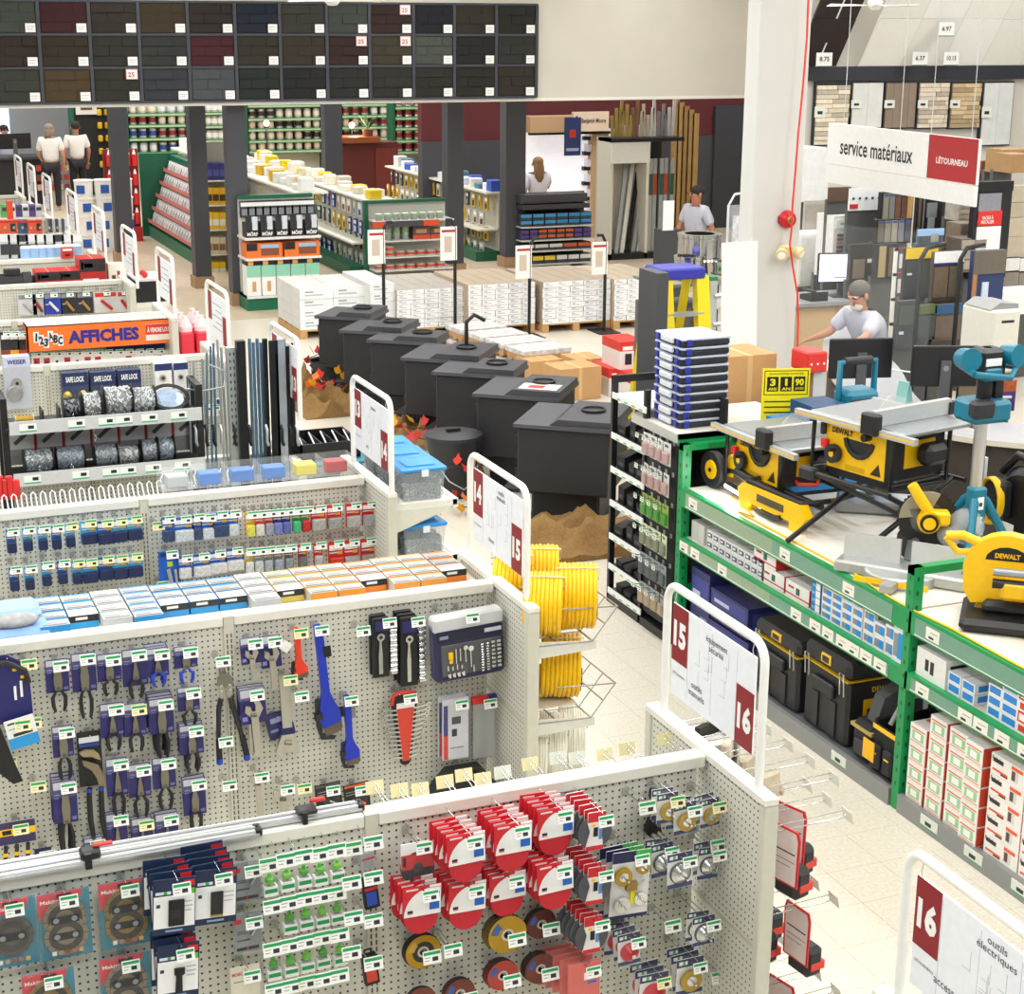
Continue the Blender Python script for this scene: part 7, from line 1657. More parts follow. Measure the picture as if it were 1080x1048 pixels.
def pallet_stack(x0,x1,yf,dep,cols,rows,ch,topc,facec,label,gap=0.01):
    pal = thing('pallet','wooden pallet under the '+label,'pallet',(x0,yf,0))
    W_ = x1-x0; PW = M('#c49a62',.8)
    for k in range(3): MB().box((k*(W_-.09)/2,.0,0),(k*(W_-.09)/2+.09,dep,.09),PW).build('stringer',pal)
    for k in range(5): MB().box((0,k*(dep-.1)/4,.09),(W_,k*(dep-.1)/4+.1,.11),PW).build('deck_board',pal)
    cw = W_/cols
    b = MB().box((.004,0,0),(cw-.004,dep,ch-.003),M(topc,.55,0,.06,5))
    b.box((.002,-.002,0),(cw-.002,0,ch-.004),M(facec,.5)).box((cw*.15,-.003,ch*.3),(cw*.7,-.002,ch*.45),M('#b9bcc0')).box((cw*.15,-.003,ch*.6),(cw*.4,-.002,ch*.75),M('#9ea2a8'))
    me = b.mesh('flooring_carton')
    for c in range(cols):
        for r in range(rows):
            put('flooring_carton',me,None,(x0+c*cw,yf+random.uniform(-.012,.012),.111+r*ch),None,label='carton in column '+ORD[c]+', '+ORD[r]+' up, '+label,category='carton',group='cartons of the '+label)
P_ = lambda x: px(x,343,Z=.1).x
def sx_(x,yy): return px(x,350,Y=yy).x
pallet_stack(sx_(317,20.55),sx_(387,20.55),20.55,1.1,2,4,.13,'#d8d8d6','#eef0f2','plain white stack at left')
pallet_stack(sx_(391,20.3),sx_(417,20.3),20.3,1.2,1,5,.115,'#dcdcda','#eef0f2','narrow white stack')
pallet_stack(sx_(419,20.2),sx_(491,20.2),20.2,1.3,5,8,.062,'#b5aea6','#f2f3f4','grey topped flooring stack')
pallet_stack(sx_(494,20.0),sx_(564,20.0),20.0,1.3,5,8,.068,'#bfae98','#f4f5f6','brown topped flooring stack')
pallet_stack(sx_(572,19.9),sx_(643,19.9),19.9,1.3,5,8,.068,'#b8a894','#f4f5f6','tan topped stack beside posts')
pallet_stack(sx_(647,19.8),sx_(700,19.8),19.8,1.3,4,8,.068,'#c4b4a0','#f4f5f6','tan topped stack near red wall')
def hoop(xa,xb,yb_,zt,yp,label,cards):
    a,b_ = px(xa,yb_,Y=yp).x,px(xb,yb_,Y=yp).x
    t = thing('hoop_frame',label,'price frame',(0,yp,0))
    MB().tube([(a,0,0),(a,0,zt-.1),(a+.05,0,zt),(a+.12,.0,zt)],.022,BLACK,8).build('tube_post',t); MB().tube([(b_,0,0),(b_,0,zt-.1),(b_-.05,0,zt),(b_-.12,0,zt)],.022,BLACK,8).build('tube_post',t)
    for xx in (a,b_): MB().box((xx-.15,-.2,0),(xx+.15,.2,.012),BLACK).build('foot_plate',t)
    for k,xx in enumerate((a-.2,b_-.2)): MB().box((xx,-.02,zt-.5),(xx+.22,-.012,zt-.08),M('#eceae6')).box((xx+.02,-.021,zt-.15),(xx+.2,-.02,zt-.12),M('#b03030')).box((xx+.05,-.021,zt-.4),(xx+.15,-.02,zt-.2),M('#c9b9a9')).build('price_card',t)
hoop(405,480,330,1.5,19.9,'black hoop frame with price cards before the stain shelf',0)
hoop(558,637,345,1.25,19.7,'black hoop frame with price cards before the tan flooring',0)
MB().box((0,0,0),(.3,.25,1.15),M('#47474b',.6)).build('grey_display_plinth',None,(px(697,300,Y=20.6).x,20.6,0),None,label='dark grey display plinth with white card beside the walking man',category='display')
MB().box((0,0,0),(.16,.02,.4),PAPER).build('price_board',None,(px(700,240,Y=20.55).x,20.57,1.15),None,label='upright white price board on the dark grey plinth',category='sign')
for k in range(4):
    for r in range(2):
        q = px(508+k*22,372+k*8,Z=.0); t = thing('fire_log_bundle','paper wrapped fire log bundle, '+ORD[k]+' along the row, '+('lower','upper')[r]+' layer','fire logs',(q.x,q.y,r*.16),.1)
        for j in range(3): MB().cyl((-.3,j*.14,.075),(.3,j*.14,.075),.075,M('#b98e62',.8),10).build('log',t)
        MB().box((-.31,-.07,.1),(.31,.36,.153),M('#e2d2cc',.6,0,.35,14)).build('paper_wrap',t)
for k,(x,y,w_,h_) in enumerate(((590,424,.5,.35),(608,408,.35,.3),(560,405,.4,.25))):
    q = px(x,y,Z=0); MB().box((0,0,0),(w_,.4,h_),KRAFT).box((w_*.46,-.001,0),(w_*.54,.401,h_+.001),M('#d8b47e',.4)).build('kraft_box',None,(q.x,q.y,0),.05,label='plain kraft box, '+('front','rear right','rear left')[k]+' one behind the nearest stoves',category='box')
for k,(x,y,z) in enumerate(((642,418,0),(664,424,0),(655,420,.3))):
    q = px(x,y,Z=0); b = MB().box((0,0,0),(.3,.45,.3),M('#e8e4e2')).box((-.001,-.001,.2),(.301,.451,.3005),M('#d8352c')).box((.06,-.002,.05),(.14,-.001,.17),CHAR).box((.03,-.002,.21),(.15,-.001,.25),PAPER)
    b.build('heater_carton',None,(q.x,q.y+.05 if z else q.y,z+.001),.0,label='red and white heater carton, '+('left lower','right lower','upper')[k]+' one beside the dark board',category='carton')
q = px(690,420,Z=.3)
MB().box((0,0,0),(.11,.35,1.85),M('#4a4b4f',.5)).build('dark_board',None,(px(683,420,Y=12.9).x+.06,12.9,0),None,label='tall charcoal board standing left of the yellow ladder',category='board')
LY = 13.2; xl = px(701,290,Y=LY).x-.04; zt = px(720,282,Y=LY).z
t = thing('step_ladder','yellow fibreglass step ladder with purple top cap','ladder',(xl,LY,0))
LYM = M('#f2da16',.4)
MB().cbox((-.02,-.06,zt-.1),(.42,.28,zt),M('#3a3aa8',.4),.015).build('top_cap',t)
for xx in (.0,.36):
    MB().add([(xx-.04,-.32,0),(xx+.1,-.32,0),(xx+.1,-.24,0),(xx-.04,-.24,0),(xx-.02,-.04,zt-.08),(xx+.1,-.04,zt-.08),(xx+.1,.05,zt-.08),(xx-.02,.05,zt-.08)],[(0,3,2,1),(4,5,6,7),(0,1,5,4),(1,2,6,5),(2,3,7,6),(3,0,4,7)],LYM).build('front_rail',t)
    MB().add([(xx-.03,.6,0),(xx+.03,.6,0),(xx+.03,.66,0),(xx-.03,.66,0),(xx,.18,zt-.08),(xx+.05,.18,zt-.08),(xx+.05,.25,zt-.08),(xx,.25,zt-.08)],[(0,3,2,1),(4,5,6,7),(0,1,5,4),(1,2,6,5),(2,3,7,6),(3,0,4,7)],LYM).build('rear_rail',t)
for k in range(5): f = k/5; MB().box((.0,-.3+.26*f,.3+.28*k),(.4,-.2+.26*f,.33+.28*k),ALU).build('step',t)
MB().box((.37,-.2,.9),(.375,-.1,1.15),CHAR).build('label_sticker',t)
t = thing('aluminium_ladder','pale aluminium ladder section right of the yellow ladder','ladder',(px(752,330,Y=13.3).x,13.3,0))
for yy in (0,.3): MB().box((-.035,yy,0),(.035,yy+.03,1.72),M('#d5d8d8',.3,.5)).build('rail',t)
MB().box((-.036,-.002,1.69),(.036,.332,1.725),M('#2f8a5c',.4)).build('green_cap',t)
for k in range(6): MB().cyl((0,0,.25+k*.26),(.35,.1,.25+k*.26),.022,M('#dadcdc',.3,.5),8).build('rung',t)
for k,(x,y,r,h_,lb) in enumerate(((738,246,.2,.24,'large chrome chimney pipe section on top of the rack'),(722,268,.14,.22,'smaller chrome chimney pipe section above the ladder'),(754,272,.13,.12,'short chrome chimney collar right of the pipe sections'))):
    q = px(x,y,Y=13.9); t = thing('chimney_pipe',lb,'chimney pipe',(q.x,13.9-.1*k,q.z-h_))
    MB().lathe([(r*.7,h_),(r*1.04,h_),(r*1.04,h_-.03),(r,h_-.035),(r,.02),(r*1.03,.0),(r*.7,0),(r*.7,h_)],M('#d2d3d2',.12,1.),28).build('double_wall_pipe',t)
zr = px(722,268,Y=13.9).z-.22
rkc = thing('pipe_rack','dark rack of chimney parts behind the yellow ladder','rack',(px(702,300,Y=13.6).x,13.6,0))
MB().box((0,0,0),(.55,.6,1.4),M('#6d6c6a',.6)).build('cabinet',rkc); MB().box((-.02,-.02,zr-.03),(.62,.62,zr-.002),M('#8b8b88',.5)).build('rack_shelf',rkc)
for xx in (0,.52): MB().box((xx,.0,1.4),(xx+.03,.03,zr-.03),BLACK).build('post',rkc)
t = thing('white_hood_parts','white folded sheet metal parts on the chimney rack','duct part',(px(752,300,Y=13.5).x,13.45,1.401))
MB().prism([(-.1,.12),(.17,.12),(.22,.02),(-.05,.02)],0,.2,WHITE).box((-.02,.02,-.0),(.17,.2,.02),WHITE).build('hood_flange',t)
t = thing('clear_literature_rack','tall clear acrylic leaflet rack left of the white column','leaflet rack',(px(765,300,Y=14.2).x,14.2,0))
hz = px(780,205,Y=14.2).z
MB().box((0,0,0),(.42,.03,hz-.1),M('#c9cdd0',.1,0,0,30,0,.35)).build('acrylic_back',t)
MB().tube([(0,0,0),(0,0,hz-.1),(.06,0,hz),(.42,0,hz+.05)],.012,M('#cfd3d6',.2),8).build('acrylic_frame',t)
for r in range(5):
    for c in range(2): MB().box((.04+c*.19,-.03,hz-.45-r*.32),(.19+c*.19,-.005,hz-.2-r*.32),M(('#d6d6d2','#b9a9a2','#cfd6dc','#c2b68a')[(r+c) % 4],.5,0,.3,20)).build('leaflet',t)
# ================================================================ service desk and siding displays on the right
cp = [Vector(v) for v in ((9.6,14.6),(8.55,13.2),(7.85,11.95),(7.42,10.8),(7.40,10.15),(7.80,9.5),(8.6,9.1),(10.2,8.95))]
def smooth(ps,n=5):
    out = []
    for i in range(len(ps)-1):
        p0,p1,p2,p3 = ps[max(i-1,0)],ps[i],ps[i+1],ps[min(i+2,len(ps)-1)]
        for k in range(n):
            t_ = k/n; out.append(.5*((2*p1)+(-p0+p2)*t_+(2*p0-5*p1+4*p2-p3)*t_**2+(-p0+3*p1-3*p2+p3)*t_**3))
    return out+[ps[-1]]
op = smooth(cp); cen = Vector((9.6,11.4))
inn = [p+(cen-p).normalized()*.62 for p in op]; out2 = [p-(cen-p).normalized()*-.06 for p in op]
desk = thing('service_counter','curved service counter with grey top and dark brown front','counter',(0,0,0))
def ring(a,b_,z0,z1,m_,nm,side=None):
    bm = MB(); n = len(a)
    for i in range(n-1):
        v = [(*a[i],z0),(*a[i+1],z0),(*b_[i+1],z0),(*b_[i],z0),(*a[i],z1),(*a[i+1],z1),(*b_[i+1],z1),(*b_[i],z1)]
        bm.add(v,[(0,3,2,1),(2,3,7,6)],m_); bm.add(v,[(4,5,6,7)],m_); bm.add(v,[(0,1,5,4)],side or m_)
    bm.build(nm,desk)
ring(op,inn,1.02,1.06,M('#a7a7ac',.35,0,.05,8),'worktop',M('#d5cdbd',.5))
ring(out2,[p+(cen-p).normalized()*.1 for p in op],0,1.02,M('#3a332d',.6,0,.15,10),'front_panel')
CT = 1.06
def monitor(x,y,rz,label,on=False,w_=.52,zt=CT,Yp=None):
    q = px(x,y,Z=zt) if Yp is None else px(x,y,Y=Yp)
    t = thing('computer_monitor',label,'monitor',(q.x,q.y,zt),rz)
    MB().cbox((-.13,-.1,0),(.13,.1,.015),M('#3a3a3d',.4),.005).build('foot',t); MB().box((-.04,.02,.015),(.04,.045,.36),M('#55565a',.4)).build('neck',t)
    MB().cbox((-w_/2,-.02,.15),(w_/2,.02,.47),M('#1b1b1e',.35),.008).build('housing',t)
    s = MB().box((-w_/2+.015,-.0215,.165),(w_/2-.015,-.02,.455),M('#eaf2ff',.4,0,0,30,1.1) if on else M('#0e1014',.2))
    if on: s.box((-.1,-.022,.24),(.2,-.0215,.245),M('#8aa4e8')).box((-.12,-.022,.2),(.05,-.0215,.21),M('#5a72d8'))
    s.build('screen',t)
    if not on: b = MB(); disc(b,(0,.046,.3),.022,.004,M('#8b8d92',.3),14); b.build('round_badge',t)
monitor(905,418,PI-.25,'black monitor seen from behind, left one on the counter')
monitor(993,427,PI-.35,'black monitor seen from behind, right one on the counter')
b2 = thing('back_desk','grey topped wooden back desk behind the seated clerk','desk',(0,0,0)); yb2 = 15.2
xa,xb = px(842,330,Y=yb2).x,px(935,320,Y=yb2).x
MB().box((xa,yb2,1.02),(xb,yb2+.7,1.06),M('#9a9a9c',.4)).build('worktop',b2); MB().box((xa,yb2+.08,0),(xb-.1,yb2+.6,1.02),M('#c9a67e',.6)).build('cabinet',b2)
for k in range(3): MB().box((xa+.05+k*.5,yb2+.07,.3),(xa+.5+k*.5,yb2+.08,1.0),M('#d3b48c',.6)).build('door',b2)
monitor(888,300,-.2,'lit computer monitor with a white page on the back desk',True,.58,CT,15.5)
t = thing('desk_phone','black desk phone and cables on the back desk','phone',(px(858,318,Y=15.4).x,15.4,CT)); MB().prism([(-.12,0),(.12,0),(.12,.05),(-.12,.1)],-.1,.1,BLACK,'yz').cbox((-.09,-.12,.09),(-.04,.1,.12),CHAR,.01).build('phone_body',t)
t = thing('paper_sheets','loose white paper sheets on the counter before the clerk','paper',(px(857,385,Z=CT).x,px(857,385,Z=CT).y,CT+.001),.5)
for k in range(3): MB().box((-.3+.1*k,-.2+.06*k,k*.003),(.0+.1*k,.22,.002+k*.003),PAPER).build('sheet',t)
t = thing('teal_card_holder','little teal sided card holder between the two monitors','card holder',px(953,423,Z=CT),.4)
MB().prism([(-.05,0),(.05,0),(.01,.16),(-.01,.16)],-.05,.05,M('#8fc9c4',.4)).build('holder',t)
q = px(1057,432,Z=CT); t = thing('purple_leaflet_box','purple and orange leaflet box at the right of the counter','leaflet box',q,-.3)
MB().box((-.08,-.04,0),(.08,.04,.15),M('#4a3478',.5)).box((-.08,-.041,.15),(.08,.04,.24),M('#b0562c',.5,0,.4,25)).box((-.06,-.042,.1),(.05,-.04,.12),M('#e8e4f0')).build('box',t)
for k,(x,y,z1) in enumerate(((905,397,1.9),)):
    q = px(x,y,Z=CT); t = thing('acrylic_screen','clear acrylic protective screen standing on the service counter','screen',(q.x,q.y,CT),-1.05)
    MB().box((-.75,-.004,.1),(.6,.004,1.25),M('#dfe8ea',.04,0,0,30,0,.035)).build('acrylic_pane',t)
    MB().tube([(-.75,0,1.25),(-.75,0,.14),(-.71,0,.1),(.6,0,.1)],.007,M('#f2f6f6',.2),6).build('bright_edge',t)
SXP = 7.5
c4 = [px(x,y,X=SXP) for x,y in ((875,130),(1033,146),(1030,217),(872,193))]
zt,zb_ = (c4[0].z+c4[1].z)/2,(c4[2].z+c4[3].z)/2; ya,yb_ = (c4[0].y+c4[3].y)/2,(c4[1].y+c4[2].y)/2
hs = thing('hanging_sign','long white and red hanging sign reading service matériaux','sign',(SXP,0,0))
zm = zt-(zt-zb_)*.68; yr = ya+(yb_-ya)*.7
MB().box((-.012,yb_,zm),(.012,ya,zt),M('#f3f3f1',.5)).build('upper_panel',hs)
MB().box((-.012,yb_,zb_),(.012,ya,zm-.006),M('#f0f0ee',.5)).build('lower_panel',hs)
MB().box((-.0135,yb_,zm+.004),(-.012,yr,zt),M('#b02a2e',.5)).build('red_panel',hs)
text('lettering','service matériaux',(ya-yr)*.72,.12,'#17171a',hs,(-.013,ya-(ya-yr)*.5,zm+(zt-zm)*.46),(PI/2,0,-PI/2),.0008,.012)
text('logo_lettering','LÉTOURNEAU',(yr-yb_)*.64,.055,'#f4e8e4',hs,(-.0145,(yr+yb_)/2,zm+(zt-zm)*.46),(PI/2,0,-PI/2),.0008,.03)
for yy in (ya-.2,(ya+yb_)/2,yr,yb_+.1): MB().cyl((0,yy,zt),(0,yy,CEIL_Z),.003,M('#cfd2d2',.3),5).build('suspension_wire',hs)
WY = 19.97
def wx(x,y=110,Yp=WY): return px(x,y,Y=Yp)
MB().box((wx(850).x,WY-.06,wx(900,85).z),(wx(1095).x,WY,wx(900,70).z),M('#2c2e34',.5)).build('trim_2',None,kind='structure')
can = thing('ceiling_tile_display','sloping display of white ceiling tiles above the wall panels','display',(0,0,0))
z0 = wx(900,70).z; tw = .66; x0 = wx(857).x
for c in range(8):
    for r in range(2):
        xa = x0+c*tw-(.35 if c == 0 else 0); za = z0+r*.62; y0 = WY-.05-r*.42; y1 = y0-.42
        col_ = '#2a1d1c' if c == 0 else ('#1d2433' if c == 6 else ('#f4f2ee','#eeece8','#ebe9e5')[(c+r) % 3])
        MB().add([(xa+.01,y0,za+.005),(xa+tw-.01,y0,za+.005),(xa+tw-.01,y1,za+.615),(xa+.01,y1,za+.615),(xa+.01,y0+.03,za+.02),(xa+tw-.01,y0+.03,za+.02),(xa+tw-.01,y1+.03,za+.63),(xa+.01,y1+.03,za+.63)],
                 [(0,1,2,3),(7,6,5,4),(0,4,5,1),(1,5,6,2),(2,6,7,3),(3,7,4,0)],M(col_,.8,0,.08,90)).build('ceiling_tile',can)
for k in range(9): xa = x0+k*tw; MB().add([(xa-.012,WY-.05,z0),(xa+.012,WY-.05,z0),(xa+.012,WY-.89,z0+1.24),(xa-.012,WY-.89,z0+1.24),(xa-.012,WY-.04,z0),(xa+.012,WY-.04,z0),(xa+.012,WY-.87,z0+1.25),(xa-.012,WY-.87,z0+1.25)],[(0,1,2,3),(7,6,5,4),(1,5,6,2),(3,7,4,0)],M('#e4e2de')).build('grid_bar',can)
for x,y,pr in ((869,63,'8.75'),(970,62,'6.37'),(1003,62,'10.15'),(998,31,'6.97')):
    q = px(x,y,Y=WY-.3-(.25 if y < 40 else 0)); o = MB().box((-.12,-.01,-.09),(.12,0,.09),M('#e6e8e2')).box((-.12,-.011,-.09),(.12,-.01,-.078),M('#3a6a50')).build('price_card',can,q); text('price_lettering',pr,.15,.06,'#1c1c1e',o,(0,-.012,.01),bold=.02)
PN = [(857,894,'#d8ccb6',1),(895,929,'#d8d8d4',0),(930,964,'#8a7a6a',2),(965,998,'#cfc0ae',1),(999,1032,'#c3ab86',1),(1033,1066,'#d4d6d4',0)]
for k,(xa,xb,c,kd) in enumerate(PN):
    a,b_ = wx(xa),wx(xb); zt,zb_ = wx(xa,86).z,wx(xa,154 if k in (0,5) else 136).z
    t = thing('wall_panel_sample',('beige stone veneer','plain white','grey brown wood','pale stone veneer','tan stone veneer','pale grey')[k]+' panel sample on the right wall','wall panel',(a.x,WY,zb_))
    w_,h_ = b_.x-a.x,zt-zb_
    MB().box((0,-.05,0),(w_,0,h_),M('#25262a',.6)).build('backing',t)
    if kd == 1:
        r = 0; zz = .02; rnd = random.Random(k)
        while zz < h_-.06:
            hh = .06; xx = .02
            while xx < w_-.04:
                ww = min(rnd.uniform(.15,.34),w_-.02-xx); s = rnd.choice((.86,1.,1.08)); cc = tuple(int(min(255,int(c[j:j+2],16)*s)) for j in (1,3,5))
                MB().box((xx,-.07-rnd.uniform(0,.02),zz),(xx+ww-.006,-.05,zz+hh-.006),M('#%02x%02x%02x' % cc,.8,0,.1,20)).build('stone',t); xx += ww
            zz += hh
    else:
        for j in range(4 if kd == 2 else 2): n_ = 4 if kd == 2 else 2; MB().box((.02+j*(w_-.04)/n_,-.07,.02),(.02+(j+1)*(w_-.04)/n_-.004,-.05,h_-.02),M(c,.6,0,.06,8)).build('plank',t)
    MB().box((-.02,-.1,h_*.45),(.14,-.09,h_*.62),M('#dfe0d8')).box((.02,-.101,h_*.5),(.1,-.1,h_*.55),CHAR).build('price_card',t)
def board(x0,y0,x1,y1,Yp,d,c,label,nm='display_board',cat='display board',zb_=None,strips=None,var=.06,sup=None):
    a,b_ = px(x0,y0,Y=Yp),px(x1,y1,Y=Yp); z0 = b_.z if zb_ is None else zb_
    t = thing(nm,label,cat,(a.x,Yp,z0)); w_,h_ = b_.x-a.x,a.z-z0
    MB().box((0,0,0),(w_,d,h_),M(c,.55,0,var,12)).build('panel',t)
    MB().box((0,d,-(sup or z0)),(w_,d+.05,.02),M('#5a5a58',.6)).build('support',t)
    for k,(u0,v0,u1,v1,cc) in enumerate(strips or ()): MB().box((u0*w_,-.012-.001*k,v0*h_),(u1*w_,0,v1*h_),M(cc,.55,0,.08,25)).build('sample',t)
    return t
board(846,157,872,212,17.5,.4,'#e9e9e6','white cabinet panel beside the column below the stone sample','white_cabinet','cabinet')
board(849,212,872,246,17.0,.03,'#b5b0a8','grey mirror finished sample board beside the column',strips=((.05,.1,.95,.9,'#a49d92'),))
board(844,248,880,300,16.6,.4,'#ecece9','white double door cabinet under the mirror board','white_cabinet','cabinet',strips=((.04,.04,.49,.96,'#e4e4e0'),(.51,.04,.96,.96,'#e4e4e0')))
board(880,228,908,292,16.1,.35,'#e6e6e4','white drawer unit with stacked brown tile samples','drawer_unit','drawer unit',strips=((.05,.8,.95,.95,'#f0f0ee'),(.2,.86,.75,.89,'#b9b9b6'))+tuple((.12,.42+.065*k,.75,.46+.065*k,('#7a5a48','#5a4a42','#a58a70','#8a5a50','#6a5a50')[k]) for k in range(5))+tuple((.1,.08+.07*k,.42,.13+.07*k,'#5a5a5c') for k in range(4))+tuple((.55,.08+.07*k,.85,.13+.07*k,'#6a6a6c') for k in range(4)))
board(897,199,929,221,15.9,.03,'#eceef0','white sample card board with a row of dark dots',strips=((.0,.1,.25,.3,'#c8302c'),)+tuple((.08+.2*k,.5,.13+.2*k,.6,'#2c2e34') for k in range(5)))
board(876,198,897,212,16.2,.05,'#5a4438','brown wood sample block left of the dotted card')
board(906,226,925,246,16.0,.1,'#e9e9e6','small white sample drawer right of the drawer unit',strips=((.2,.4,.8,.5,'#b9b9b6'),))
for k,(x0,y0,x1,y1,cs) in enumerate(((930,203,962,232,('#8a8478','#7a7a78','#6a4a34','#5a3a30','#b08a58')),(924,232,960,256,('#6a6258','#8a867c','#9a968a','#7a7a84','#4a4e58')))):
    board(x0,y0,x1,y1,15.6-.3*k,.06,'#1f1f22',('upper','lower')[k]+' black board with five slanting siding colour strips',strips=tuple((.06+.185*j,.08,.22+.185*j,.95,cs[j]) for j in range(5))+tuple((.08+.185*j,.86,.2+.185*j,.93,'#3a4a8a') for j in range(5)))
board(924,258,945,293,15.0,.06,'#2a2826','dark board with two long pale wood strips',strips=((.15,.05,.45,.95,'#a8946a'),(.6,.05,.9,.9,'#6a5844')))
board(898,258,925,296,15.3,.06,'#3a322c','dark brown sample board with small white tag',strips=((.1,.1,.5,.6,'#8a7a6a'),(.6,.5,.75,.6,'#e8e8e6')))
board(968,205,998,265,16.3,.05,'#18181a','black board with hanging grey flashing samples',strips=((.3,.6,.6,.85,'#8a8e92'),(.35,.3,.55,.6,'#a8acae'),(.05,.3,.12,.95,'#6a5a4a'),(.18,.35,.22,.95,'#7a7a7c')))
board(997,212,1012,262,16.0,.05,'#2a2a2c','narrow board with red brown and grey shingle samples',strips=((.05,.72,.95,.98,'#5a2f28'),(.05,.38,.95,.68,'#3a3c40'),(.05,.04,.95,.34,'#45474c'),(.7,.8,.85,.86,PAPER.name[4:]) if False else (.7,.8,.85,.84,'#e8e8e8')))
board(968,242,994,258,13.6,.02,'#5a6a7c','house picture card above the shingle stand','picture_card','picture card',strips=((0,.6,1,1,'#9ac0e8'),(.1,.1,.9,.6,'#4a4e52'),(.5,.2,.8,.7,'#9a9a96')))
for k,(y0,c) in enumerate(((214,'#b0aaa0'),(236,'#8a7a68'),(252,'#6a5f58'))):
    board(1012+k,y0,1036+k,y0+18+k*8,15.6-.3*k,.25,c,('upper pale','middle brown','lower grey')[k]+' stacked stone sample shelf','stone_shelf','stone samples',strips=tuple((.02+.48*(j % 2),.1+.3*(j//2),.48+.48*(j % 2),.36+.3*(j//2),('#9a9288','#7d746a','#a89c8c','#8a8078')[(j+k) % 4]) for j in range(6)),var=.2)
for k in range(5): board(1007,292+k*17,1030,300+k*17,15.2,.3,'#b59a72','tilted tan stone sample tray, '+ORD[k]+' from the top','stone_tray','stone samples',strips=((.05,.2,.95,.9,'#8f8272'),),var=.2,sup=None if k == 4 else .06)
t = board(1030,192,1060,292,15.0,.08,'#1d1e22','tall black display column with red banner and stone photo',strips=((.1,.62,.7,.88,'#8a8a94'),(.1,.55,.75,.7,'#d8302c'),(.1,.05,.75,.54,'#f0f0ee'),(0,.9,1,1,'#18181a')))
text('lettering','FACILE À\nINSTALLER',.17,.09,'#f6eeec',t,(.17,-.02,.625*(px(1045,192,Y=15.).z-px(1045,292,Y=15.).z)),bold=.02)
board(1028,265,1052,372,13.0,.06,'#2c3a66','blue and brown poster column with a red footer','poster','poster',strips=((0,.78,1,1,'#6a6258'),(0,.3,.12,.78,'#b07a4a'),(.3,.45,.5,.7,'#c8d4ea'),(.0,.12,1,.3,'#d8362c'),(0,0,1,.12,'#3a3a40')))
for k,(y0,y1) in enumerate(((196,212),(214,228),(230,248),(250,266),(268,284),(286,302))):
    board(1062,y0,1095,y1,17.2,.06,('#c9bda6','#c2b6a0','#cdbfa8')[k % 3],'beige horizontal siding board, '+ORD[k]+' from the top at the right edge','siding_board','siding',sup=None if k == 5 else .03)
for k,(x0,x1) in enumerate(((1058,1073),(1075,1092))): board(x0,272,x1,310,15.4,.05,'#2a2a2c','small stone sample panel, '+ORD[k]+' at the right edge',strips=((.05,.65,.95,.98,'#eceae6'),(.05,.05,.95,.6,'#8f877c')))
board(1036,170,1056,182,16.6,.1,'#7a4a2c','red brown wooden sample block above the black column')
for k in range(2): board(1058+k*9,158+k*5,1085,182,16.0-.4*k,.3,'#a8845a',('rear','front')[k]+' open cardboard carton on the siding shelf','open_carton','carton')
board(1057,308,1095,330,14.6,.3,'#ececec','long white carton behind the printer','white_carton','carton')
t = board(956,262,985,316,13.4,.05,'#33322f','shingle sample board with bright yellow header',strips=((0,.8,1,1,'#e8c21a'),(.02,.1,.48,.76,'#3a3b3a'),(.52,.1,.98,.76,'#45403a'),(.05,.5,.2,.54,'#e8e8e8')))
t = board(986,266,1013,316,13.2,.05,'#4a4238','shingle sample board with white and blue header',strips=((0,.78,1,1,'#ededed'),(0,.74,1,.78,'#2a3a7c'),(.02,.08,.48,.7,'#6a5a48'),(.52,.08,.98,.7,'#5f5648')))
for k,(x0,x1) in enumerate(((968,985),(986,1012))): board(x0,322,x1,358,13.0,.05,('#4a4e4c','#6a5a50')[k],('grey','brown')[k]+' lower shingle board with a pale header',strips=((0,.75,1,1,('#5a6a3a','#2c5a86')[k]),(.05,.1,.95,.7,('#4c504e','#6e5e54')[k])))
board(948,318,966,366,12.9,.06,'#45494a','dark green grey shingle board at the clerk\'s back',strips=((.05,.5,.95,.9,'#54584f'),(.1,.3,.3,.36,'#e6e6e6')))
fr = thing('black_tube_stand','black bent tube stand in front of the shingle boards','stand',(0,0,0))
for x in (972,1014): a = px(x,262,Y=12.8); MB().tube([(a.x,12.8,0),(a.x,12.8,a.z-.1),(a.x+.06,12.8,a.z),(a.x+.25,12.8,a.z+.03)],.022,BLACK,8).build('tube',fr)
MB().box((px(940,400,Y=13.0).x,12.78,.0),(px(1016,400,Y=13.0).x,12.84,.05),BLACK).build('base_bar',fr)
t = thing('white_frame_rack','white framed grid rack with small hanging cards','rack',(px(940,330,Y=14.2).x,14.2,0)); a,b_ = px(940,262,Y=14.2),px(956,262,Y=14.2); w_ = b_.x-a.x
for xx in (0,w_): MB().box((xx,0,0),(xx+.03,.03,a.z),WHITE).build('post',t)
for k in range(5): MB().box((0,0,a.z-.03-k*.25),(w_,.02,a.z-k*.25),M('#8a3a40')).box((.05,-.01,a.z-.2-k*.25),(w_-.03,0,a.z-.06-k*.25),M('#dcd6d6')).build('card_row',t)
q = px(1062,400,Z=.9); a,b_ = px(1043,395,Y=11.8),px(1078,326,Y=11.8); t = thing('office_printer','large cream office printer standing right of the monitors','printer',(a.x,11.8,a.z)); w_,h_ = b_.x-a.x,b_.z-a.z
MB().cbox((0,0,0),(w_,.45,h_),M('#e6e4d8',.5),.02).build('printer_body',t); MB().prism([(0,h_),(w_,h_),(w_,h_+.04),(.1,h_+.06)],.05,.42,M('#9a9c9c',.5)).build('scanner_lid',t)
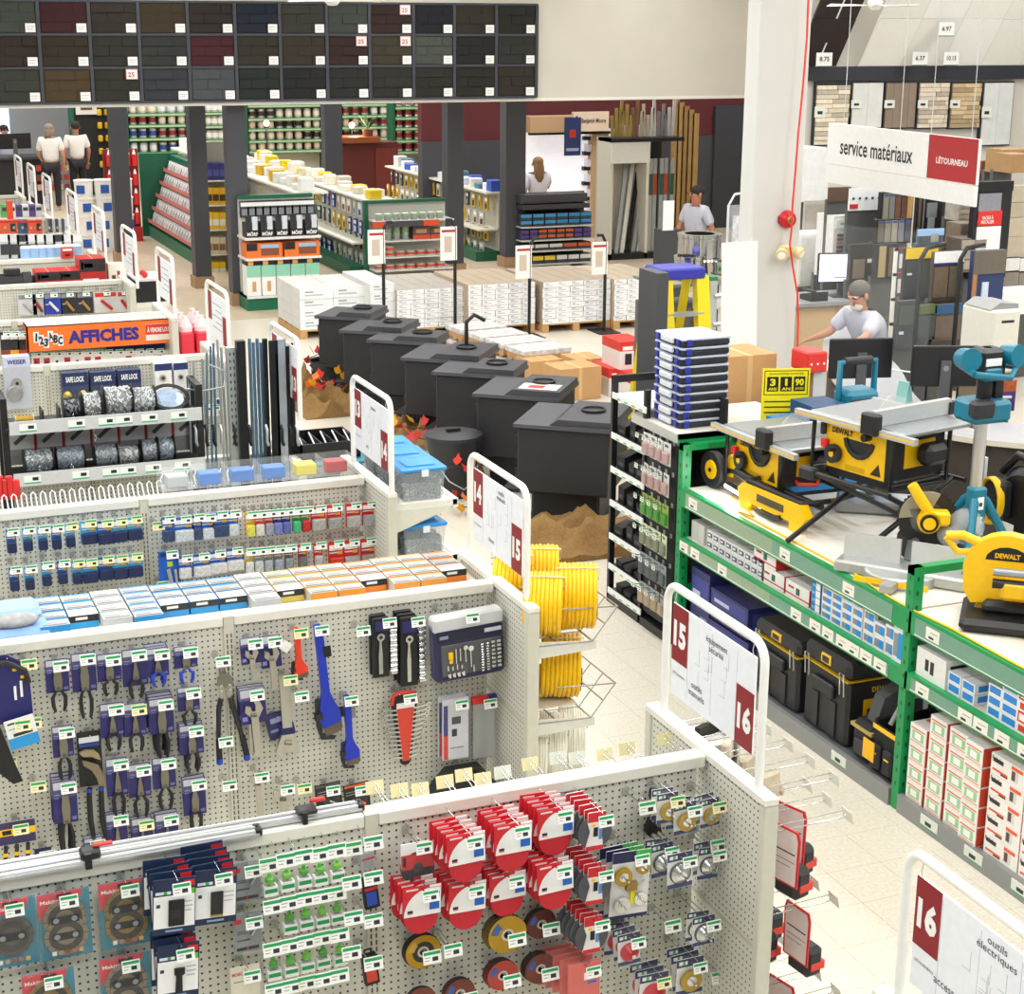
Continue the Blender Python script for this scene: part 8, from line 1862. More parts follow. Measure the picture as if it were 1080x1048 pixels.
MB().box((w_*.3,-.002,h_*.8),(w_*.75,0,h_*.84),CHAR).build('logo_print',t); MB().box((0,.05,-a.z),(w_,.4,-.002),M('#8a7a64',.6)).build('printer_stand',t)
# ================================================================ paint department beyond the fascia
def pm(nm,m_): return m_.mesh(nm)
CANC = ['#e9dcc8','#d8e0ea','#f0efec','#3a2a28','#8c2a28','#274a9a','#b9c4b0','#e6c9b0']
CANS = [pm('paint_can',MB().lathe([(0,0),(.08,0),(.08,.04),(.08,.14),(.08,.19),(.06,.195),(0,.195)],None,10,mats=[STEEL,STEEL,M(c,.4),STEEL,STEEL,WHITE])) for c in CANC]
def can_wall(x0,x1,Yp,ys,pal,nm,step=.2):
    a,b_ = px(x0,140,Y=Yp).x,px(x1,140,Y=Yp).x
    t = thing('paint_shelving','green edged paint shelving '+nm,'shelving',(0,Yp,0)); n = max(3,int((b_-a)/step))
    MB().box((a-.05,.35,0),(b_+.05,.4,2.6),M('#c9c4b4',.7)).build('back_panel',t)
    for xx in (a-.06,b_+.02): MB().box((xx,-.02,0),(xx+.05,.4,2.6),M('#14593c',.5)).build('upright',t)
    for r,y in enumerate(ys):
        z = px((x0+x1)/2,y,Y=Yp).z
        MB().box((a,-.03,z-.07),(b_,.36,z),M('#3c7a52',.5)).box((a,-.034,z-.055),(b_,-.03,z-.02),M('#a9c49a')).build('shelf',t)
        for k in range(n):
            put('paint_can',CANS[pal[(r*3+k//3) % len(pal)]],None,(a+(k+.5)*(b_-a)/n,Yp+.1,z+.001),None,label='paint can, '+ORD[k]+' from left, shelf '+ORD[r]+' of paint shelving '+nm,category='paint can',group='paint cans '+nm)
can_wall(136,198,37,(119,131,145,160),(0,1,5,4),'left of the first pillar')
can_wall(217,238,37,(118,132,147,162),(2,6,0),'between two pillars')
can_wall(262,340,37.5,(110,124,135,147,158),(0,0,7,3),'behind the lit counter')
can_wall(361,411,37.5,(109,121,133,145),(2,3,7,4),'right of the round pillar')
can_wall(417,457,35,(112,123,134,147,159),(4,0,3),'behind the red panel')
can_wall(459,471,34,(117,132,146),(7,3),'beside the dark pillar')
can_wall(492,509,31,(121,143,161),(2,1,6),'with blue bottles')
PK = [pm('hanging_pack',card_mesh('',.13,.22,.03,M(c,.45),((.1,.1,.9,.35,PAPER),(.2,.5,.8,.9,d)))) for c,d in (('#e8e4dc','#8a4a2c'),('#dfe0e2','#2a3a8c'),('#d8b01c','#2c2c2e'),('#3a3c40','#8a8c90'),('#2a3c9a','#e8e8ea'),('#c8c4b8','#5a3a28'),('#5a8a4a','#e8e8e0'),('#e8e8ea','#b03030'))]
def far_gondola(x0,x1,y0,y1,h_,pal,nm,topc,rows=4,step=.29):
    t = thing('paint_gondola',nm,'gondola',(0,0,0)); xm = (x0+x1)/2
    MB().box((xm-.03,y0,0),(xm+.03,y1,h_),PEG).build('pegboard',t); MB().box((x0,y0,0),(x1,y1,.16),DKGREEN).build('base_deck',t)
    MB().box((xm-.25,y0,h_),(xm+.25,y1,h_+.03),CAP).build('top_shelf',t); MB().box((x0+.05,y0,.5),(xm,y1,.53),CAP).build('shelf',t)
    n = int((y1-y0)/step)
    for r in range(rows):
        for k in range(n):
            put('hanging_pack',PK[pal[(k//3+r*2) % len(pal)]],None,(xm-.16-.08*(r % 2),y0+.2+k*step,h_-.06-r*.25),(0,0,-PI/2+random.uniform(-.2,.2)),label='hanging pack, '+ORD[k]+' from front, row '+ORD[r]+', '+nm,category='hanging pack',group='packs, '+nm)
    for k in range(int((y1-y0)/.26)):
        c = topc[k % len(topc)]; hh = random.uniform(.08,.2)
        MB().cbox((-.1,-.1,0),(.1,.1,hh),M(c,.45),.01).build('top_box',None,(xm+random.uniform(-.1,.1),y0+.15+k*.26,h_+.031),random.uniform(-.2,.2),label='small box, '+ORD[k]+' from front, on top of '+nm,category='box',group='boxes, '+nm)
far_gondola(6.36,6.8,23.4,32,1.5,(0,5,1,3),'brush gondola behind the green end display',('#f0f0ee','#e8e8e4','#d8b01c','#eceae6'),0)
far_gondola(7.7,8.7,25.3,33.2,1.15,(1,0,4,2,3,6),'roller gondola behind the stain shelf',('#e8c818','#efeeea','#e4dfd2','#d8d0c0'),4)
far_gondola(10.15,11.0,26.2,31.5,1.1,(2,3,5,2),'scraper gondola between the dark pillars',('#3a5ac0','#eceef0','#4a7a90','#e8e8e8'),4)
HY = 22.75; a = px(262,326,Y=HY).x; b_ = px(341,322,Y=HY).x
t = thing('green_end_display','green based end display with white shelves of orange and teal boxes','end display',(0,HY,0)); D = {}
MB().box((a,.05,0),(b_,.6,.2),M('#0f6a4c',.5)).build('base',t); MB().box((a+.03,.5,.2),(b_-.03,.55,1.5),M('#d8d6cc')).build('back_panel',t); MB().box((a+.02,.48,1.48),(b_+.02,.56,1.53),DKGREEN).build('top_rail',t)
for z in (.2,.72,1.0): MB().box((a,.02,z-.03),(b_,.5,z),M('#e6e6e2')).build('shelf',t)
n = 5; w_ = (b_-a-.02)/n
for k in range(n):
    MB().box((0,0,0),(w_-.015,.25,.42),M('#f0f0ee')).box((0,-.002,.26),(w_-.015,0,.42),M('#8fcfb4')).box((0,-.002,.42),(w_-.015,.25,.49),M('#1c1c1e')).box((.02,-.003,.425),(w_*.45,-.002,.485),M('#e8a858')).box((w_*.35,-.003,.06),(w_*.6,-.002,.2),M('#c9a070')).build('teal_box',None,(a+.01+k*w_,HY+.06,.201),None,label='tall white and teal roller box, '+ORD[k]+' from left on the bottom shelf',category='box')
    o = MB().box((0,0,0),(w_-.03,.2,.2),BLACK).box((.0,-.002,.1),(w_*.4,0,.3),CHAR).box((w_*.45,-.002,.1),(w_*.8,.02,.28),M('#cfd6de')).build('black_box',None,(a+.02+k*w_,HY+.08,1.001),None,label='black boxed tool with grey panel, '+ORD[k]+' from left on the top shelf',category='box')
    text('brand_lettering','MÖRF',w_*.7,.06,'#f2f2f0',o,(w_*.45,-.003,.05),bold=.03)
    for j in range(2): put('hanging_pack',PK[3],t,(a+.1+(2*k+j)*w_/2,.45,1.46))
for k in range(2): MB().box((0,0,0),(.5,.3,.2),M('#e8782c')).box((.2,-.002,.03),(.45,0,.17),M('#8a4a2c')).box((.2,-.003,.13),(.45,-.002,.18),M('#9ac0e0')).box((.0,-.002,.1),(.15,0,.2),BLACK).build('orange_box',None,(a+.02+k*.53,HY+.06,.721),None,label=('left','right')[k]+' long orange box with workshop photo on the middle shelf',category='box')
EY = 24.6; a = px(396,297,Y=EY).x; b_ = px(478,292,Y=EY).x
t = thing('stain_end_display','green posted end display with jars and orange stain cans','end display',(0,EY,0)); t.scale = (1,1,.62)
MB().box((a-.06,.3,0),(a,.4,1.95),DKGREEN).build('post',t); MB().box((a,.36,0),(b_,.4,1.9),M('#c6c6bc')).build('back_panel',t); MB().box((a,.28,1.88),(b_,.4,1.95),DKGREEN).build('top_rail',t)
for z in (.3,.62,1.02,1.5): MB().box((a,-.05,z-.03),(b_,.36,z),M('#dfe0dc')).build('shelf',t)
MB().box((a-.05,-.06,1.36),(b_-.25,-.04,1.5),M('#45464c')).box((a-.05,-.062,1.36),(a+.18,-.06,1.5),M('#e0502c')).box((b_-.5,-.062,1.36),(b_-.25,-.06,1.5),M('#e0502c')).build('header_strip',t)
JR = pm('jar',MB().lathe([(0,0),(.055,0),(.055,.1),(.055,.16),(.04,.17),(0,.17)],None,10,mats=[M('#b9bdb8'),M('#9a9f98',.3),M('#8fb48a'),WHITE,WHITE]))
SC_ = pm('stain_can',MB().lathe([(0,0),(.075,0),(.075,.03),(.075,.09),(.075,.12),(0,.12)],None,10,mats=[STEEL,STEEL,M('#d8502c'),STEEL,M('#d9d4c8')]))
for r,(z,me,n,nm) in enumerate(((1.501,JR,8,'jar'),(1.021,JR,4,'jar'),(1.195,JR,4,'jar'),(.621,SC_,7,'stain_can'),(.745,SC_,2,'stain_can'),(.301,SC_,7,'stain_can'))):
    for k in range(n): put(nm,me,None,(a+.1+k*(.165 if me is SC_ else .14),EY+.1,z*.62),None,label=('glass jar with green label' if nm == 'jar' else 'orange banded stain can')+', '+ORD[k]+' from left, tier '+ORD[r],category='jar' if nm == 'jar' else 'can').scale = (1,1,.6)
for k in range(2): MB().box((0,0,0),(.28,.15,.34-.08*k),M('#5a4a42')).box((0,-.002,.0),(.28,0,.1),M('#e0502c')).box((.05,-.002,.15),(.22,0,.25),M('#b08a68')).build('stain_box',None,(a+.62+k*.29,EY+.02,1.021*.62),None,label=('left','right')[k]+' orange and brown photo carton beside the jars',category='carton').scale = (1,1,.6)
BY = 25.2; a = px(549,276,Y=BY).x; b_ = px(624,276,Y=BY).x
t = thing('cartridge_shelf','black end shelf with rows of blue, purple and yellow cartons','end display',(0,BY,0)); t.scale = (1,1,.67)
MB().box((a,.34,0),(b_,.38,1.75),BLACK).build('back_panel',t); MB().box((a,-.1,1.42),(b_-.1,.3,1.52),M('#3c3c40',.4)).prism([(a,1.55),(b_-.1,1.55),(b_-.1,1.75),(a,1.75)],.0,.3,M('#45454a',.4)).build('sloped_counter',t)
for z in (.1,.42,.68,1.0): MB().box((a,-.05,z-.03),(b_,.34,z),M('#c9cfca')).build('shelf',t)
for r,(z,n,h_,cs) in enumerate(((1.001,6,.15,('#3a9ad0','#2a8ac8')),(1.155,6,.15,('#3a9ad0','#2f90cc')),(.681,8,.12,('#5a3a98','#d85a28','#d85a28','#5a3a98')),(.805,8,.12,('#5a3a98','#d85a28','#d85a28','#5a3a98')),(.421,5,.16,('#d8d4cc','#d0582c')),(.101,6,.2,('#e8c83a','#e0e0e0')))):
    for k in range(n): w_ = (b_-a)/n; MB().box((.01,0,0),(w_-.01,.2,h_-.004),M('#3c3e46')).box((.012,-.002,h_*.4),(w_-.012,0,h_*.9),M(cs[k*len(cs)//n])).build('cartridge_carton',None,(a+k*w_,BY+.02,z*.67),None,label='cartridge carton, '+ORD[k]+' from left, tier '+ORD[r]+' of the black end shelf',category='carton').scale = (1,1,.66)
CY = 28.4; c0 = px(556,240,Y=CY); c1 = px(640,240,Y=CY); zt = px(600,139,Y=CY).z
t = thing('colour_chip_wall','brightly lit white paint colour wall with chip racks','display wall',(0,CY,0))
MB().box((c0.x,.2,0),(c1.x,.3,zt),M('#f6f4fa',.5,0,0,30,.55)).build('lit_panel',t); MB().box((c0.x,-.1,zt),(c1.x-.5,.3,zt+.28),M('#c9a67c',.6)).build('wood_header',t); MB().box((c1.x-.32,0,0),(c1.x,.3,zt),M('#c9a880',.6)).build('wood_side',t)
MB().box((c0.x,-.12,zt-.04),(c1.x,.0,zt),BLACK).build('black_rail',t)
for k in range(2):
    for r in range(6): MB().box((c0.x+1.15+k*.35,.1,.4+r*.27),(c0.x+1.4+k*.35,.2,.47+r*.27),CHAR).box((c0.x+1.2+k*.35,.05,.47+r*.27),(c0.x+1.4+k*.35,.2,.6+r*.27),M('#f2f0f6')).build('chip_rack',t)
for k in range(3): MB().box((c0.x+1.9+k*.17,.1,.3),(c0.x+2.0+k*.17,.2,2.0),M(('#d8d0e6','#8a7aa8','#e2dcec')[k],.5,0,.2,9)).build('chip_strip',t)
q = px(623,128,Y=CY-.2); sg2 = thing('brand_sign','cream hanging sign reading Benjamin Moore','sign',q)
MB().box((-.36,0,-.17),(.36,.04,.17),M('#f0d9c0',.5)).build('sign_panel',sg2); text('lettering','Benjamin Moore',.48,.11,'#3a2022',sg2,(.06,-.002,0),bold=.02); MB().prism([(-.31,-.1),(-.24,-.1),(-.26,.1),(-.29,.1)],-.004,0,M('#3a1a1c')).build('logo_triangle',sg2)
for s in (-.3,.3): MB().cyl((s,.02,.17),(s,.02,CEIL_Z-q.z),.004,CHAR,5).build('wire',sg2)
q = px(604,144,Y=CY-.6); po = thing('blue_poster','small dark blue hanging poster with red emblem','poster',q); MB().box((-.16,0,-.33),(.16,.01,.33),M('#2c3a6a',.5)).box((-.06,-.002,-.02),(.06,0,.12),M('#b8382c')).box((-.12,-.002,-.25),(.12,0,-.2),M('#aab4d4')).build('sheet',po); MB().cyl((0,.005,.33),(0,.005,CEIL_Z-q.z),.003,CHAR,5).build('wire',po)
TY = 25.6; a = px(642,270,Y=TY).x; b_ = px(682,276,Y=TY).x; d_ = px(706,270,Y=TY).x; zt = px(660,146,Y=TY).z
t = thing('trim_rack','white open cabinet of metal and vinyl trim strips','rack',(0,TY,0))
MB().box((a,.5,0),(b_,.55,zt),M('#cfcabc')).box((a,0,0),(a+.05,.5,zt),M('#d9d6c6')).box((b_-.05,0,0),(b_,.5,zt),M('#e2dfd2')).box((a,0,0),(d_,.5,.1),BLACK).build('cabinet',t); MB().box((a,-.02,zt-.4),(b_,0,zt-.06),M('#ecece8')).box((a,-.03,zt-.06),(d_+.2,.5,zt),BLACK).build('header',t); MB().box((b_,.4,0),(d_,.5,zt),CHAR).build('side_bay',t)
for k in range(6): f = a+.15+k*.12; MB().add([(f,.1+.03*k,.1),(f+.07,.1+.03*k,.1),(f+.37,.4,zt-.45),(f+.3,.4,zt-.45),(f,.13+.03*k,.1),(f+.07,.13+.03*k,.1),(f+.37,.43,zt-.45),(f+.3,.43,zt-.45)],[(0,1,2,3),(7,6,5,4),(1,5,6,2),(3,7,4,0)],(GALV,M('#e4e4e0'),DKS)[k % 3]).build('trim_strip',None,(-.0,TY,0),None,label='leaning trim strip, '+ORD[k]+' from left inside the white cabinet',category='trim strip')
for k in range(5): MB().box((0,0,.1),(.07,.05,zt-.35),GALV).box((-.001,-.002,zt-.95),(.071,0,zt-.6),M(('#2f5a4c','#b8502c')[k % 2])).build('vinyl_strip',None,(b_+.05+k*.1,TY+.1+.04*(k % 2),0),None,label='upright grey strip with printed band, '+ORD[k]+' from left',category='trim strip')
for k in range(18): q = px(641+k*3.7,135,Y=TY+.45); hh = zt+.35+.3*((k*7) % 5)/5; MB().box((0,0,0),(.05,.03,hh-zt),M(('#a58f4a','#b39a52','#8a6a4a','#c9c0aa','#d9d6cc','#8a8c90','#c6c8ca')[min(6,k*7//18)],.6)).build('moulding_stick',None,(q.x,TY+.3,zt+.001),(0,.05*((k % 3)-1),0),label='upright moulding stick, '+ORD[k]+' from left above the trim cabinet',category='moulding')
for k in range(5): q = px(707+k*5.3,200,Y=27.5); MB().box((0,0,0),(.13,.03,px(720,104+4*k,Y=27.5).z),M(('#a8854e','#b08c54','#9f7d48')[k % 3],.7,0,.1,6)).build('wood_plank',None,(q.x,27.5,0),None,label='tall ochre plank, '+ORD[k]+' from left beside the grey door',category='plank')
d1 = struct(MB().box((px(752,200,Y=28.9).x,28.9,0),(px(800,200,Y=28.9).x,28.98,2.3),M('#3c3d42',.6)),'door_1'); q = px(778,144,Y=28.8); MB().box((-.09,0,-.14),(.09,.02,.14),M('#c82a2a')).box((-.04,-.002,0),(.04,0,.08),PAPER).build('fire_point_sign',None,(q.x,28.95,q.z),None,label='small red fire point sign on the red wall',category='sign')
SX_ = 5.62; t = thing('seed_display','green framed slanted display of seed packets in red lipped rows','display',(SX_,0,0)); y0,y1 = 26.9,31.3
MB().box((.1,y0,0),(.7,y1,.2),M('#0f6a4c',.5)).build('base',t); MB().box((.55,y0,.2),(.7,y1,1.45),DKGREEN).build('back_panel',t); MB().box((.0,y1,0),(.7,y1+.06,1.48),DKGREEN).build('end_frame',t)
SDP = [pm('seed_packet',MB().box((0,0,0),(.006,.19,.19),M('#e2e4e6')).box((-.001,.02,.03),(0,.09,.14),M(c)).box((-.001,.11,.02),(0,.17,.1),M('#a9a4a4'))) for c in ('#b9bcc0','#a86a6a','#8a94a0','#d0c8c0','#7a8a70')]
for r in range(5):
    z = .3+r*.225; xx = .12+r*.08
    MB().box((xx-.02,y0,z-.04),(xx+.16,y1,z-.03),M('#c8c8c4')).box((xx-.024,y0,z-.04),(xx-.02,y1,z+.03),M('#c8786e')).build('row_lip',t)
    for k in range(21): put('seed_packet',SDP[(k*3+r*2+k//4) % 5],None,(SX_+xx+.03,y0+.05+k*.205,z-.029),(0,.3,0),label='seed packet, '+ORD[k]+' from the near end in row '+ORD[r]+' from bottom',category='seed packet',group='seed packets on the green display')
q = px(133,254,Z=0); t = thing('red_pouch_stand','red wire stand with four tiers of red and white tubes','stand',(q.x,q.y,0))
MB().box((-.3,.1,0),(.3,.2,1.6),M('#7a1c1e')).box((-.28,-.15,0),(.28,.15,.25),M('#b02a26')).build('stand_body',t)
for r in range(4):
    for k in range(5): MB().cyl((-.22+k*.11,0,.3+r*.34),(-.22+k*.11,0,.5+r*.34),.045,M('#d8282a'),8).cyl((-.22+k*.11,0,.5+r*.34),(-.22+k*.11,0,.58+r*.34),.03,PAPER,8,.012).build('sealant_tube',t)
PL = pm('pail',MB().lathe([(0,0),(.14,0),(.15,.1),(.155,.27),(.165,.28),(.165,.3),(0,.3)],None,14,mats=[WHITE,WHITE,WHITE,WHITE,WHITE,WHITE]).box((-.07,-.158,.08),(.07,-.14,.22),M('#2a5ab0')))
for c in range(3):
    for r in range(4): put('pail',PL,None,(4.35+c*.33,29.6-.0*c,.001+r*.302),(0,0,random.uniform(-.5,.5)),label='white pail with blue label, column '+ORD[c]+', '+ORD[r]+' from the floor',category='pail')
for r in range(5):
    for k in range(3): q = px(218+k*7,190+r*26,Y=26.5); MB().box((0,0,0),(.1,.25,.26),M(('#2c2a70','#e0a81c','#e8b820','#d8c8a8','#e6c020')[r])).box((-.001,-.002,.06),(.09,0,.16),M(('#4a4a98','#3a2c1c','#e8e4d8','#8a6a4c','#e8e8e4')[r])).build('plaster_bag',None,(q.x,26.5,q.z),None,label=('navy tube pack','yellow bag','yellow and white bag','tan box','yellow carton')[r]+', '+ORD[k]+' from left between the first pillars',category='pack')
t = thing('sundry_shelf','tall shelf between the first two pillars','shelving',(px(216,300,Y=26.5).x,26.5,0)); MB().box((0,.26,0),(.5,.3,2.0),M('#8b8a80')).build('back_panel',t)
for r in range(5): MB().box((0,0,px(225,190+r*26,Y=26.5).z-.025),(.5,.26,px(225,190+r*26,Y=26.5).z-.002),CAP).build('shelf',t)
RY2 = 33.5; a,b_ = px(362,180,Y=RY2),px(420,182,Y=RY2)
t = thing('decor_counter','dark red panelled counter with wooden top','counter',(0,RY2,0)); MB().box((a.x,0,0),(b_.x,.5,px(400,150,Y=RY2).z),M('#5c2320',.5)).build('body',t); MB().box((a.x-.2,-.1,px(400,150,Y=RY2).z),(b_.x-.4,.6,px(400,144,Y=RY2).z),M('#8a4a28',.4)).build('wood_top',t)
MB().box((px(396,180,Y=RY2).x,-.03,.2),(px(418,180,Y=RY2).x,0,px(400,156,Y=RY2).z),M('#6e2c26',.5)).build('raised_panel',t)
q = px(388,140,Y=RY2+.2); t = thing('potted_plant','green leafy plant on the wooden counter top','plant',(q.x,q.y,px(400,144,Y=RY2+.2).z))
MB().lathe([(0,0),(.1,0),(.12,.15),(0,.15)],M('#6a4030'),10).build('pot',t)
for k in range(9): an = k*.7; MB().add([(0,0,.15),(.12*math.cos(an),.12*math.sin(an),.32),(.28*math.cos(an),.28*math.sin(an),.3+.1*(k % 3)),(.13*math.cos(an+.4),.13*math.sin(an+.4),.28)],[(0,1,2,3)],M('#3a5a2c',.6)).build('leaf',t)
for k,(x,y) in enumerate(((371,132),(281,130))):
    q = px(x,y,Y=34); t = thing('small_lamp',('warm glowing lamp on the wooden counter','warm glowing spot lamp before the paint cans')[k],'lamp',q); MB().ell((0,0,0),(.06,.06,.06),M('#ffd9a0',.5,0,0,30,6.)).build('glowing_bulb',t); MB().cyl((0,0,-.09),(0,0,-q.z if k else -.35),.015,CHAR,6).build('stem',t)
    ld = bpy.data.lights.new('warm_lamp','POINT'); ld.energy = 25; ld.color = (1,.75,.45); ld.shadow_soft_size = .1; lo = bpy.data.objects.new('warm_lamp',ld); COL.objects.link(lo); lo.parent = t; lo.location = (0,-.2,0)
t = thing('checkout_desk','dark checkout desk with shelves of small goods at far left','desk',(0,37.2,0)); a,b_ = px(-20,200,Y=37.2).x,px(50,200,Y=37.2).x
MB().box((a,0,0),(b_,.7,.95),M('#1f1f22',.5)).box((a,-.1,.95),(b_+.05,.75,1.0),M('#3a3a3e',.4)).build('desk_body',t)
for r in range(3):
    for k in range(8): MB().box((a+1.0+k*.14,-.06,.3+r*.2),(a+1.1+k*.14,0,.42+r*.2),M(('#b8402c','#d8b8a0','#8a3a30')[(k+r) % 3])).build('snack_box',t)
q = px(17,163,Y=37.2); monitor(17,175,PI+.2,'black monitor on the far left checkout desk',False,.7,1.0,37.4)
struct(MB().box((px(-30,130,Y=40).x,39.9,0),(px(76,130,Y=40).x,40.0,4.),M('#8d9094',.6)),'wall_grey_desk')
struct(MB().box((px(0,130,Y=39.8).x,39.8,.9),(px(10,130,Y=39.8).x,39.9,3.4),M('#cfe0ff',.5,0,0,30,1.2)),'window_1')
t = thing('tool_wall','dark display wall of yellow hanging tools behind the clerks','display wall',(0,38.8,0)); a,b_ = px(78,130,Y=38.8).x,px(113,130,Y=38.8).x
MB().box((a,0,0),(b_,.1,3.2),M('#1d1f20',.7)).box((b_,-.05,0),(b_+.12,.1,3.2),GREEN).box((a-.1,-.05,0),(a,.1,3.2),DKGREEN).build('panel',t)
for k in range(22): MB().cbox((a+.5+(k % 4)*.16,-.08,.6+(k//4)*.28),(a+.6+(k % 4)*.16,0,.74+(k//4)*.28),M(('#e8b81c','#c9a020','#3a3c3e','#7a8a4a')[k % 4]),.02).build('hung_tool',t)
MB().box((a+.05,-.06,1.75),(a+.5,0,2.3),M('#e8e4dc')).box((a+.15,-.065,1.85),(a+.4,-.06,2.2),M('#5a4a2c')).build('framed_card',t)
# ================================================================ people
def skin_mesh(name,verts,edges,mat,parent,root=0,sub=2):
    me = bpy.data.meshes.new(name); me.from_pydata([v[0] for v in verts],edges,[]); me.materials.append(mat)
    o = put(name,me,parent); o.modifiers.new('Skin','SKIN').use_smooth_shade = True
    if not me.skin_vertices: return o
    for i,v in enumerate(verts):
        r = v[1]; me.skin_vertices[0].data[i].radius = r if isinstance(r,tuple) else (r,r); me.skin_vertices[0].data[i].use_root = i == root
    s = o.modifiers.new('Sub','SUBSURF'); s.levels = s.render_levels = sub
    return o
def person(label,loc,rz,shirt,pants,hair,J=None,style='short',skin='#c89478',beard=False,glasses=False,hips=True):
    t = thing('person',label,'person',loc,rz); SK = M(skin,.6)
    j = dict(pel=(0,0,.95),spi=(0,.0,1.14),che=(0,.0,1.32),nec=(0,.0,1.47),hb=(0,-.015,1.56),ht=(0,-.015,1.67),sl=(-.18,0,1.41),el=(-.25,.03,1.14),wl=(-.24,-.06,.92),sr=(.18,0,1.41),er=(.25,.03,1.14),wr=(.24,-.06,.92),hl=(-.09,0,.9),kl=(-.1,-.01,.5),al=(-.1,.03,.08),tl=(-.12,-.14,.04),hr=(.09,0,.9),kr=(.1,-.01,.5),ar=(.1,.03,.08),tr=(.12,-.14,.04)); j.update(J or {})
    V = []; E = []; ix = {}
    def a(k,r,frm=None,pos=None): ix[k] = len(V); V.append((pos or j[k],r)); E.append((ix[frm],ix[k])) if frm else None
    a('pel',(.12,.085)); a('spi',(.11,.08),'pel'); a('che',(.115,.08),'spi'); a('nec',.055,'che'); a('hb',(.072,.085),'nec'); a('ht',(.075,.09),'hb')
    for s in 'lr':
        a('s'+s,.034,'che'); a('e'+s,.043,'s'+s); a('w'+s,.028,'e'+s)
        d = (Vector(j['w'+s])-Vector(j['e'+s])).normalized(); w_ = Vector(j['w'+s]); q = d.cross(Vector((0,0,1))); q = q.normalized() if q.length > .05 else Vector((1,0,0)); a('p'+s,(.034,.018),'w'+s,tuple(w_+d*.06))
        for f in range(4): b = w_+d*.1+q*(.027-.018*f); a('f%d' % f+s,.009,'p'+s,tuple(b)); ln = (.05,.065,.06,.045)[f]; a('g%d' % f+s,.008,'f%d' % f+s,tuple(b+d*ln+Vector((0,0,-.02))))
        b = w_+d*.04+q*.045; a('th'+s,.01,'p'+s,tuple(b)); a('ti'+s,.009,'th'+s,tuple(b+d*.045+q*.01))
        if hips: a('h'+s,.08,'pel'); a('k'+s,.055,'h'+s); a('a'+s,.038,'k'+s); a('t'+s,.035,'a'+s)
    skin_mesh('body',V,E,SK,t)
    def sub_(keys,rad,pairs,mat,nm,ext=None):
        vs = [(j[k] if k in j else ext[k],rad[i]) for i,k in enumerate(keys)]; skin_mesh(nm,vs,[(keys.index(p),keys.index(q)) for p,q in pairs],mat,t)
    mid = {'m'+s: tuple(Vector(j['s'+s]).lerp(Vector(j['e'+s]),.8)) for s in 'lr'}; mid['col'] = tuple(Vector(j['che']).lerp(Vector(j['nec']),.75))
    sub_(['pel','spi','che','col','sl','ml','sr','mr'],[(.175,.135),(.17,.13),(.18,.14),.075,.09,.068,.09,.068],[('pel','spi'),('spi','che'),('che','col'),('che','sl'),('sl','ml'),('che','sr'),('sr','mr')],M(shirt,.8),'shirt',mid)
    if hips:
        sub_(['pel','hl','kl','al','hr','kr','ar'],[(.165,.125),.1,.075,.06,.1,.075,.06],[('pel','hl'),('hl','kl'),('kl','al'),('pel','hr'),('hr','kr'),('kr','ar')],M(pants,.8),'trousers')
        for s in 'lr': skin_mesh('shoe',[(j['a'+s],.045),(j['t'+s],.042)],[(0,1)],M('#d9d4d0',.6),t,0,1)
    hb,ht = Vector(j['hb']),Vector(j['ht']); c = (hb+ht)/2; hd = put('face',None,t,c,J.get('hrot',(0,0,0)) if J else None)
    HM = M(hair,.8,0,.2,40)
    b = MB().ell((0,.034,.05),(.097,.1,.088),HM,14,10)
    if style == 'long': b.ell((0,.085,-.12),(.1,.055,.24),HM,12,8)
    elif style == 'bob': b.ell((0,.05,-.03),(.1,.085,.12),HM,12,8)
    b.build('hair',t,c,hd.rotation_euler)
    MB().prism([(-.014,-.012),(.014,-.012),(.006,.035),(-.006,.035)],-.118,-.085,SK).build('nose',t,c,hd.rotation_euler)
    for s in (-1,1):
        MB().ell((s*.034,-.088,.02),(.013,.01,.008),PAPER,8,6).ell((s*.034,-.096,.02),(.006,.004,.006),CHAR,6,4).build('eye',t,c,hd.rotation_euler); MB().ell((s*.092,.0,.005),(.014,.024,.034),SK,8,6).build('ear',t,c,hd.rotation_euler)
    MB().ell((0,-.09,-.05),(.026,.012,.007),M('#9a5a50',.6),8,4).build('mouth',t,c,hd.rotation_euler)
    if beard: MB().ell((0,-.045,-.085),(.062,.05,.045),M('#cfcac2',.9,0,.2,60),12,8).build('beard',t,c,hd.rotation_euler)
    if glasses: MB().box((-.06,-.106,.014),(-.014,-.103,.03),CHAR).box((.014,-.106,.014),(.06,-.103,.03),CHAR).box((-.012,-.106,.022),(.012,-.103,.028),CHAR).box((.07,-.106,.022),(.074,.0,.028),CHAR).build('glasses',t,c,hd.rotation_euler)
    bpy.data.objects.remove(hd)
    return t
MY = 13.0; hx = px(905,312,Y=MY); R_ = -1.1; o_ = Vector((hx.x+.12,MY+.06,0)); TL = lambda p: Matrix.Rotation(-R_,3,'Z') @ (p-o_)
hl_ = TL(Vector((hx.x,MY,hx.z))); sl_ = TL(Vector((hx.x+.12,MY-.12,hx.z-.22))); sr_ = TL(Vector((hx.x+.02,MY+.2,hx.z-.2)))
w1 = TL(px(882,380,Z=1.09)); w2 = TL(px(858,356,Z=1.09))
def reach(s_,w_,L=.52):
    d = w_-s_; w_ = s_+d*min(1,L/d.length); e = (s_+w_)/2+Vector((0,0,-.06)); return tuple(e),tuple(w_)
(e1,w1),(e2,w2) = reach(sl_,w1),reach(sr_,w2,.58)
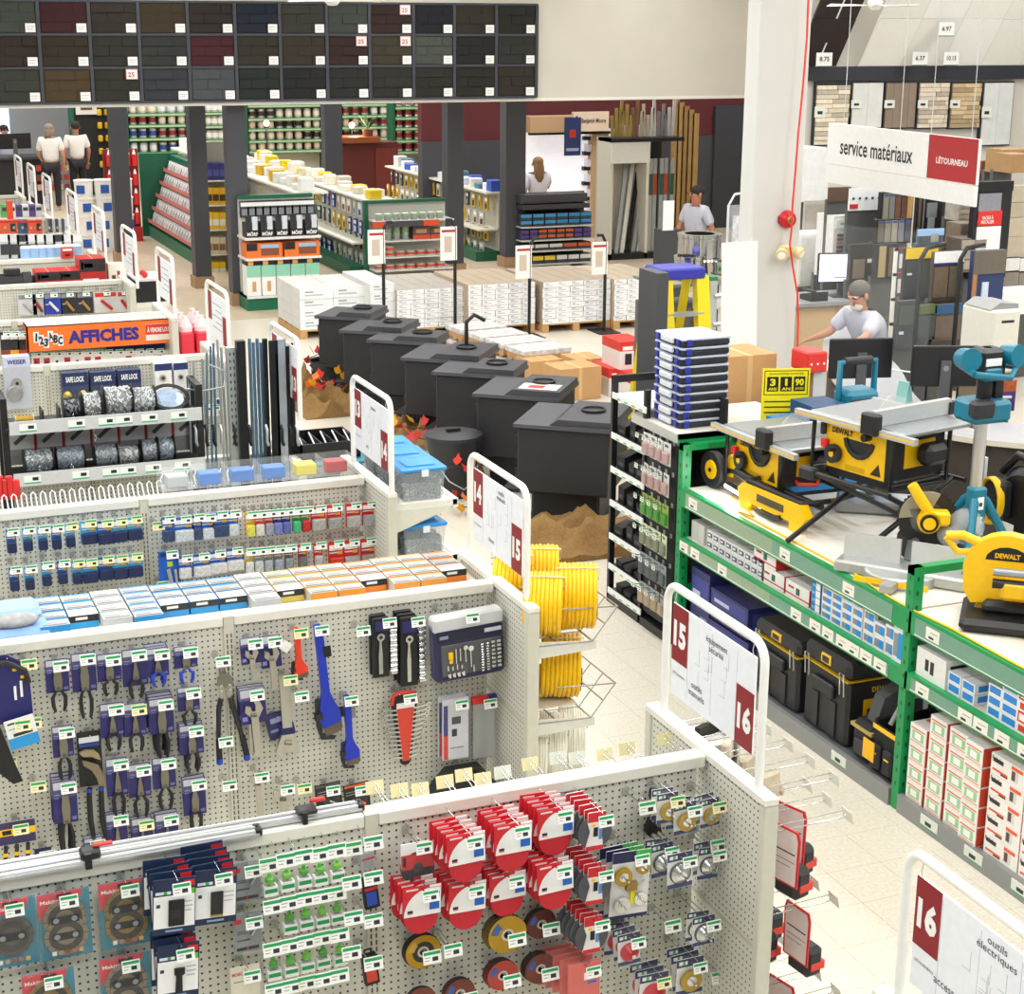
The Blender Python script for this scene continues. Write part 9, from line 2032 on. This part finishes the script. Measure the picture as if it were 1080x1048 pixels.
person('grey bearded clerk in pale polo shirt leaning on the service counter',o_,R_,'#c4c4d2','#33343c','#6a6560',dict(pel=(0,.22,.95),spi=(0,.17,1.1),che=tuple((sl_+sr_)/2+Vector((0,.04,-.06))),nec=tuple(hl_+Vector((0,.07,-.12))),hb=tuple(hl_+Vector((0,.0,-.05))),ht=tuple(hl_+Vector((0,-.0,.05))),sl=tuple(sl_),sr=tuple(sr_),el=e1,wl=w1,er=e2,wr=w2,hl=(-.09,.22,.9),hr=(.09,.22,.9),kl=(-.1,.2,.5),kr=(.1,.2,.5),al=(-.1,.25,.08),ar=(.1,.25,.08),tl=(-.1,.1,.04),tr=(.1,.1,.04),hrot=(.3,0,-.1)),'short','#c98f72',True,True)
q = px(735,205,Y=20.9); person('man in pale shirt walking left past the flooring',(q.x,20.9,q.z-1.62),-1.35,'#bfbfcc','#2c2c34','#2a201c',dict(el=(-.24,-.08,1.16),wl=(-.22,-.2,.98),er=(.24,.1,1.16),wr=(.23,.06,.92),kl=(-.1,-.18,.52),al=(-.1,-.1,.1),tl=(-.11,-.27,.05),kr=(.1,.08,.5),ar=(.1,.3,.12),tr=(.11,.16,.05)),'short','#b5795c',False,True)
f_ = px(60,222,Z=0); person('woman with grey blonde hair in white polo and black trousers',(f_.x-.05,f_.y,0),PI-.2,'#e0dedb','#1c1d24','#8a7d70',dict(er=(.24,-.05,1.14),wr=(.2,-.22,1.0)),'bob','#c08a6c')
person('man in white polo seen from behind beside the woman',(px(84,210,Y=f_.y+.6).x,f_.y+.6,0),PI+.1,'#dedcd8','#1a1b22','#2c221e',dict(),'short','#a8725a')
person('clerk with dark hair sitting behind the far left desk',(px(6,160,Y=38.2).x,38.2,-.15),.2,'#c6c6d6','#2a2a34','#2c2220',dict(),'short','#c08a70',False,True)
q = px(567,172,Y=27.4); person('woman with long light brown hair facing the colour wall',(q.x,27.4,q.z-1.64),PI,'#dcd8dc','#4a4a54','#8a6a44',dict(el=(-.26,-.12,1.2),wl=(-.14,-.28,1.3)),'long','#c8957a')
